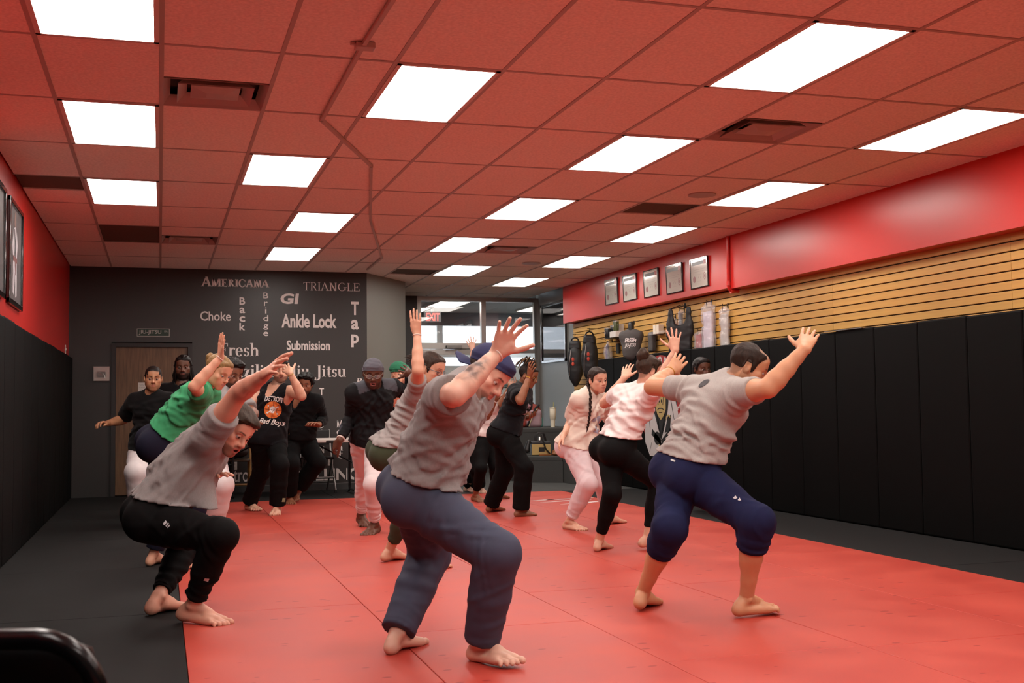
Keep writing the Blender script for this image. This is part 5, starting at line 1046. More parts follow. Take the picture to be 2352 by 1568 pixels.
def shirt_and_pants(B, o, body, q):
    S, J = B.S, B.J; h = q['c']
    # pants
    po = o['pants']; infl = po.get('infl', .008); prims = []
    tt_ = B.torso(infl); prims += [tt_[0], tt_[1], tt_[5], tt_[7]]
    t1 = po.get('t1', 1.9)
    for sd in 'LR': prims += B.leg(sd, infl, po.get('prof'), po.get('t1' + sd, t1), calf=not po.get('straight'))
    prims += [(cone(a, b, ra, rb), .03) for a, b, ra, rb in po.get('extra', [])]
    pprims = list(prims); F = grid_of(prims, h, .04); c, R = B.sec(po.get('waist', .2))
    rs = np.random.RandomState(int(S * 1000) + o.get('seed', 0)); sp = []; fo = po.get('fold', 1.0)
    for sd in 'LR':
        K = J[sd + 'K']; A = J[sd + 'A']; H = J[sd + 'H']; th_ = nrm(K - H); sh_ = nrm(A - K); kd = nrm(K - (H + A) / 2 + B.hf * .02)
        for sg in (1, -1):
            lat = B.hl * sg
            sp += crease_set(rs, K - kd * .035, nrm(th_ - sh_ * .4 + kd * .4), nrm(lat - kd * .3), .09, .04, 6, .011, .075, .0085 * fo, .35, out=lat, depth=.03)      # behind the knee
            sp += crease_set(rs, K + (A - K) * .45, nrm(sh_ + kd * .5), nrm(kd - sh_ * .5), .13, .03, 5, .014, .07, .006 * fo, .4, out=lat, depth=.04)
            sp += crease_set(rs, K + (A - K) * (t1 - 1.06), sh_, nrm(np.cross(sh_, lat)), .055, .02, 6, .0085, .06, .0085 * fo * po.get('bunch', .6), .25, out=lat, depth=.03)   # bunching at the hem
            sp += crease_set(rs, H + (K - H) * .22 + B.hf * .05, nrm(th_ * .8 + B.hf * .6), nrm(lat * .7 - B.hf * .6 + B.u * .3), .09, .05, 6, .013, .1, .009 * fo, .35, out=lat, depth=.03)      # from the crotch
            sp += crease_set(rs, (H + K) / 2, nrm(np.cross(th_, lat) * .8 + th_ * .4), th_, .05, .12, 4, .016, .13, .005 * fo, .5, out=lat, depth=.06)
    folds(F, sp)
    td = nrm(nrm(J['LK'] - J['LH']) + nrm(J['RK'] - J['RH'])); nw = nrm(R[2] - td * max(0, R[2] @ td + .25)) if R[2] @ td > -.25 else R[2]; F.cut(c, nw)
    so_ = o['shirt']
    if so_.get('hem', -.05) > .1: ch, Rh = B.sec(so_['hem'] + .1); F.cut(ch, nrm(Rh[2] - Rh[1] * so_.get('tilt', 0) - Rh[0] * so_.get('roll', 0)))
    for sd in 'LR':
        tt = po.get('t1' + sd, t1); A, K, N = J[sd + 'H'], J[sd + 'K'], J[sd + 'A']; e = K + (N - K) * (tt - 1); d = nrm(N - K + V(*po.get('hemtilt', (0, 0, 0))))
        X, Y, Z = F.grid(tuple(slice(0, k) for k in F.n))                 # cut this leg only
        pl = ((X - e[0]) * d[0] + (Y - e[1]) * d[1] + (Z - e[2]) * d[2]).astype(np.float32)
        rad = np.sqrt((X - e[0]) ** 2 + (Y - e[1]) ** 2 + (Z - e[2]) ** 2).astype(np.float32)
        F.a = np.where(rad < .17, np.maximum(F.a, pl), F.a)
        if po.get('open', True): F.a = np.where(rad < .12, np.maximum(F.a, -np.maximum(F.a + max(2.1 * h, .009), -pl - .035)), F.a)
    pants = mesh_obj('pants', *F.mesh(), po['mat'], body, True)
    for sd in 'LR':
        tt = po.get('t1' + sd, t1)
        if po.get('cuff'):
            A, K, N = J[sd + 'H'], J[sd + 'K'], J[sd + 'A']; e1 = K + (N - K) * (tt - 1 + .02); e0 = K + (N - K) * (tt - 1 - .12)
            r = np.interp(tt, [1, 1.2, 1.45, 1.75, 2], [.0345, .035, .034, .0235, .0205]) * S * (1.02) + .008
            mb = MB(); mb.tube([e0, e0 * .5 + e1 * .5, e1], [r * 1.12, r * 1.05, r], n=24); mb.build('cuff', po['mat'], pants, True)
    if po.get('band'):
        ci, Ri = B.sec(po.get('waist', .2) - .03); b2 = MB()
        tr = B.torso(infl + .004)
    # shirt
    so = o['shirt']; infl = so.get('infl', .014); sl = so.get('sleeve', .55); prims = B.torso(infl, so.get('loose', .0), po.get('infl', .008) + .009)
    if so.get('hem', -.05) < .1:
        for sd in 'LR': prims.append((cone(J[sd + 'H'], J[sd + 'H'] * .88 + J[sd + 'K'] * .12, .054 * S * (1.04 if B.w else 1) * (.6 + .4 * B.b) + po.get('infl', .008) + .012, .052 * S + po.get('infl', .008) + .012), .03))
    if sl > 0:
        for sd in 'LR': prims += B.arm(sd, so.get('ainfl', infl), so.get('sleeve' + sd, sl), so.get('flare', .006))
    prims += [(cone(a, b, ra, rb), .05) for a, b, ra, rb in so.get('extra', [])]
    F = grid_of(prims, h, .05)
    Fp = F.like()
    for p, k in pprims: Fp.add(p, k)
    E_ = np.maximum(Fp.a - np.float32(.011), F.a - np.float32(so.get('drape', .03))); hh = np.maximum(.012 - np.abs(F.a - E_), 0) / .012; F.a = np.minimum(F.a, E_) - hh * hh * .003
    th = so.get('theta', 25) * PI / 180; fo = so.get('fold', 1.0); sp = []; wd = so.get('lam', .06) * .24
    for sg in (1, -1):
        for face in (1, -1):
            for t_, cnt in ((.72, 5), (.5, 7), (.3, 7)):
                c6, R6 = B.sec(t_); out = R6[1] * face; tn = nrm(R6[0] * math.cos(th) + R6[2] * math.sin(th) * sg * -1); nn = nrm(R6[2] * math.cos(th) + R6[0] * math.sin(th) * sg)
                sp += crease_set(rs, c6 + R6[0] * sg * .05, nn, tn, .07, .05, cnt, wd, .12 + .1 * abs(math.sin(th)), .0085 * fo, .28, so.get('bend', .8), out, .085 * B.b)
        c6, R6 = B.sec(.45); tn = nrm(R6[1] * math.cos(th) + R6[2] * math.sin(th)); nn = nrm(R6[2] * math.cos(th) - R6[1] * math.sin(th))
        sp += crease_set(rs, c6, nn, tn, .16, .04, 11, wd, .12 + .1 * abs(math.sin(th)), .009 * fo, .28, so.get('bend', .8), R6[0] * sg, .12 * B.b)     # along the flanks
        c6, R6 = B.sec(max(so.get('hem', -.05), -.02) + .12)
        for ov in (R6[0] * sg, R6[1], -R6[1]): sp += crease_set(rs, c6, nrm(R6[2] + R6[0] * .2 * sg), nrm(np.cross(R6[2], ov)), .06, .06, 6, .010, .09, .0085 * fo * so.get('lowfold', .7), .25, .4, ov, .1)
        sd = 'L' if sg > 0 else 'R'
        if sl > 0:
            ad = nrm(J[sd + 'E'] - J[sd + 'S']); pit = J[sd + 'S'] * .8 + J[sd + 'E'] * .2 - B.u * .05
            sp += crease_set(rs, pit, nrm(ad + B.u * .35), nrm(np.cross(ad, B.sl) + B.u * .3), .06, .05, 9, .011, .075, .009 * fo, .4)
            if sl > 1: sp += crease_set(rs, J[sd + 'E'], nrm(J[sd + 'W'] - J[sd + 'S']), nrm(np.cross(J[sd + 'W'] - J[sd + 'S'], B.u)), .13, .03, 14, .010, .06, .0075 * fo, .3)
            if sl > 1: sp += crease_set(rs, J[sd + 'W'] * .7 + J[sd + 'E'] * .3, nrm(J[sd + 'W'] - J[sd + 'E']), nrm(np.cross(J[sd + 'W'] - J[sd + 'E'], B.u)), .08, .02, 9, .009, .05, .0055 * fo, .3)
    folds(F, sp)
    ch, Rh = B.sec(so.get('hem', -.05)); hn = nrm(-Rh[2] + Rh[1] * so.get('tilt', 0) + Rh[0] * so.get('roll', 0)); F.cut(ch, hn)
    if so.get('tilt', 0) < .4: hollow(F, max(2.1 * h, .011), ch, hn, .02)
    F.add(cone(J['N'] + B.u * .004 * S + B.sf * .012 * S, J['Hd'] * .6 + J['N'] * .4 + B.sf * .015, so.get('neck', .030) * S, .04 * S), .008, 'd')
    if so.get('vneck'):
        F.add(cone(J['N'] + B.sf * .04 * S, J['N'] - B.u * .07 * S + B.sf * .075 * S, .04 * S, .012 * S), .008, 'd')
    if so.get('tank'):
        for sd, g in (('L', 1), ('R', -1)): F.add(cone(J[sd + 'S'] + B.sl * g * .03 * S + B.u * .05, J[sd + 'S'] + B.sl * g * .012 * S - B.u * .05 * S, .05 * S, .045 * S), .01, 'd')
        F.add(cone(J['N'] + B.sf * .05 * S + B.u * .02, J['N'] - B.u * .038 * S + B.sf * .075 * S, .045 * S, .03 * S), .01, 'd')
    if sl > 0:
        for sd in 'LR':
            t = so.get('sleeve' + sd, sl); A, E, W = J[sd + 'S'], J[sd + 'E'], J[sd + 'W']; e = A + (E - A) * t if t <= 1 else E + (W - E) * (t - 1); d = nrm(E - A) if t <= 1 else nrm(W - E)
            X, Y, Z = F.grid(tuple(slice(0, k) for k in F.n)); pl = ((X - e[0]) * d[0] + (Y - e[1]) * d[1] + (Z - e[2]) * d[2]).astype(np.float32)
            rad = np.sqrt((X - e[0]) ** 2 + (Y - e[1]) ** 2 + (Z - e[2]) ** 2).astype(np.float32); rr = .1
            F.a = np.where(rad < rr, np.maximum(F.a, pl), F.a); F.a = np.where(rad < rr, np.maximum(F.a, -np.maximum(F.a + max(2.1 * h, .009), -pl - .03)), F.a)
    v, f = drop_small(*F.mesh()); shirt = mesh_obj('shirt', v, f, so['mat'], body, True)
    if so.get('paint'): vcolor(shirt, so['paint'](B, v))
    o['_shirt'] = shirt; o['_pants'] = pants

def hair(B, o, body, head, Fh, q):
    st = o.get('style', 'short'); k0 = B.hs; P = B.hp; mat = HAIR(o.get('hair_col', '2a1d16'), o.get('hair_rough', .55)); rec = o.get('recede', 0)
    sl = tuple(slice(0, n) for n in Fh.n); X, Y, Z = Fh.grid(sl)
    pts = np.stack(np.broadcast_arrays(X, Y, Z), -1).reshape(-1, 3).astype(np.float64); near = np.abs(head.reshape(-1)) < .045; loc = B.hloc(pts[near])
    def shell(name, thick, mt, lineoff=0.0, fn=None, noise=.0, nf=1.0, parent=body, extra=(), nape=None):
        F = Fh.like()
        d = head.reshape(-1)[near].astype(float); x, y, z = loc[:, 0], loc[:, 1], loc[:, 2]
        t = thick * k0 * np.ones_like(d)
        top = np.clip(z / .08, 0, 1); t = t * (o.get('side', .45) + (1 - o.get('side', .45)) * top)
        ln = fn(x, y, z) if fn else (z - hair_line(y, rec) - lineoff)
        if mt is mat: ln = ln + .0035 * wob(loc * 170, 1.0, 2) + .003 * wob(loc * 60, 1.0, 4)
        if noise:
            s1 = np.stack([x * 260, y * 60, z * 60], 1) if o.get('strand', 'back') == 'back' else np.stack([x * 150, y * 150, z * 150], 1)
            t = t + noise * k0 * (wob(s1, 1.0, 1) + .6 * wob(s1 * 1.9, 1.0, 4))
        t = t * np.clip(ln / o.get('taper', .034), .03 if mt is mat else .4, 1) ** .8; d2 = np.maximum(d - t, -ln * k0 * .8); a = F.a.reshape(-1); a[near] = d2; F.a = a.reshape(Fh.n)
        for p, k in extra: F.add(p, k)
        v, f = F.mesh()
        if len(v) == 0: return None
        return mesh_obj(name, v, f, mt, parent, True)
    def own(name, prims, mt, h=None, noise=0.0, parent=body, nfreq=60):
        F = grid_of(prims, h or q['h'] * 1.15, .03)
        if noise:
            m, p = F.near(.02); F.a[m] += (noise * wob(p * nfreq, 1.0, 2)).astype(np.float32)
        return mesh_obj(name, *F.mesh(), mt, parent, True)
    if st == 'short': shell('hair', o.get('thick', .012), mat, 0, None, .0022)
    elif st == 'thin': shell('hair', .008, mat, 0, lambda x, y, z: np.minimum(z - hair_line(y, rec), np.where((np.abs(x) < .05) & (z > .06), .012 - y, .1)), .0018)
    elif st == 'afro': shell('hair', .034, mat, 0, None, .006)
    elif st == 'fade': shell('hair', o.get('thick', .016), mat, .0, None, .003)
    elif st == 'cornrow':
        o['strand'] = 'iso'; shell('hair', .006, mat, 0, None, .0)
        for i in range(-3, 4):
            pr = []
            for a in np.linspace(-.1, 1.9, 15): pr.append(P(i * .0185 * math.cos(a * .35), .078 - .093 * (1 - math.cos(a * .85)) * .95 - a * .035, .066 + .058 * math.sin(a * .95) - .03 * max(0, a - 1) - abs(i) * .006))
            mb = MB(); mb.tube(pr, [.0068 * k0] * len(pr), 6); mb.build('cornrow_braid', mat, body, True)
    elif st in ('bun', 'ponytail', 'braid', 'topknot'):
        o['side'] = .8; shell('hair', .0085, mat, .0, None, .0018)
        if st == 'bun':
            bx = o.get('bun', (0, -.115, .05)); br = o.get('bunr', .036)
            pr = [(cone(P(*bx), P(bx[0], bx[1] + .03, bx[2] - .01), br * k0, br * .8 * k0), .02)]; 
            for a in range(7): pr.append((ball(P(bx[0] + math.cos(a * .9) * br * .5, bx[1] - .004 + .01 * math.sin(a * 2.0), bx[2] + math.sin(a * .9) * br * .6), br * .62 * k0), .006))
            own('hair_bun', pr, mat, None, .0015)
        if st == 'ponytail':
            for i in range(12):
                a = i * 2.4; r = .5 + .5 * (i % 4) / 3; pr = [P(.002 * math.cos(a), -.09, .035 + .004 * math.sin(a))]
                for t in np.linspace(.15, 1, 6): pr.append(P(.03 * math.cos(a) * t * r, -.095 - .135 * t * (1 - .12 * (i % 3)), .035 + .03 * math.sin(t * 3) * .6 + .028 * math.sin(a) * t * r - .035 * t))
                mb = MB(); mb.tube(pr, [.007 * k0, .0085 * k0, .0085 * k0, .007 * k0, .005 * k0, .003 * k0, .0008 * k0], 6); mb.build('hair_lock', mat, body, True)
        if st == 'braid':
            c0 = P(*o['braid'][0]); pts_ = [V(*p) for p in o['braid'][1]]; L = [c0] + pts_; mb = MB(); N = 15; seg = len(L) - 1
            def at(t): u = min(t * seg, seg - 1e-6); i = int(u); return L[i] * (1 - (u - i)) + L[i + 1] * (u - i)
            pr = []
            for i in range(N * 2):
                t = i / (N * 2 - 1) * .88; a = at(t); b = at(min(t + .055, 1)); dr = nrm(at(min(t + .02, 1)) - at(max(t - .02, 0))); sd = nrm(np.cross(dr, V(.6, -.8, 0))); g = 1 if i % 2 else -1; r = (.0135 - .006 * t) * k0 / 1.0
                pr.append((cone(a + sd * g * .009, b - sd * g * .005, r, r * .8), .002))
            pr.append((cone(at(.88), at(1), .008, .003), .004)); own('hair_braid', pr, mat, .0032)
        if st == 'topknot':
            rs = np.random.RandomState(3)
            for i in range(38):
                a = i * 2.4; r = .25 + .75 * rs.rand(); ln = 1.6 + .9 * rs.rand(); pr = [P(.02 * math.cos(a) * r, -.045 + .02 * math.sin(a), .1)]
                for t in (.25, .5, .75, 1.0): pr.append(P((.02 + .055 * t * ln) * math.cos(a) * (.4 + .6 * r), -.04 + (.02 + .06 * t * ln) * math.sin(a) * (.4 + .6 * r), .1 + .052 * math.sin(t * 2.6) * ln * (1.1 - .5 * r) - .07 * t * t * r * ln))
                mb = MB(); mb.tube(pr, [.0065 * k0, .0072 * k0, .0066 * k0, .0056 * k0, .003 * k0], 6); mb.build('dreadlock', HAIR('7a5a38' if i % 4 == 0 else o['hair_col'], .7), body, True)
    elif st == 'dreads':
        o['side'] = 1.0; shell('hair', .012, mat, 0, None, .003); rs = np.random.RandomState(4)
        for i in range(30):
            a = -2.2 + 4.4 * i / 29 + PI / 2 * 0; x = .075 * math.sin(a); y = -.015 - .085 * math.cos(a); ln = .2 + .06 * rs.rand()
            pr = [P(x * .9, y * .9 + .0, .04)]
            for t in (.25, .5, .75, 1): pr.append(P(x * (1.05 + .35 * t) + .01 * rs.randn() * t, y * (1.05 + .2 * t), .04 - ln * t))
            mb = MB(); mb.tube(pr, [.008 * k0, .0085 * k0, .0078 * k0, .007 * k0, .004 * k0], 6); mb.build('dreadlock', mat, body, True)
    elif st == 'long':
        o['side'] = 1.0; pr = [(cone(P(g * .05, -.04, .03), P(g * .062, -.045, -.16), .04 * k0, .03 * k0), .03) for g in (1, -1)] + [(cone(P(0, -.07, .03), P(0, -.07, -.16), .04 * k0, .035 * k0), .03)]
        shell('hair', .014, mat, 0, None, .0018, extra=()); own('hair_length', pr, mat, q['h'] * 1.5, .0025)
    elif st == 'durag':
        m2 = material('durag_cloth', '565760', rough=.8, bump=.2, bscale=500)
        line = lambda x, y, z: z - np.interp(y, [-.12, -.06, .03, .1], [-.035, -.02, .03, .05])
        o['side'] = .9; o['strand'] = 'iso'; du = shell('durag', .0125, m2, 0, line, .0012)
        for i in range(8):
            pr = [P(.06 * (1 if i % 2 else -1) + .004 * i, -.05 - .008 * i, -.02), P(.066 * (1 if i % 2 else -1), -.055 - .008 * i, -.05), P(.064 * (1 if i % 2 else -1), -.05 - .008 * i, -.085)]
            mb = MB(); mb.tube(pr, [.006 * k0, .006 * k0, .003 * k0], 6); mb.build('dreadlock', mat, body, True)
    elif st == 'beanie':
        m2 = material('beanie_knit', '1f6b4c', rough=.9, bump=.5, bscale=260)
        line = lambda x, y, z: z - np.interp(y, [-.12, 0, .1], [-.02, .02, .045]); o['side'] = .85; shell('beanie', .02, m2, 0, line, .001)
    elif st == 'cap':
        o['side'] = .8; shell('hair', .005, mat, .0, None, .0008)
        m2 = material('cap_cloth', '262b52', rough=.85, bump=.25, bscale=420)
        line = lambda x, y, z: z - np.interp(y, [-.12, -.05, .04, .1], [-.012, .012, .048, .062]); o['strand'] = 'iso'; o['side'] = .9
        cap = shell('cap', .0155, m2, 0, line, .0)
        prm = []; n = 9; F = MB(); vs = []; fs = []                    # brim, pointing backwards
        for dz in (0, -.005):
            for j in range(6):
                for i in range(n):
                    a = (i / (n - 1) - .5) * 2.1; r = .083 + .078 * j / 5 * math.cos(a * .78); vs.append(P(r * math.sin(a) * .92, -.012 - r * math.cos(a) * 1.02, -.004 + dz - .012 * (math.sin(a) ** 2) * 1.6 - .02 * j / 5))
        for j in range(5):
            for i in range(n - 1):
                a = j * n + i; fs += [(a, a + 1, a + n + 1, a + n)]; b = a + 6 * n; fs += [(b, b + n, b + n + 1, b + 1)]
        for i in range(n - 1): a = 5 * n + i; fs.append((a, a + 1, a + 1 + 6 * n, a + 6 * n)); a = i; fs.append((a, a + 6 * n, a + 1 + 6 * n, a + 1))
        for j in range(5):
            a = j * n; fs.append((a, a + n, a + n + 6 * n, a + 6 * n)); a = j * n + n - 1; fs.append((a, a + 6 * n, a + n + 6 * n, a + n))
        F.add(vs, fs); F.build('cap_brim', m2, cap, True)
        mb = MB(); mb.lathe([(.008 * k0, -.003), (.008 * k0, .002), (0, .004)], n=10); b = mb.build('cap_button', m2, cap, True); M = Matrix([list(B.HR[0]), list(B.HR[1]), list(B.HR[2])]).transposed().to_4x4(); M.translation = Vector(P(0, -.02, .132)); b.data.transform(M)
def HAIR(c, r=.55):
    return material('hair_' + c, tuple(x * .55 for x in srgb(c)), rough=r, var=.35, vscale=90, bump=.5, bscale=350, stretch=(1, 1, .25), spec=.25)
from mathutils.bvhtree import BVHTree
def cloth_print(cloth, c, right, up, parts, parent=None):
    """flat prints laid onto the cloth; parts: (name, polygons or (verts, tris), material, lift)"""
    me = cloth.data; tree = BVHTree.FromPolygons([tuple(v.co) for v in me.vertices], [tuple(p.vertices) for p in me.polygons]); out = nrm(np.cross(right, up)); right = nrm(right); up = nrm(up)
    for name, geo, mat, lift in parts:
        if isinstance(geo, tuple): pts, tri = list(map(tuple, geo[0])), list(geo[1])
        else:
            pts, tri = [], []
            for p in geo:
                bm = bmesh.new(); f = bm.faces.new([bm.verts.new((a, b_, 0)) for a, b_ in p]); bmesh.ops.triangulate(bm, faces=[f])
                for _ in range(4):
                    lg = [e for e in bm.edges if e.calc_length() > .014]
                    if lg: bmesh.ops.subdivide_edges(bm, edges=lg, cuts=1); bmesh.ops.triangulate(bm, faces=list(bm.faces))
                n0 = len(pts); bm.verts.index_update(); pts += [(v.co.x, v.co.y) for v in bm.verts]; tri += [tuple(v.index + n0 for v in f.verts) for f in bm.faces]; bm.free()
        P3 = []
        for a, b_ in pts:
            o_ = c + right * a + up * b_ + out * .3; h = tree.ray_cast(Vector(o_), Vector(-out), .6); P3.append(None if h[0] is None else np.array(h[0]) + out * (.0035 + lift))
        ok = [t for t in tri if all(P3[i] is not None for i in t)]; z = np.zeros(3)
        if ok: mesh_obj(name, [p if p is not None else z + c for p in P3], ok, mat, cloth)
def text_geo(t, w_, h_, cx=0, cy=0, bold=0.0, shear=0.0, arch=0.0):
    v, tr = font_mesh(t, bold, shear); lo, hi = v.min(0), v.max(0); u = ((v - lo) / (hi - lo) - .5) * np.array([w_, h_]) + np.array([cx, cy]); u[:, 1] -= arch * (u[:, 0] - cx) ** 2; return (u, tr)
def glasses(B, body, mat, r=.0215):
    k0 = B.hs; P = B.hp; mb = MB(); n = 16
    for g in (1, -1):
        mb.tube([P(g * .0335 + r * 1.15 * math.cos(a), .101 - .012 * abs(g * .0335 + r * math.cos(a)) / .05, -.003 + r * .85 * math.sin(a)) for a in np.linspace(0, 2 * PI, n, endpoint=False)], .0022 * k0, 6, closed=True)
        mb.tube([P(g * .058, .088, .004), P(g * .076, .05, .006), P(g * .08, -.01, .008)], .0024 * k0, 6)
    mb.tube([P(-.01, .106, .003), P(0, .11, .005), P(.01, .106, .003)], .0022 * k0, 6)
    gl = mb.build('glasses', mat, body, True)
    m2 = MB()
    for g in (1, -1):
        vs = [P(g * .0335 + r * 1.1 * math.cos(a), .1, -.003 + r * .8 * math.sin(a)) for a in np.linspace(0, 2 * PI, n, endpoint=False)] + [P(g * .0335 + r * 1.1 * math.cos(a), .0985, -.003 + r * .8 * math.sin(a)) for a in np.linspace(0, 2 * PI, n, endpoint=False)]
        m2.add(vs, [list(range(n)), list(range(n, 2 * n))[::-1]] + [(i, (i + 1) % n, n + (i + 1) % n, n + i) for i in range(n)])
    m2.build('lens', material('lens_glass', 'dfe4e6', rough=.02, alpha=.1, spec=.9), gl, False)
def bangle(B, body, sd, name, mat, t=.93, rr=1.12, w=.0022):
    j, S = B.J, B.S; E, W = j[sd + 'E'], j[sd + 'W']; c = E + (W - E) * t; d = nrm(W - E); x = nrm(np.cross(d, V(.3, .2, .9))); y = np.cross(d, x); r = .0172 * S * (.88 if B.w else 1) * (1 + (rr - 1) * .4)
    mb = MB(); mb.tube([c + (x * math.cos(a) + y * math.sin(a)) * r for a in np.linspace(0, 2 * PI, 20, endpoint=False)], w, 6, closed=True); return mb.build(name, mat, body, True)

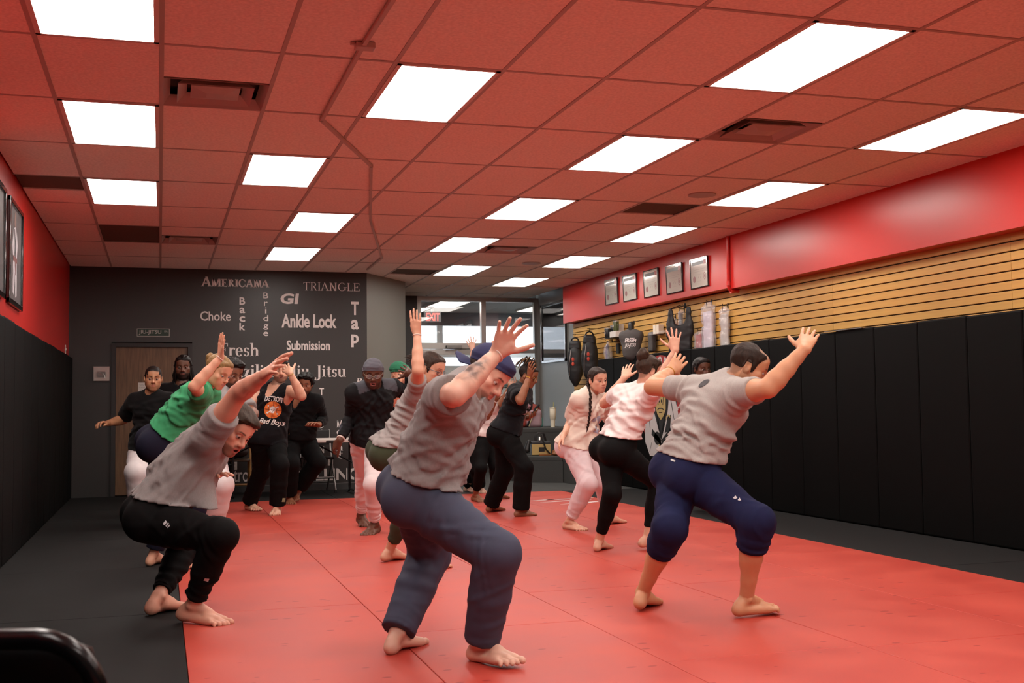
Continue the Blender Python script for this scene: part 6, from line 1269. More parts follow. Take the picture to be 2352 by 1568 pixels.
# joints of every person in metres, worked out from the size of the room
POSES = {
    'A': {"P":[1.104,5.034,0.723],"N":[1.284,4.882,1.192],"Hd":[1.408,4.958,1.254],"LS":[1.38,5.057,1.146],"RS":[1.155,4.737,1.149],"LE":[1.479,5.331,1.214],"RE":[1.128,4.437,1.151],"LW":[1.601,5.563,1.278],"RW":[1.328,4.521,1.317],"LF":[1.647,5.7,1.383],"RF":[1.378,4.431,1.465],"LH":[1.114,5.126,0.734],"RH":[1.106,4.948,0.69],"LK":[1.229,5.368,0.402],"RK":[1.363,4.679,0.481],"LA":[1.033,5.174,0.08],"RA":[1.336,4.833,0.085],"LT":[1.178,5.338,0.015],"RT":[1.441,4.645,0.035]},
    'B': {"P":[2.725,5.662,0.721],"N":[2.948,5.615,1.211],"Hd":[3.022,5.504,1.301],"LS":[2.854,5.804,1.186],"RS":[2.911,5.414,1.158],"LE":[2.716,6.073,1.205],"RE":[2.913,5.108,1.177],"LW":[2.909,6.242,1.301],"RW":[3.099,5.066,1.369],"LF":[3.039,6.316,1.404],"RF":[3.204,5.153,1.489],"LH":[2.737,5.776,0.73],"RH":[2.757,5.591,0.697],"LK":[2.55,5.519,0.455],"RK":[2.899,5.238,0.5],"LA":[2.498,5.765,0.093],"RA":[2.911,5.378,0.094],"LT":[2.638,5.93,0.015],"RT":[3.124,5.409,0.034]},
    'C': {"P":[-0.008,6.422,0.542],"N":[0.296,6.381,0.98],"Hd":[0.374,6.234,0.999],"LS":[0.316,6.581,0.925],"RS":[0.251,6.179,0.971],"LE":[0.204,6.735,0.672],"RE":[0.382,5.977,1.181],"LW":[0.254,6.463,0.722],"RW":[0.5,5.735,1.275],"LF":[0.357,6.318,0.778],"RF":[0.56,5.567,1.337],"LH":[-0.024,6.519,0.532],"RH":[-0.006,6.331,0.51],"LK":[0.161,6.884,0.359],"RK":[0.296,6.013,0.467],"LA":[-0.002,6.577,0.089],"RA":[0.17,6.224,0.093],"LT":[0.14,6.748,0.013],"RT":[0.351,6.104,0.009]},
    'D': {"P":[0.012,8.478,0.869],"N":[0.299,8.389,1.267],"Hd":[0.394,8.332,1.375],"LS":[0.355,8.55,1.213],"RS":[0.283,8.22,1.211],"LE":[0.184,8.718,1.062],"RE":[0.22,7.941,1.257],"LW":[0.357,8.888,1.143],"RW":[0.391,7.934,1.454],"LF":[0.419,8.74,1.21],"RF":[0.397,7.87,1.614],"LH":[0.006,8.567,0.868],"RH":[0.018,8.396,0.828],"LK":[0.08,8.608,0.468],"RK":[0.268,8.461,0.508],"LA":[-0.037,8.652,0.077],"RA":[0.182,8.487,0.087],"LT":[0.063,8.831,0.012],"RT":[0.237,8.295,0.019]},
    'E': {"P":[0.371,10.197,0.777],"N":[0.545,10.194,1.283],"Hd":[0.585,10.086,1.402],"LS":[0.638,10.367,1.212],"RS":[0.466,10.012,1.228],"LE":[0.77,10.139,1.065],"RE":[0.6,9.84,1.027],"LW":[0.711,9.879,1.016],"RW":[0.647,9.576,0.982],"LF":[0.713,9.729,0.916],"RF":[0.649,9.412,0.907],"LH":[0.346,10.295,0.777],"RH":[0.381,10.114,0.763],"LK":[0.391,10.247,0.354],"RK":[0.486,9.813,0.482],"LA":[0.132,10.467,0.084],"RA":[0.412,9.993,0.088],"LT":[0.281,10.623,0.012],"RT":[0.598,9.894,0.012]},
    'F': {"P":[-0.115,11.702,0.728],"N":[-0.072,11.665,1.253],"Hd":[-0.061,11.624,1.414],"LS":[0.099,11.574,1.198],"RS":[-0.225,11.784,1.203],"LE":[0.162,11.672,0.927],"RE":[-0.344,11.982,1.017],"LW":[0.117,11.455,0.771],"RW":[-0.48,11.753,0.984],"LF":[0.113,11.569,0.635],"RF":[-0.597,11.621,0.996],"LH":[-0.048,11.657,0.711],"RH":[-0.16,11.799,0.731],"LK":[0.063,11.36,0.436],"RK":[-0.209,11.444,0.522],"LA":[0.025,11.599,0.085],"RA":[-0.168,11.571,0.098],"LT":[0.056,11.392,0.011],"RT":[-0.188,11.371,0.011]},
    'G': {"P":[0.221,12.329,0.805],"N":[0.215,12.299,1.339],"Hd":[0.231,12.299,1.549],"LS":[0.391,12.214,1.29],"RS":[0.057,12.417,1.298],"LE":[0.448,12.295,1.006],"RE":[0.003,12.402,1.002],"LW":[0.379,12.124,0.805],"RW":[0.06,12.218,0.809],"LF":[0.365,12.249,0.675],"RF":[0.067,12.341,0.677],"LH":[0.263,12.244,0.787],"RH":[0.156,12.39,0.789],"LK":[0.295,12.051,0.41],"RK":[0.136,12.15,0.437],"LA":[0.287,12.332,0.086],"RA":[0.15,12.397,0.086],"LT":[0.319,12.122,0.014],"RT":[0.128,12.186,0.014]},
    'H': {"P":[1.127,12.482,0.802],"N":[1.203,12.49,1.337],"Hd":[1.241,12.469,1.52],"LS":[1.335,12.352,1.29],"RS":[1.07,12.651,1.316],"LE":[1.415,12.061,1.236],"RE":[0.898,12.472,1.14],"LW":[1.291,12.002,1.472],"RW":[0.806,12.289,0.958],"LF":[1.232,12.153,1.563],"RF":[0.784,12.135,0.864],"LH":[1.19,12.568,0.782],"RH":[1.04,12.456,0.797],"LK":[1.208,12.227,0.515],"RK":[1.053,12.695,0.427],"LA":[1.195,12.353,0.086],"RA":[0.95,12.955,0.083],"LT":[1.143,12.143,0.014],"RT":[1.026,12.752,0.02]},
    'I': {"P":[1.582,13.822,0.761],"N":[1.625,13.705,1.253],"Hd":[1.64,13.624,1.39],"LS":[1.772,13.593,1.199],"RS":[1.521,13.895,1.236],"LE":[1.875,13.782,0.98],"RE":[1.414,13.9,0.954],"LW":[1.781,13.534,0.91],"RW":[1.379,13.687,0.783],"LF":[1.658,13.411,0.965],"RF":[1.377,13.835,0.675],"LH":[1.658,13.935,0.76],"RH":[1.497,13.869,0.749],"LK":[1.781,13.656,0.47],"RK":[1.464,13.552,0.466],"LA":[1.576,13.886,0.144],"RA":[1.458,13.735,0.069],"LT":[1.512,13.713,0.024],"RT":[1.471,13.518,0.008]},
    'J': {"P":[1.792,10.19,0.804],"N":[1.816,10.062,1.302],"Hd":[1.787,9.945,1.408],"LS":[2.004,10.156,1.295],"RS":[1.632,10.013,1.249],"LE":[2.218,10.359,1.204],"RE":[1.636,10.227,1.024],"LW":[2.16,10.201,1.421],"RW":[1.515,10.075,0.826],"LF":[2.143,10.384,1.447],"RF":[1.443,10.216,0.732],"LH":[1.862,10.146,0.76],"RH":[1.745,10.283,0.796],"LK":[1.772,9.863,0.443],"RK":[1.813,10.545,0.453],"LA":[1.824,10.099,0.079],"RA":[1.82,10.806,0.097],"LT":[1.707,9.914,0.006],"RT":[1.837,10.593,0.013]},
    'K': {"P":[2.407,12.122,0.778],"N":[2.431,12.092,1.302],"Hd":[2.448,12.059,1.464],"LS":[2.55,12.247,1.257],"RS":[2.293,11.961,1.239],"LE":[2.579,12.272,0.966],"RE":[2.324,11.678,1.156],"LW":[2.561,12.004,0.985],"RW":[2.337,11.522,1.375],"LF":[2.586,11.839,1.044],"RF":[2.381,11.681,1.443],"LH":[2.448,12.205,0.77],"RH":[2.352,12.051,0.764],"LK":[2.498,12.122,0.363],"RK":[2.357,11.894,0.375],"LA":[2.442,12.436,0.084],"RA":[2.322,12.197,0.082],"LT":[2.564,12.266,0.015],"RT":[2.379,11.995,0.012]},
    'L': {"P":[1.589,8.013,0.782],"N":[1.783,7.915,1.239],"Hd":[1.822,7.854,1.373],"LS":[1.853,8.071,1.198],"RS":[1.697,7.763,1.213],"LE":[1.957,8.292,1.043],"RE":[1.652,7.507,1.348],"LW":[2.158,8.436,1.125],"RW":[1.662,7.574,1.599],"LF":[2.168,8.277,1.198],"RF":[1.64,7.55,1.774],"LH":[1.579,8.105,0.792],"RH":[1.57,7.929,0.76],"LK":[1.694,8.002,0.417],"RK":[1.807,7.859,0.432],"LA":[1.59,8.218,0.081],"RA":[1.788,7.647,0.08],"LT":[1.76,8.334,0.013],"RT":[1.926,7.798,0.011]},
    'M': {"P":[3.669,13.057,0.74],"N":[3.762,13.032,1.24],"Hd":[3.813,13.006,1.392],"LS":[3.89,13.139,1.174],"RS":[3.626,12.933,1.195],"LE":[3.826,12.866,1.127],"RE":[3.61,12.75,0.983],"LW":[3.902,12.752,1.343],"RW":[3.689,12.622,1.184],"LF":[3.997,12.866,1.426],"RF":[3.688,12.476,1.27],"LH":[3.705,13.142,0.74],"RH":[3.626,12.987,0.742],"LK":[3.757,12.929,0.407],"RK":[3.552,12.795,0.398],"LA":[3.831,13.175,0.095],"RA":[3.544,13.031,0.073],"LT":[4.008,13.256,0.015],"RT":[3.595,12.836,0.006]},
    'N': {"P":[3.391,11.246,0.815],"N":[3.545,11.167,1.29],"Hd":[3.587,11.098,1.417],"LS":[3.624,11.317,1.249],"RS":[3.429,11.038,1.261],"LE":[3.678,11.501,1.036],"RE":[3.398,10.773,1.155],"LW":[3.63,11.251,0.98],"RW":[3.5,10.792,1.396],"LF":[3.657,11.084,1.012],"RF":[3.502,10.69,1.534],"LH":[3.406,11.336,0.818],"RH":[3.356,11.169,0.809],"LK":[3.423,11.44,0.428],"RK":[3.489,10.975,0.488],"LA":[3.333,11.63,0.08],"RA":[3.476,11.044,0.075],"LT":[3.494,11.757,0.017],"RT":[3.675,11.1,0.012]},
    'O': {"P":[3.643,9.768,0.737],"N":[3.72,9.674,1.217],"Hd":[3.753,9.591,1.333],"LS":[3.862,9.749,1.147],"RS":[3.572,9.589,1.166],"LE":[4.007,9.916,0.976],"RE":[3.576,9.794,0.972],"LW":[3.938,9.719,1.121],"RW":[3.435,9.641,0.831],"LF":[3.905,9.579,1.206],"RF":[3.343,9.574,0.709],"LH":[3.686,9.851,0.745],"RH":[3.567,9.731,0.739],"LK":[3.864,9.791,0.405],"RK":[3.615,9.524,0.412],"LA":[4.007,9.967,0.077],"RA":[3.507,9.714,0.071],"LT":[4.179,10.068,0.014],"RT":[3.586,9.533,0.012]},
    'S': {"P":[3.339,8.155,0.753],"N":[3.538,8.12,1.221],"Hd":[3.577,8.066,1.365],"LS":[3.438,8.272,1.201],"RS":[3.532,7.947,1.178],"LE":[3.397,8.543,1.118],"RE":[3.482,7.675,1.259],"LW":[3.538,8.457,1.32],"RW":[3.596,7.628,1.497],"LF":[3.617,8.547,1.443],"RF":[3.601,7.652,1.669],"LH":[3.327,8.246,0.759],"RH":[3.337,8.068,0.743],"LK":[3.239,8.017,0.44],"RK":[3.66,8.105,0.502],"LA":[3.204,8.206,0.077],"RA":[3.57,8.13,0.094],"LT":[3.333,8.364,0.01],"RT":[3.76,8.18,0.012]},
    'R': {"P":[5.34,10.772,0.786],"N":[5.344,10.751,1.293],"Hd":[5.354,10.727,1.468],"LS":[5.497,10.831,1.25],"RS":[5.192,10.676,1.244],"LE":[5.486,10.725,0.986],"RE":[5.221,10.802,0.989],"LW":[5.407,10.595,0.777],"RW":[5.154,10.673,0.772],"LF":[5.472,10.719,0.676],"RF":[5.211,10.79,0.66],"LH":[5.412,10.819,0.773],"RH":[5.271,10.715,0.774],"LK":[5.335,10.639,0.414],"RK":[5.242,10.642,0.376],"LA":[5.422,10.859,0.082],"RA":[5.347,10.898,0.078],"LT":[5.59,10.969,0.013],"RT":[5.364,10.694,0.015]},
    'Q': {"P":[3.822,14.237,0.739],"N":[3.85,14.224,1.254],"Hd":[3.875,14.205,1.436],"LS":[3.978,14.34,1.207],"RS":[3.741,14.086,1.239],"LE":[3.997,14.466,1.474],"RE":[3.774,14.038,1.544],"LW":[3.99,14.494,1.739],"RW":[3.79,13.999,1.825],"LF":[3.97,14.396,1.884],"RF":[3.78,13.988,2.01],"LH":[3.867,14.315,0.721],"RH":[3.78,14.159,0.72],"LK":[3.893,14.233,0.313],"RK":[3.841,14.052,0.32],"LA":[3.858,14.575,0.076],"RA":[3.965,14.366,0.077],"LT":[3.908,14.372,0.012],"RT":[3.966,14.157,0.011]},
}
# ---------------------------------------------------------------- who is there
eye_materials()
def tee(name, c, var=.06): return material(name, c, rough=.92, var=var, vscale=9, bump=.22, bscale=520, spec=.2, sheen=.05)
def heather(name, c):
    return material(name, c, rough=.93, var=.07, vscale=170, bump=.25, bscale=520, spec=.2, stretch=(1, 1, .4), sheen=.12)
def knit(name, c): return material(name, c, rough=.85, var=.08, vscale=14, bump=.25, bscale=600, spec=.15, sheen=.0)
black_knit = lambda: knit('black_cloth', '0b0b0c')
PALE, PALE2, TAN, BROWN, DARK, DEEP, OLIVE = 'dab09a', 'd49f84', 'c58f6c', 'a06a48', '6b4430', '573526', 'a87452'
REL = (.35, .2, .6); OPEN = (.12, .3, .75); FLAT = (.1, .05, .45)
def joggers(mat, **k): return dict(dict(mat=mat, infl=.009, prof=[(0, .006), (.6, .008), (1, .010), (1.4, .010), (1.8, .005), (2, .002)], t1=1.85, cuff=True, bunch=1.1), **k)
def straight(mat, **k): return dict(dict(mat=mat, infl=.008, prof=[(0, .004), (.6, .008), (1, .014), (1.4, .022), (1.8, .034), (2, .04)], t1=1.97, straight=True, bunch=.35), **k)
def leggings(mat, **k): return dict(dict(mat=mat, infl=.0045, t1=1.8, fold=.25, bunch=.3, open=False), **k)
PEOPLE = {}
def person(key, S, woman=0, bulk=1.0, belly=0.0, face=(0, 0, 1), up=(0, 1, 0), **o):
    B = Body(POSES[key], S, woman, bulk, belly, camdir(*face), camdir(*up)); h = o['hands']
    o['hands'] = {sd: (camdir(*h[sd][0]),) + tuple(h[sd][1]) for sd in 'LR'}
    body = make_person(B, o); PEOPLE[key] = (B, o, body); return B, o, body

def build_people(only=None):
    def want(k): return only is None or k in only
    if want('A'):
        J = {k: V(*v) for k, v in POSES['A'].items()}
        B, o, b = person('A', 1.76, bulk=1.02, belly=.02, face=(.62, -.62, .42), up=(.7, .62, .1), skin=PALE, hair_col='4a3a30', brow_col='4c3a30', beard=.62, beard_col='5a4b45', style='cap', lod=0, gaze=(0, -.25),
            hands={'R': ((.25, -.15, .95), (.14, .3, .85)), 'L': ((.6, 0, .4), REL)}, tattoo=(J['RE'] * .86 + J['RW'] * .14, J['RE'] * .2 + J['RW'] * .8, camdir(-.35, .75, .55)),
            label='man in a navy cap worn backwards, grey tee and slate blue pants, tattooed forearm raised',
            shirt=dict(mat=heather('grey_tee_charcoal', '868281'), infl=.018, loose=.004, sleeve=.72, ainfl=.02, flare=.016, hem=.17, tilt=.18, drape=.03, theta=42, fold=1.0, neck=.046),
            pants=straight(material('slate_blue_cloth', '3c4256', rough=.75, var=.05, vscale=20, bump=.12, bscale=700, spec=.35), infl=.016, prof=[(0, .012), (.5, .012), (.9, .016), (1.3, .02), (1.7, .026), (2, .028)], t1=1.97, waist=.23, fold=1.5))
        bangle(B, b, 'R', 'wristband', material('white_band', 'e9dcd2', rough=.6), .97, 1.16, .0032)
    if want('B'):
        B, o, b = person('B', 1.78, bulk=1.08, face=(.84, -.42, .06), up=(.45, .86, .05), skin='c9946f', hair_col='3a2a20', style='thin', recede=.012, stubble=.5, beard=.35, beard_col='6a4a3a', lod=0,
            hands={'R': ((.35, .05, -.9), (.14, .1, .7)), 'L': ((.0, .1, -1), (.18, .12, .95))},
            label='man seen from behind in a light grey tee and navy joggers rolled to the knee',
            shirt=dict(mat=heather('grey_tee_light', 'a5a19c'), infl=.013, loose=.004, sleeve=.6, ainfl=.01, flare=.008, hem=.18, tilt=.3, drape=.03, theta=14, fold=1.15, lowfold=1.5, lam=.07, bend=1.8),
            pants=joggers(knit('navy_jogger_cloth', '1c2142'), infl=.009, t1=1.34, t1L=1.36, prof=[(0, .008), (.5, .01), (.9, .014), (1.1, .018), (1.36, .010)], waist=.24, bunch=1.3))
        cloth_print(o['_shirt'], B.J['N'] - B.u * .05 + B.sl * .02, -B.sl, B.u, [('back_logo', [_ring(0, .0, .032, .03, .009, .009, 40, 340, 14), _el(-.012, -.004, .012, .018)], material('logo_charcoal', '3f3f42', rough=.8), 0)])
        cloth_print(o['_pants'], B.J['RH'] * .8 + B.J['RK'] * .2, B.hf, B.u, [('hip_logo', [[(-.01, -.006), (0, .012), (.004, .004), (-.003, -.006)], [(.004, -.006), (.012, .01), (.015, .0), (.01, -.006)]], material('logo_pale', 'c9c9cc', rough=.6), 0)])
        cloth_print(o['_pants'], B.J['P'] - B.sl * .06 + B.u * .03, -B.hl, B.u, [('pocket_zip', [_r(-.02, -.004, .02, .004)], m_steel, 0)])
        bangle(B, b, 'L', 'beaded_bracelet', material('amber_bead', 'c08a3a', rough=.4), .93, 1.2, .0036)
    if want('C'):
        J = {k: V(*v) for k, v in POSES['C'].items()}
        B, o, b = person('C', 1.83, bulk=1.0, face=(.68, -.52, .5), up=(.62, .74, .05), skin='d8a189', hair_col='4b3b2e', style='fade', thick=.024, side=.28, taper=.02, beard=.75, beard_col='6b4f3e', mouth=.013, lod=0, gaze=(.05, -.2),
            hands={'R': ((.4, -.65, -.6), (.18, .25, .8)), 'L': ((.2, -.9, .1), (.25, .3, .8))},
            label='bearded man with short brown hair bent low in a grey tee and black joggers',
            shirt=dict(mat=heather('grey_tee_mid', '8e8a89'), infl=.016, loose=.012, sleeve=.5, ainfl=.02, flare=.018, hem=.19, tilt=.48, drape=.025, theta=68, fold=1.0, lam=.06, bend=.2, lowfold=.6, extra=[(J['P'] * .5 + J['N'] * .5 + camdir(.04, -.06, .03), J['P'] + camdir(.27, .02, .06), .11, .07)]),
            pants=joggers(black_knit(), infl=.010, t1=1.86, waist=.25, bunch=1.4, fold=1.4))
        cloth_print(o['_pants'], B.J['RH'] + B.u * .05, B.hf, B.u, [('hip_logo', [_r(-.014, -.01, -.004, .012), _r(0, -.01, .006, .012), _r(.009, -.01, .014, .008)], material('logo_pale', 'c9c9cc', rough=.6), 0)]); cloth_print(o['_pants'], B.J['RK'] * .5 + B.J['RA'] * .5, nrm(np.cross(B.J['RK'] - B.J['RA'], B.hl)) * -1, nrm(B.J['RK'] - B.J['RA']), [('shin_logo', [_r(-.012, -.011, .012, .011)], MATS['logo_pale'], 0)])
    if want('D'):
        B, o, b = person('D', 1.68, 1, face=(.76, -.45, .42), up=(.42, .9, .1), skin='dca78a', hair_col='b08a58', brow_col='a07c58', style='bun', bun=(.0, -.112, .045), bunr=.034, lod=0, gaze=(0, -.4), lip_col='b4696a', eye='blue',
            hands={'R': ((.75, 0, -.6), (.1, .03, .25)), 'L': ((.2, -.2, .8), (.2, .35, .9))},
            label='woman with blonde bun in a bright green tee and navy pants, arm raised',
            shirt=dict(mat=tee('green_tee_cloth', '3f9a68'), infl=.014, loose=.006, sleeve=.6, ainfl=.02, flare=.014, hem=.16, theta=40, fold=1.0),
            pants=straight(knit('dark_navy_cloth', '1e1f30'), infl=.01, prof=[(0, .006), (1, .01), (1.6, .016), (2, .02)], t1=1.9, waist=.22))
        bangle(B, b, 'R', 'wristband', MATS.get('white_band') or material('white_band', 'e9dcd2', rough=.6), .97, 1.2, .003)
    if want('E'):
        person('E', 1.78, bulk=1.15, face=(.72, -.18, .62), up=(.15, 1, 0), skin='7a4c36', hair_col='17120f', style='afro', beard=.8, beard_col='1a1310', mouth=.006, lod=1, lip_col='8a4a44',
            hands={'R': ((.3, 0, .9), OPEN), 'L': ((.3, 0, .9), OPEN)}, label='man with an afro and beard in grey tee and white pants, behind the green tee',
            shirt=dict(mat=heather('grey_tee_cool', '8a8685'), infl=.022, sleeve=.8, ainfl=.022, flare=.01, hem=-.05), pants=straight(tee('white_cloth', 'dcd6d6'), infl=.022, waist=.2, t1=1.95))
    if want('F'):
        person('F', 1.74, bulk=1.0, face=(.32, -.05, .95), up=(.05, 1, .05), skin='b07e5c', hair_col='1c1512', style='cornrow', stubble=.8, beard=.3, beard_col='4a3226', lod=1, recede=.006,
            hands={'R': ((.1, -.9, .3), (.6, .15, .4)), 'L': ((.6, 0, .3), REL)}, label='young man with cornrows and black tee by the wooden door, arm held out',
            shirt=dict(mat=tee('black_tee_cloth', '0b0b0d'), infl=.016, sleeve=.85, ainfl=.018, flare=.012, hem=-.02), pants=straight(tee('white_cloth', 'dcd6d6'), infl=.024, waist=.15, t1=1.95))
    if want('G'):
        person('G', 1.76, bulk=1.12, face=(.2, -.05, .97), up=(0, 1, .05), skin='5e3c2a', hair_col='15100e', style='dreads', beard=.95, beard_col='120d0b', lod=1, lip_col='6b3a34', jaw=1.05,
            hands={'R': ((.6, 0, .3), REL), 'L': ((-.6, 0, .3), REL)}, label='bearded man with long dreadlocks in black standing by the door frame',
            shirt=dict(mat=tee('black_tee_cloth', '0b0b0d'), infl=.02, sleeve=.8, ainfl=.02, hem=-.08), pants=straight(black_knit(), waist=.2))
    if want('H'):
        B, o, b = person('H', 1.80, face=(.22, -.06, .97), up=(-.03, 1, .08), skin='d3a288', hair_col='2c1f19', style='short', thick=.02, beard=.6, beard_col='4c382c', mouth=.004, lod=1,
            hands={'R': ((.5, 0, .6), REL), 'L': ((-.25, .1, -.9), (.3, .2, .7))}, label='man in a black basketball tank top and black pants shading his face with a hand',
            shirt=dict(mat=tee('black_tank_cloth', '0e0e12'), infl=.014, sleeve=0, tank=True, hem=-.16, theta=40, fold=.8, neck=.05), pants=straight(black_knit(), infl=.012, waist=.1))
        c, R = B.sec(.54); wp = material('print_white', 'd9d2cc', rough=.7); op = material('print_orange', 'd9702c', rough=.7); kp = material('print_black', '151517', rough=.8)
        cloth_print(o['_shirt'], c, -R[0], R[2], [('print_city', text_geo('DETROIT', .2, .055, 0, .118, .03, 0, 1.2), wp, 0), ('print_ball', [_el(0, 0, .092, .09, 24)], op, 0),
            ('print_seams', [_r(-.002, -.09, .002, .09), _r(-.092, -.002, .092, .002), _ring(-.1, 0, .06, .08, .004, .004, -75, 75), _ring(.1, 0, .06, .08, .004, .004, 105, 255)], kp, .0008),
            ('print_skull', [_el(0, .008, .03, .031), _r(-.016, -.034, .016, -.008)] + [[(-.05 * sx - .006, -.032), (-.05 * sx + .006, -.038), (.05 * sx + .006, .032), (.05 * sx - .006, .038)] for sx in (1, -1)] + [_el(a_, b_, .009, .009, 8) for a_ in (-.052, .052) for b_ in (-.037, .037)], wp, .0014),
            ('print_skull_eyes', [[(-.022, .006), (-.004, -.002), (-.008, -.01), (-.018, -.006)], [(.022, .006), (.004, -.002), (.008, -.01), (.018, -.006)], [(0, -.012), (.004, -.02), (-.004, -.02)]] + [_r(x_, -.033, x_ + .002, -.024) for x_ in (-.009, -.001, .007)], kp, .002),
            ('print_script', text_geo('Bad Boys', .27, .075, .01, -.135, .02, .35, 0), wp, 0)])
        cloth_print(o['_pants'], B.J['LA'] * .85 + B.J['LK'] * .15, B.hl, V(0, 0, 1), [('hem_patch', [_r(-.022, -.02, .022, .02)], material('patch_green', '8d9a78', rough=.7), 0)])
        bangle(B, b, 'L', 'yellow_bracelet', material('yellow_band', 'b59a3c', rough=.6), .96, 1.12, .003)
    if want('I'):
        person('I', 1.78, bulk=1.12, belly=.015, face=(-.02, -.12, .98), up=(.05, 1, .1), skin='8d5a3f', hair_col='15110f', style='afro', side=.5, beard=.75, beard_col='1d1512', lod=1, lip_col='9a5650', jaw=1.05,
            hands={'R': ((.5, 0, .6), REL), 'L': ((-.2, -.6, .4), (.5, .2, .5))}, label='man in a black long sleeved top and black pants before the lettered wall',
            shirt=dict(mat=tee('black_tee_cloth', '0b0b0d'), infl=.012, sleeve=1.86, ainfl=.008, flare=.002, hem=.02, vneck=True), pants=straight(black_knit(), infl=.02, waist=.12, t1=1.9))
    if want('J'):
        B, o, b = person('J', 1.80, bulk=.94, face=(.12, -.28, .95), up=(.04, .95, .28), cres=.0085, skin='5f3c2b', hair_col='17120f', style='durag', beard=.7, beard_col='150f0d', mouth=.011, lod=1, lip_col='9a5a56',
            hands={'R': ((.5, -.3, -.5), (.55, .15, .5)), 'L': ((-.3, .2, .9), REL)}, label='smiling man in a grey durag and glasses, black long sleeved top, white joggers',
            shirt=dict(mat=material('black_grey_top', '191a1f', rough=.8, vcol=True, var=.08, vscale=14, bump=.2, bscale=500, spec=.25), infl=.014, sleeve=1.88, ainfl=.007, flare=.003, hem=-.06, theta=55, fold=.9, paint=shoulder_panels),
            pants=joggers(tee('white_jogger_cloth', 'e0d2d2'), infl=.01, t1=1.86, waist=.12, bunch=1.2, fold=1.2))
        glasses(B, b, material('clear_frame', '8d867a', rough=.2, spec=.7), .021)
        bangle(B, b, 'R', 'wristband', material('white_band', 'e9dcd2', rough=.6), .94, 1.28, .006)
    if want('K'):
        person('K', 1.74, face=(.7, -.2, .5), up=(.1, 1, 0), skin=PALE2, hair_col='3a2a20', style='beanie', beard=.4, beard_col='5a4436', lod=1, hands={'R': ((.4, .2, -.8), OPEN), 'L': ((.4, 0, .6), REL)},
            label='person in a green knitted beanie mostly hidden behind the grey tee woman', shirt=dict(mat=tee('black_tee_cloth', '0b0b0d'), infl=.016, sleeve=.7, hem=-.04), pants=joggers(tee('rose_cloth', 'b4635c'), infl=.012, waist=.16))
    if want('L'):
        B, o, b = person('L', 1.70, 1, face=(.84, -.3, .42), up=(.25, .96, .08), skin='d6a488', hair_col='4a3a30', style='ponytail', lod=0, gaze=(0, -.2), lip_col='b0666a',
            hands={'R': ((.3, .1, -.9), (.12, .04, .2)), 'L': ((.3, 0, .6), REL)}, label='woman in dark rimmed glasses and a ponytail, grey tee, olive pants, arm straight up',
            shirt=dict(mat=heather('grey_tee_soft', '98928f'), infl=.01, sleeve=.62, ainfl=.012, flare=.008, hem=.13, tilt=.3, theta=12, fold=1.2, lam=.045, lowfold=1.2), pants=dict(leggings(tee('olive_cloth', '3b4230')), infl=.008, t1=1.8, waist=.2, fold=.7))
        glasses(B, b, material('dark_frame', '1d1a22', rough=.3))
        bangle(B, b, 'R', 'wristband', material('white_band', 'e9dcd2', rough=.6), .96, 1.2, .003)
    if want('M'):
        B, o, b = person('M', 1.66, 1, bulk=1.02, face=(.6, -.1, .6), up=(.05, 1, 0), skin='8a5a40', hair_col='17120f', style='short', lod=1, lip_col='8a4a44', hands={'R': ((.5, .2, -.4), REL), 'L': ((-.2, .1, .8), (.45, .15, .6))},
            label='woman in a white sleeveless top and black leggings behind the man in the cap', shirt=dict(mat=tee('white_tee_cloth', 'e6dbd8'), infl=.018, loose=.012, sleeve=.25, ainfl=.012, hem=.02), pants=leggings(black_knit(), waist=.2))
        bangle(B, b, 'R', 'bracelet', material('white_band', 'e9dcd2', rough=.6), .92, 1.2, .004); bangle(B, b, 'L', 'bracelet', material('gold', 'c9a24a', rough=.25, metal=1), .93, 1.2, .003)
    if want('N'):
        B, o, b = person('N', 1.68, 1, bulk=1.1, face=(.86, -.36, .3), up=(.3, .94, .1), skin='8f5e42', hair_col='2a1e18', style='topknot', lod=1, lip_col='8a4a46', hands={'R': ((.6, .1, -.6), (.25, .12, .5)), 'L': ((.2, .4, .6), (.5, .1, .5))},
            label='woman with piled up dreadlocks and glasses in a black printed tee and black pants',
            shirt=dict(mat=tee('washed_black_tee', '121317'), infl=.014, sleeve=.75, ainfl=.022, flare=.014, hem=.08, theta=35), pants=straight(black_knit(), infl=.012, waist=.16, t1=2.0))
        cloth_print(o['_shirt'], B.J['N'] * .75 + B.J['P'] * .25, nrm(-B.sl * .8 + B.sf * .6), B.u, [('back_print', [_r(-.08, -.03, -.06, -.005), _r(-.05, -.03, -.035, -.008), _r(-.025, -.03, -.012, -.006), _r(0, -.03, .012, -.01), _r(.022, -.03, .04, -.008), [(-.03, .01), (-.01, .05), (0, .02), (.02, .06), (.015, .01)]], MATS.get('print_white') or material('print_white', 'd9d2cc', rough=.7), 0)])
        cloth_print(o['_shirt'], B.J['N'] * .6 + B.J['P'] * .4, nrm(B.sf * -.2 + B.sl), B.u, [('front_print', [_r(-.07, -.05, .06, -.035), _r(-.05, -.02, .07, -.004), _el(-.02, .04, .03, .035), _r(.02, .02, .07, .06)], material('print_mauve', 'b9a9b9', rough=.7), 0)])
        glasses(B, b, material('gold', 'c9a24a', rough=.25, metal=1), .02); bangle(B, b, 'R', 'bracelet', material('gold', 'c9a24a', rough=.25, metal=1), .95, 1.2, .004); bangle(B, b, 'L', 'bracelet', material('white_band', 'e9dcd2', rough=.6), .95, 1.3, .003)
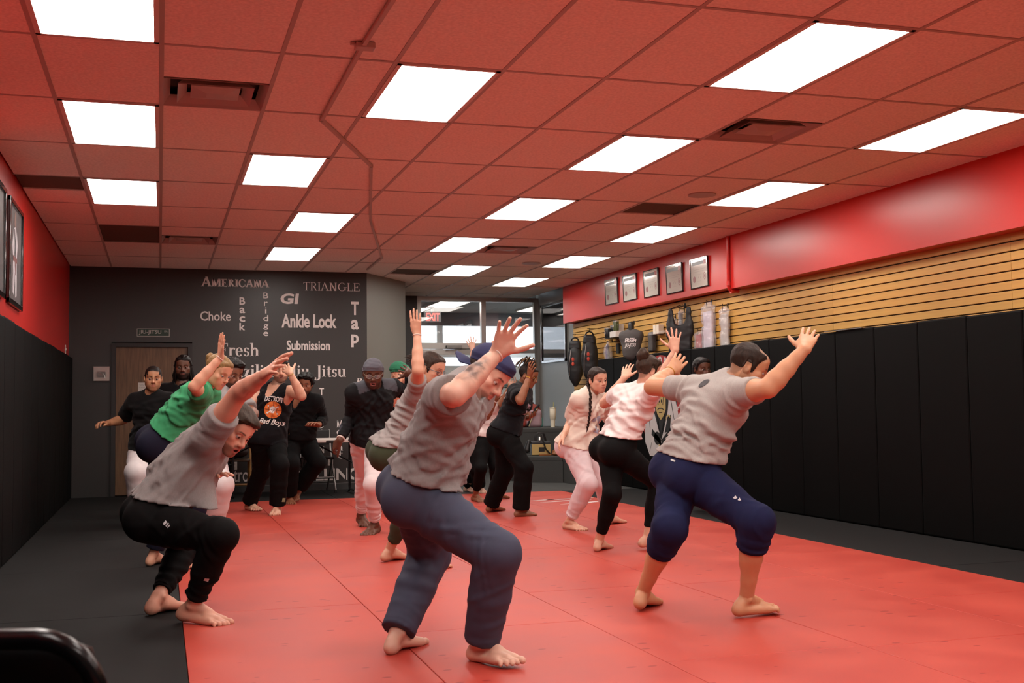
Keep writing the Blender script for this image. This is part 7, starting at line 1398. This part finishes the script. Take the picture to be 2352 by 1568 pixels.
    if want('O'):
        B, o, b = person('O', 1.64, 1, face=(.52, -.1, .84), up=(-.02, 1, .05), skin='d9a98f', hair_col='3a2920', style='braid', braid=((-.05, -.075, .0), braid_path()), lod=0, lip_col='b86a68',
            hands={'R': ((.9, .1, -.2), (.35, .06, .3)), 'L': ((-.2, 0, .8), REL)}, label='young woman with a long braid in a cream tee and white sweatpants',
            shirt=dict(mat=tee('cream_tee_cloth', 'e3d6c8'), infl=.018, loose=.012, sleeve=.9, ainfl=.019, flare=.022, hem=.0, theta=50, fold=.9), pants=joggers(tee('white_sweat_cloth', 'e2d3d6'), infl=.014, t1=1.86, waist=.16, bunch=1.2))
        cloth_print(o['_shirt'], B.J['N'] * .45 + B.J['P'] * .55 + B.sl * .03, B.sl, B.u, [('front_print', [_el(-.05, .05, .03, .02, 9), _el(.01, .06, .025, .03, 8), _el(.05, .02, .03, .02, 9), _el(-.01, -.02, .035, .02, 9), [(-.06, -.05), (.03, -.08), (.06, -.03), (0, -.04)]], material('print_blue', 'a9aebf', rough=.8), 0)])
    if want('S'):
        B, o, b = person('S', 1.70, 1, face=(.85, -.22, -.42), up=(.1, 1, 0), skin='d8a78d', hair_col='4a3628', style='bun', bun=(.0, -.08, .105), bunr=.05, lod=0, hands={'R': ((.1, .1, -1), (.1, .3, .85)), 'L': ((.4, .1, -.9), (.12, .12, .5))},
            label='woman seen from behind with a messy brown bun, white tee and black leggings',
            shirt=dict(mat=tee('white_tee_cloth', 'e6dbd8'), infl=.014, loose=.01, sleeve=.5, ainfl=.016, flare=.01, hem=.22, tilt=.3, theta=30, fold=1.0, lam=.07), pants=leggings(black_knit(), t1=1.82, waist=.29))
    if want('R'):
        person('R', 1.68, 1, face=(.42, -.04, .9), up=(.02, 1, .03), skin='5d3927', hair_col='120e0d', style='long', lod=1, lip_col='9a4f56', shoes=True, hands={'R': ((.5, 0, .6), REL), 'L': ((-.5, 0, .6), REL)},
            label='woman with long black hair standing against the black wall pads in black', shirt=dict(mat=tee('black_tee_cloth', '0b0b0d'), infl=.014, sleeve=.8, hem=-.05), pants=straight(black_knit(), waist=.2))
    if want('Q'):
        person('Q', 1.72, 1, face=(.5, 0, .7), up=(0, 1, 0), skin=PALE, hair_col='4a3628', style='short', lod=1, hands={'R': ((.2, .1, -.9), (.1, .35, .6)), 'L': ((.4, 0, -.8), (.8, .1, .4))},
            label='pale skinned person far back with hands up, mostly hidden behind the capped man', shirt=dict(mat=tee('black_tee_cloth', '0b0b0d'), infl=.016, sleeve=.7, hem=-.02), pants=straight(black_knit(), waist=.18, t1=1.9))
def shoulder_panels(B, v):
    c = np.tile(np.array(srgb('0e0f12')), (len(v), 1)); t = ((v - B.J['P']) @ B.u) / np.linalg.norm(B.J['N'] - B.J['P']); a = (v - B.J['N']) @ B.sl; cut = .97 - .55 * (np.abs(a) - .07)
    m = (t > np.maximum(cut, .8)) & (np.abs(a) > .05) & (np.abs(a) < .2); c[m] = srgb('4b4d54'); side = (t < .3) & (np.abs((v - B.J['P']) @ B.hl) > .13); c[side] = srgb('3a3c44'); return c
def braid_path():
    J = {k: V(*v) for k, v in POSES['O'].items()}; R = J['RS']; N = J['N']; f = nrm(np.cross(nrm(J['LS'] - J['RS']), nrm(N - J['P'])))
    return [tuple(N + camdir(-.03, .07, .05)), tuple(N + camdir(-.012, -.01, .125)), tuple(N + camdir(-.018, -.15, .185)), tuple(N + camdir(-.035, -.26, .2)), tuple(N + camdir(-.05, -.34, .19))]

build_people()
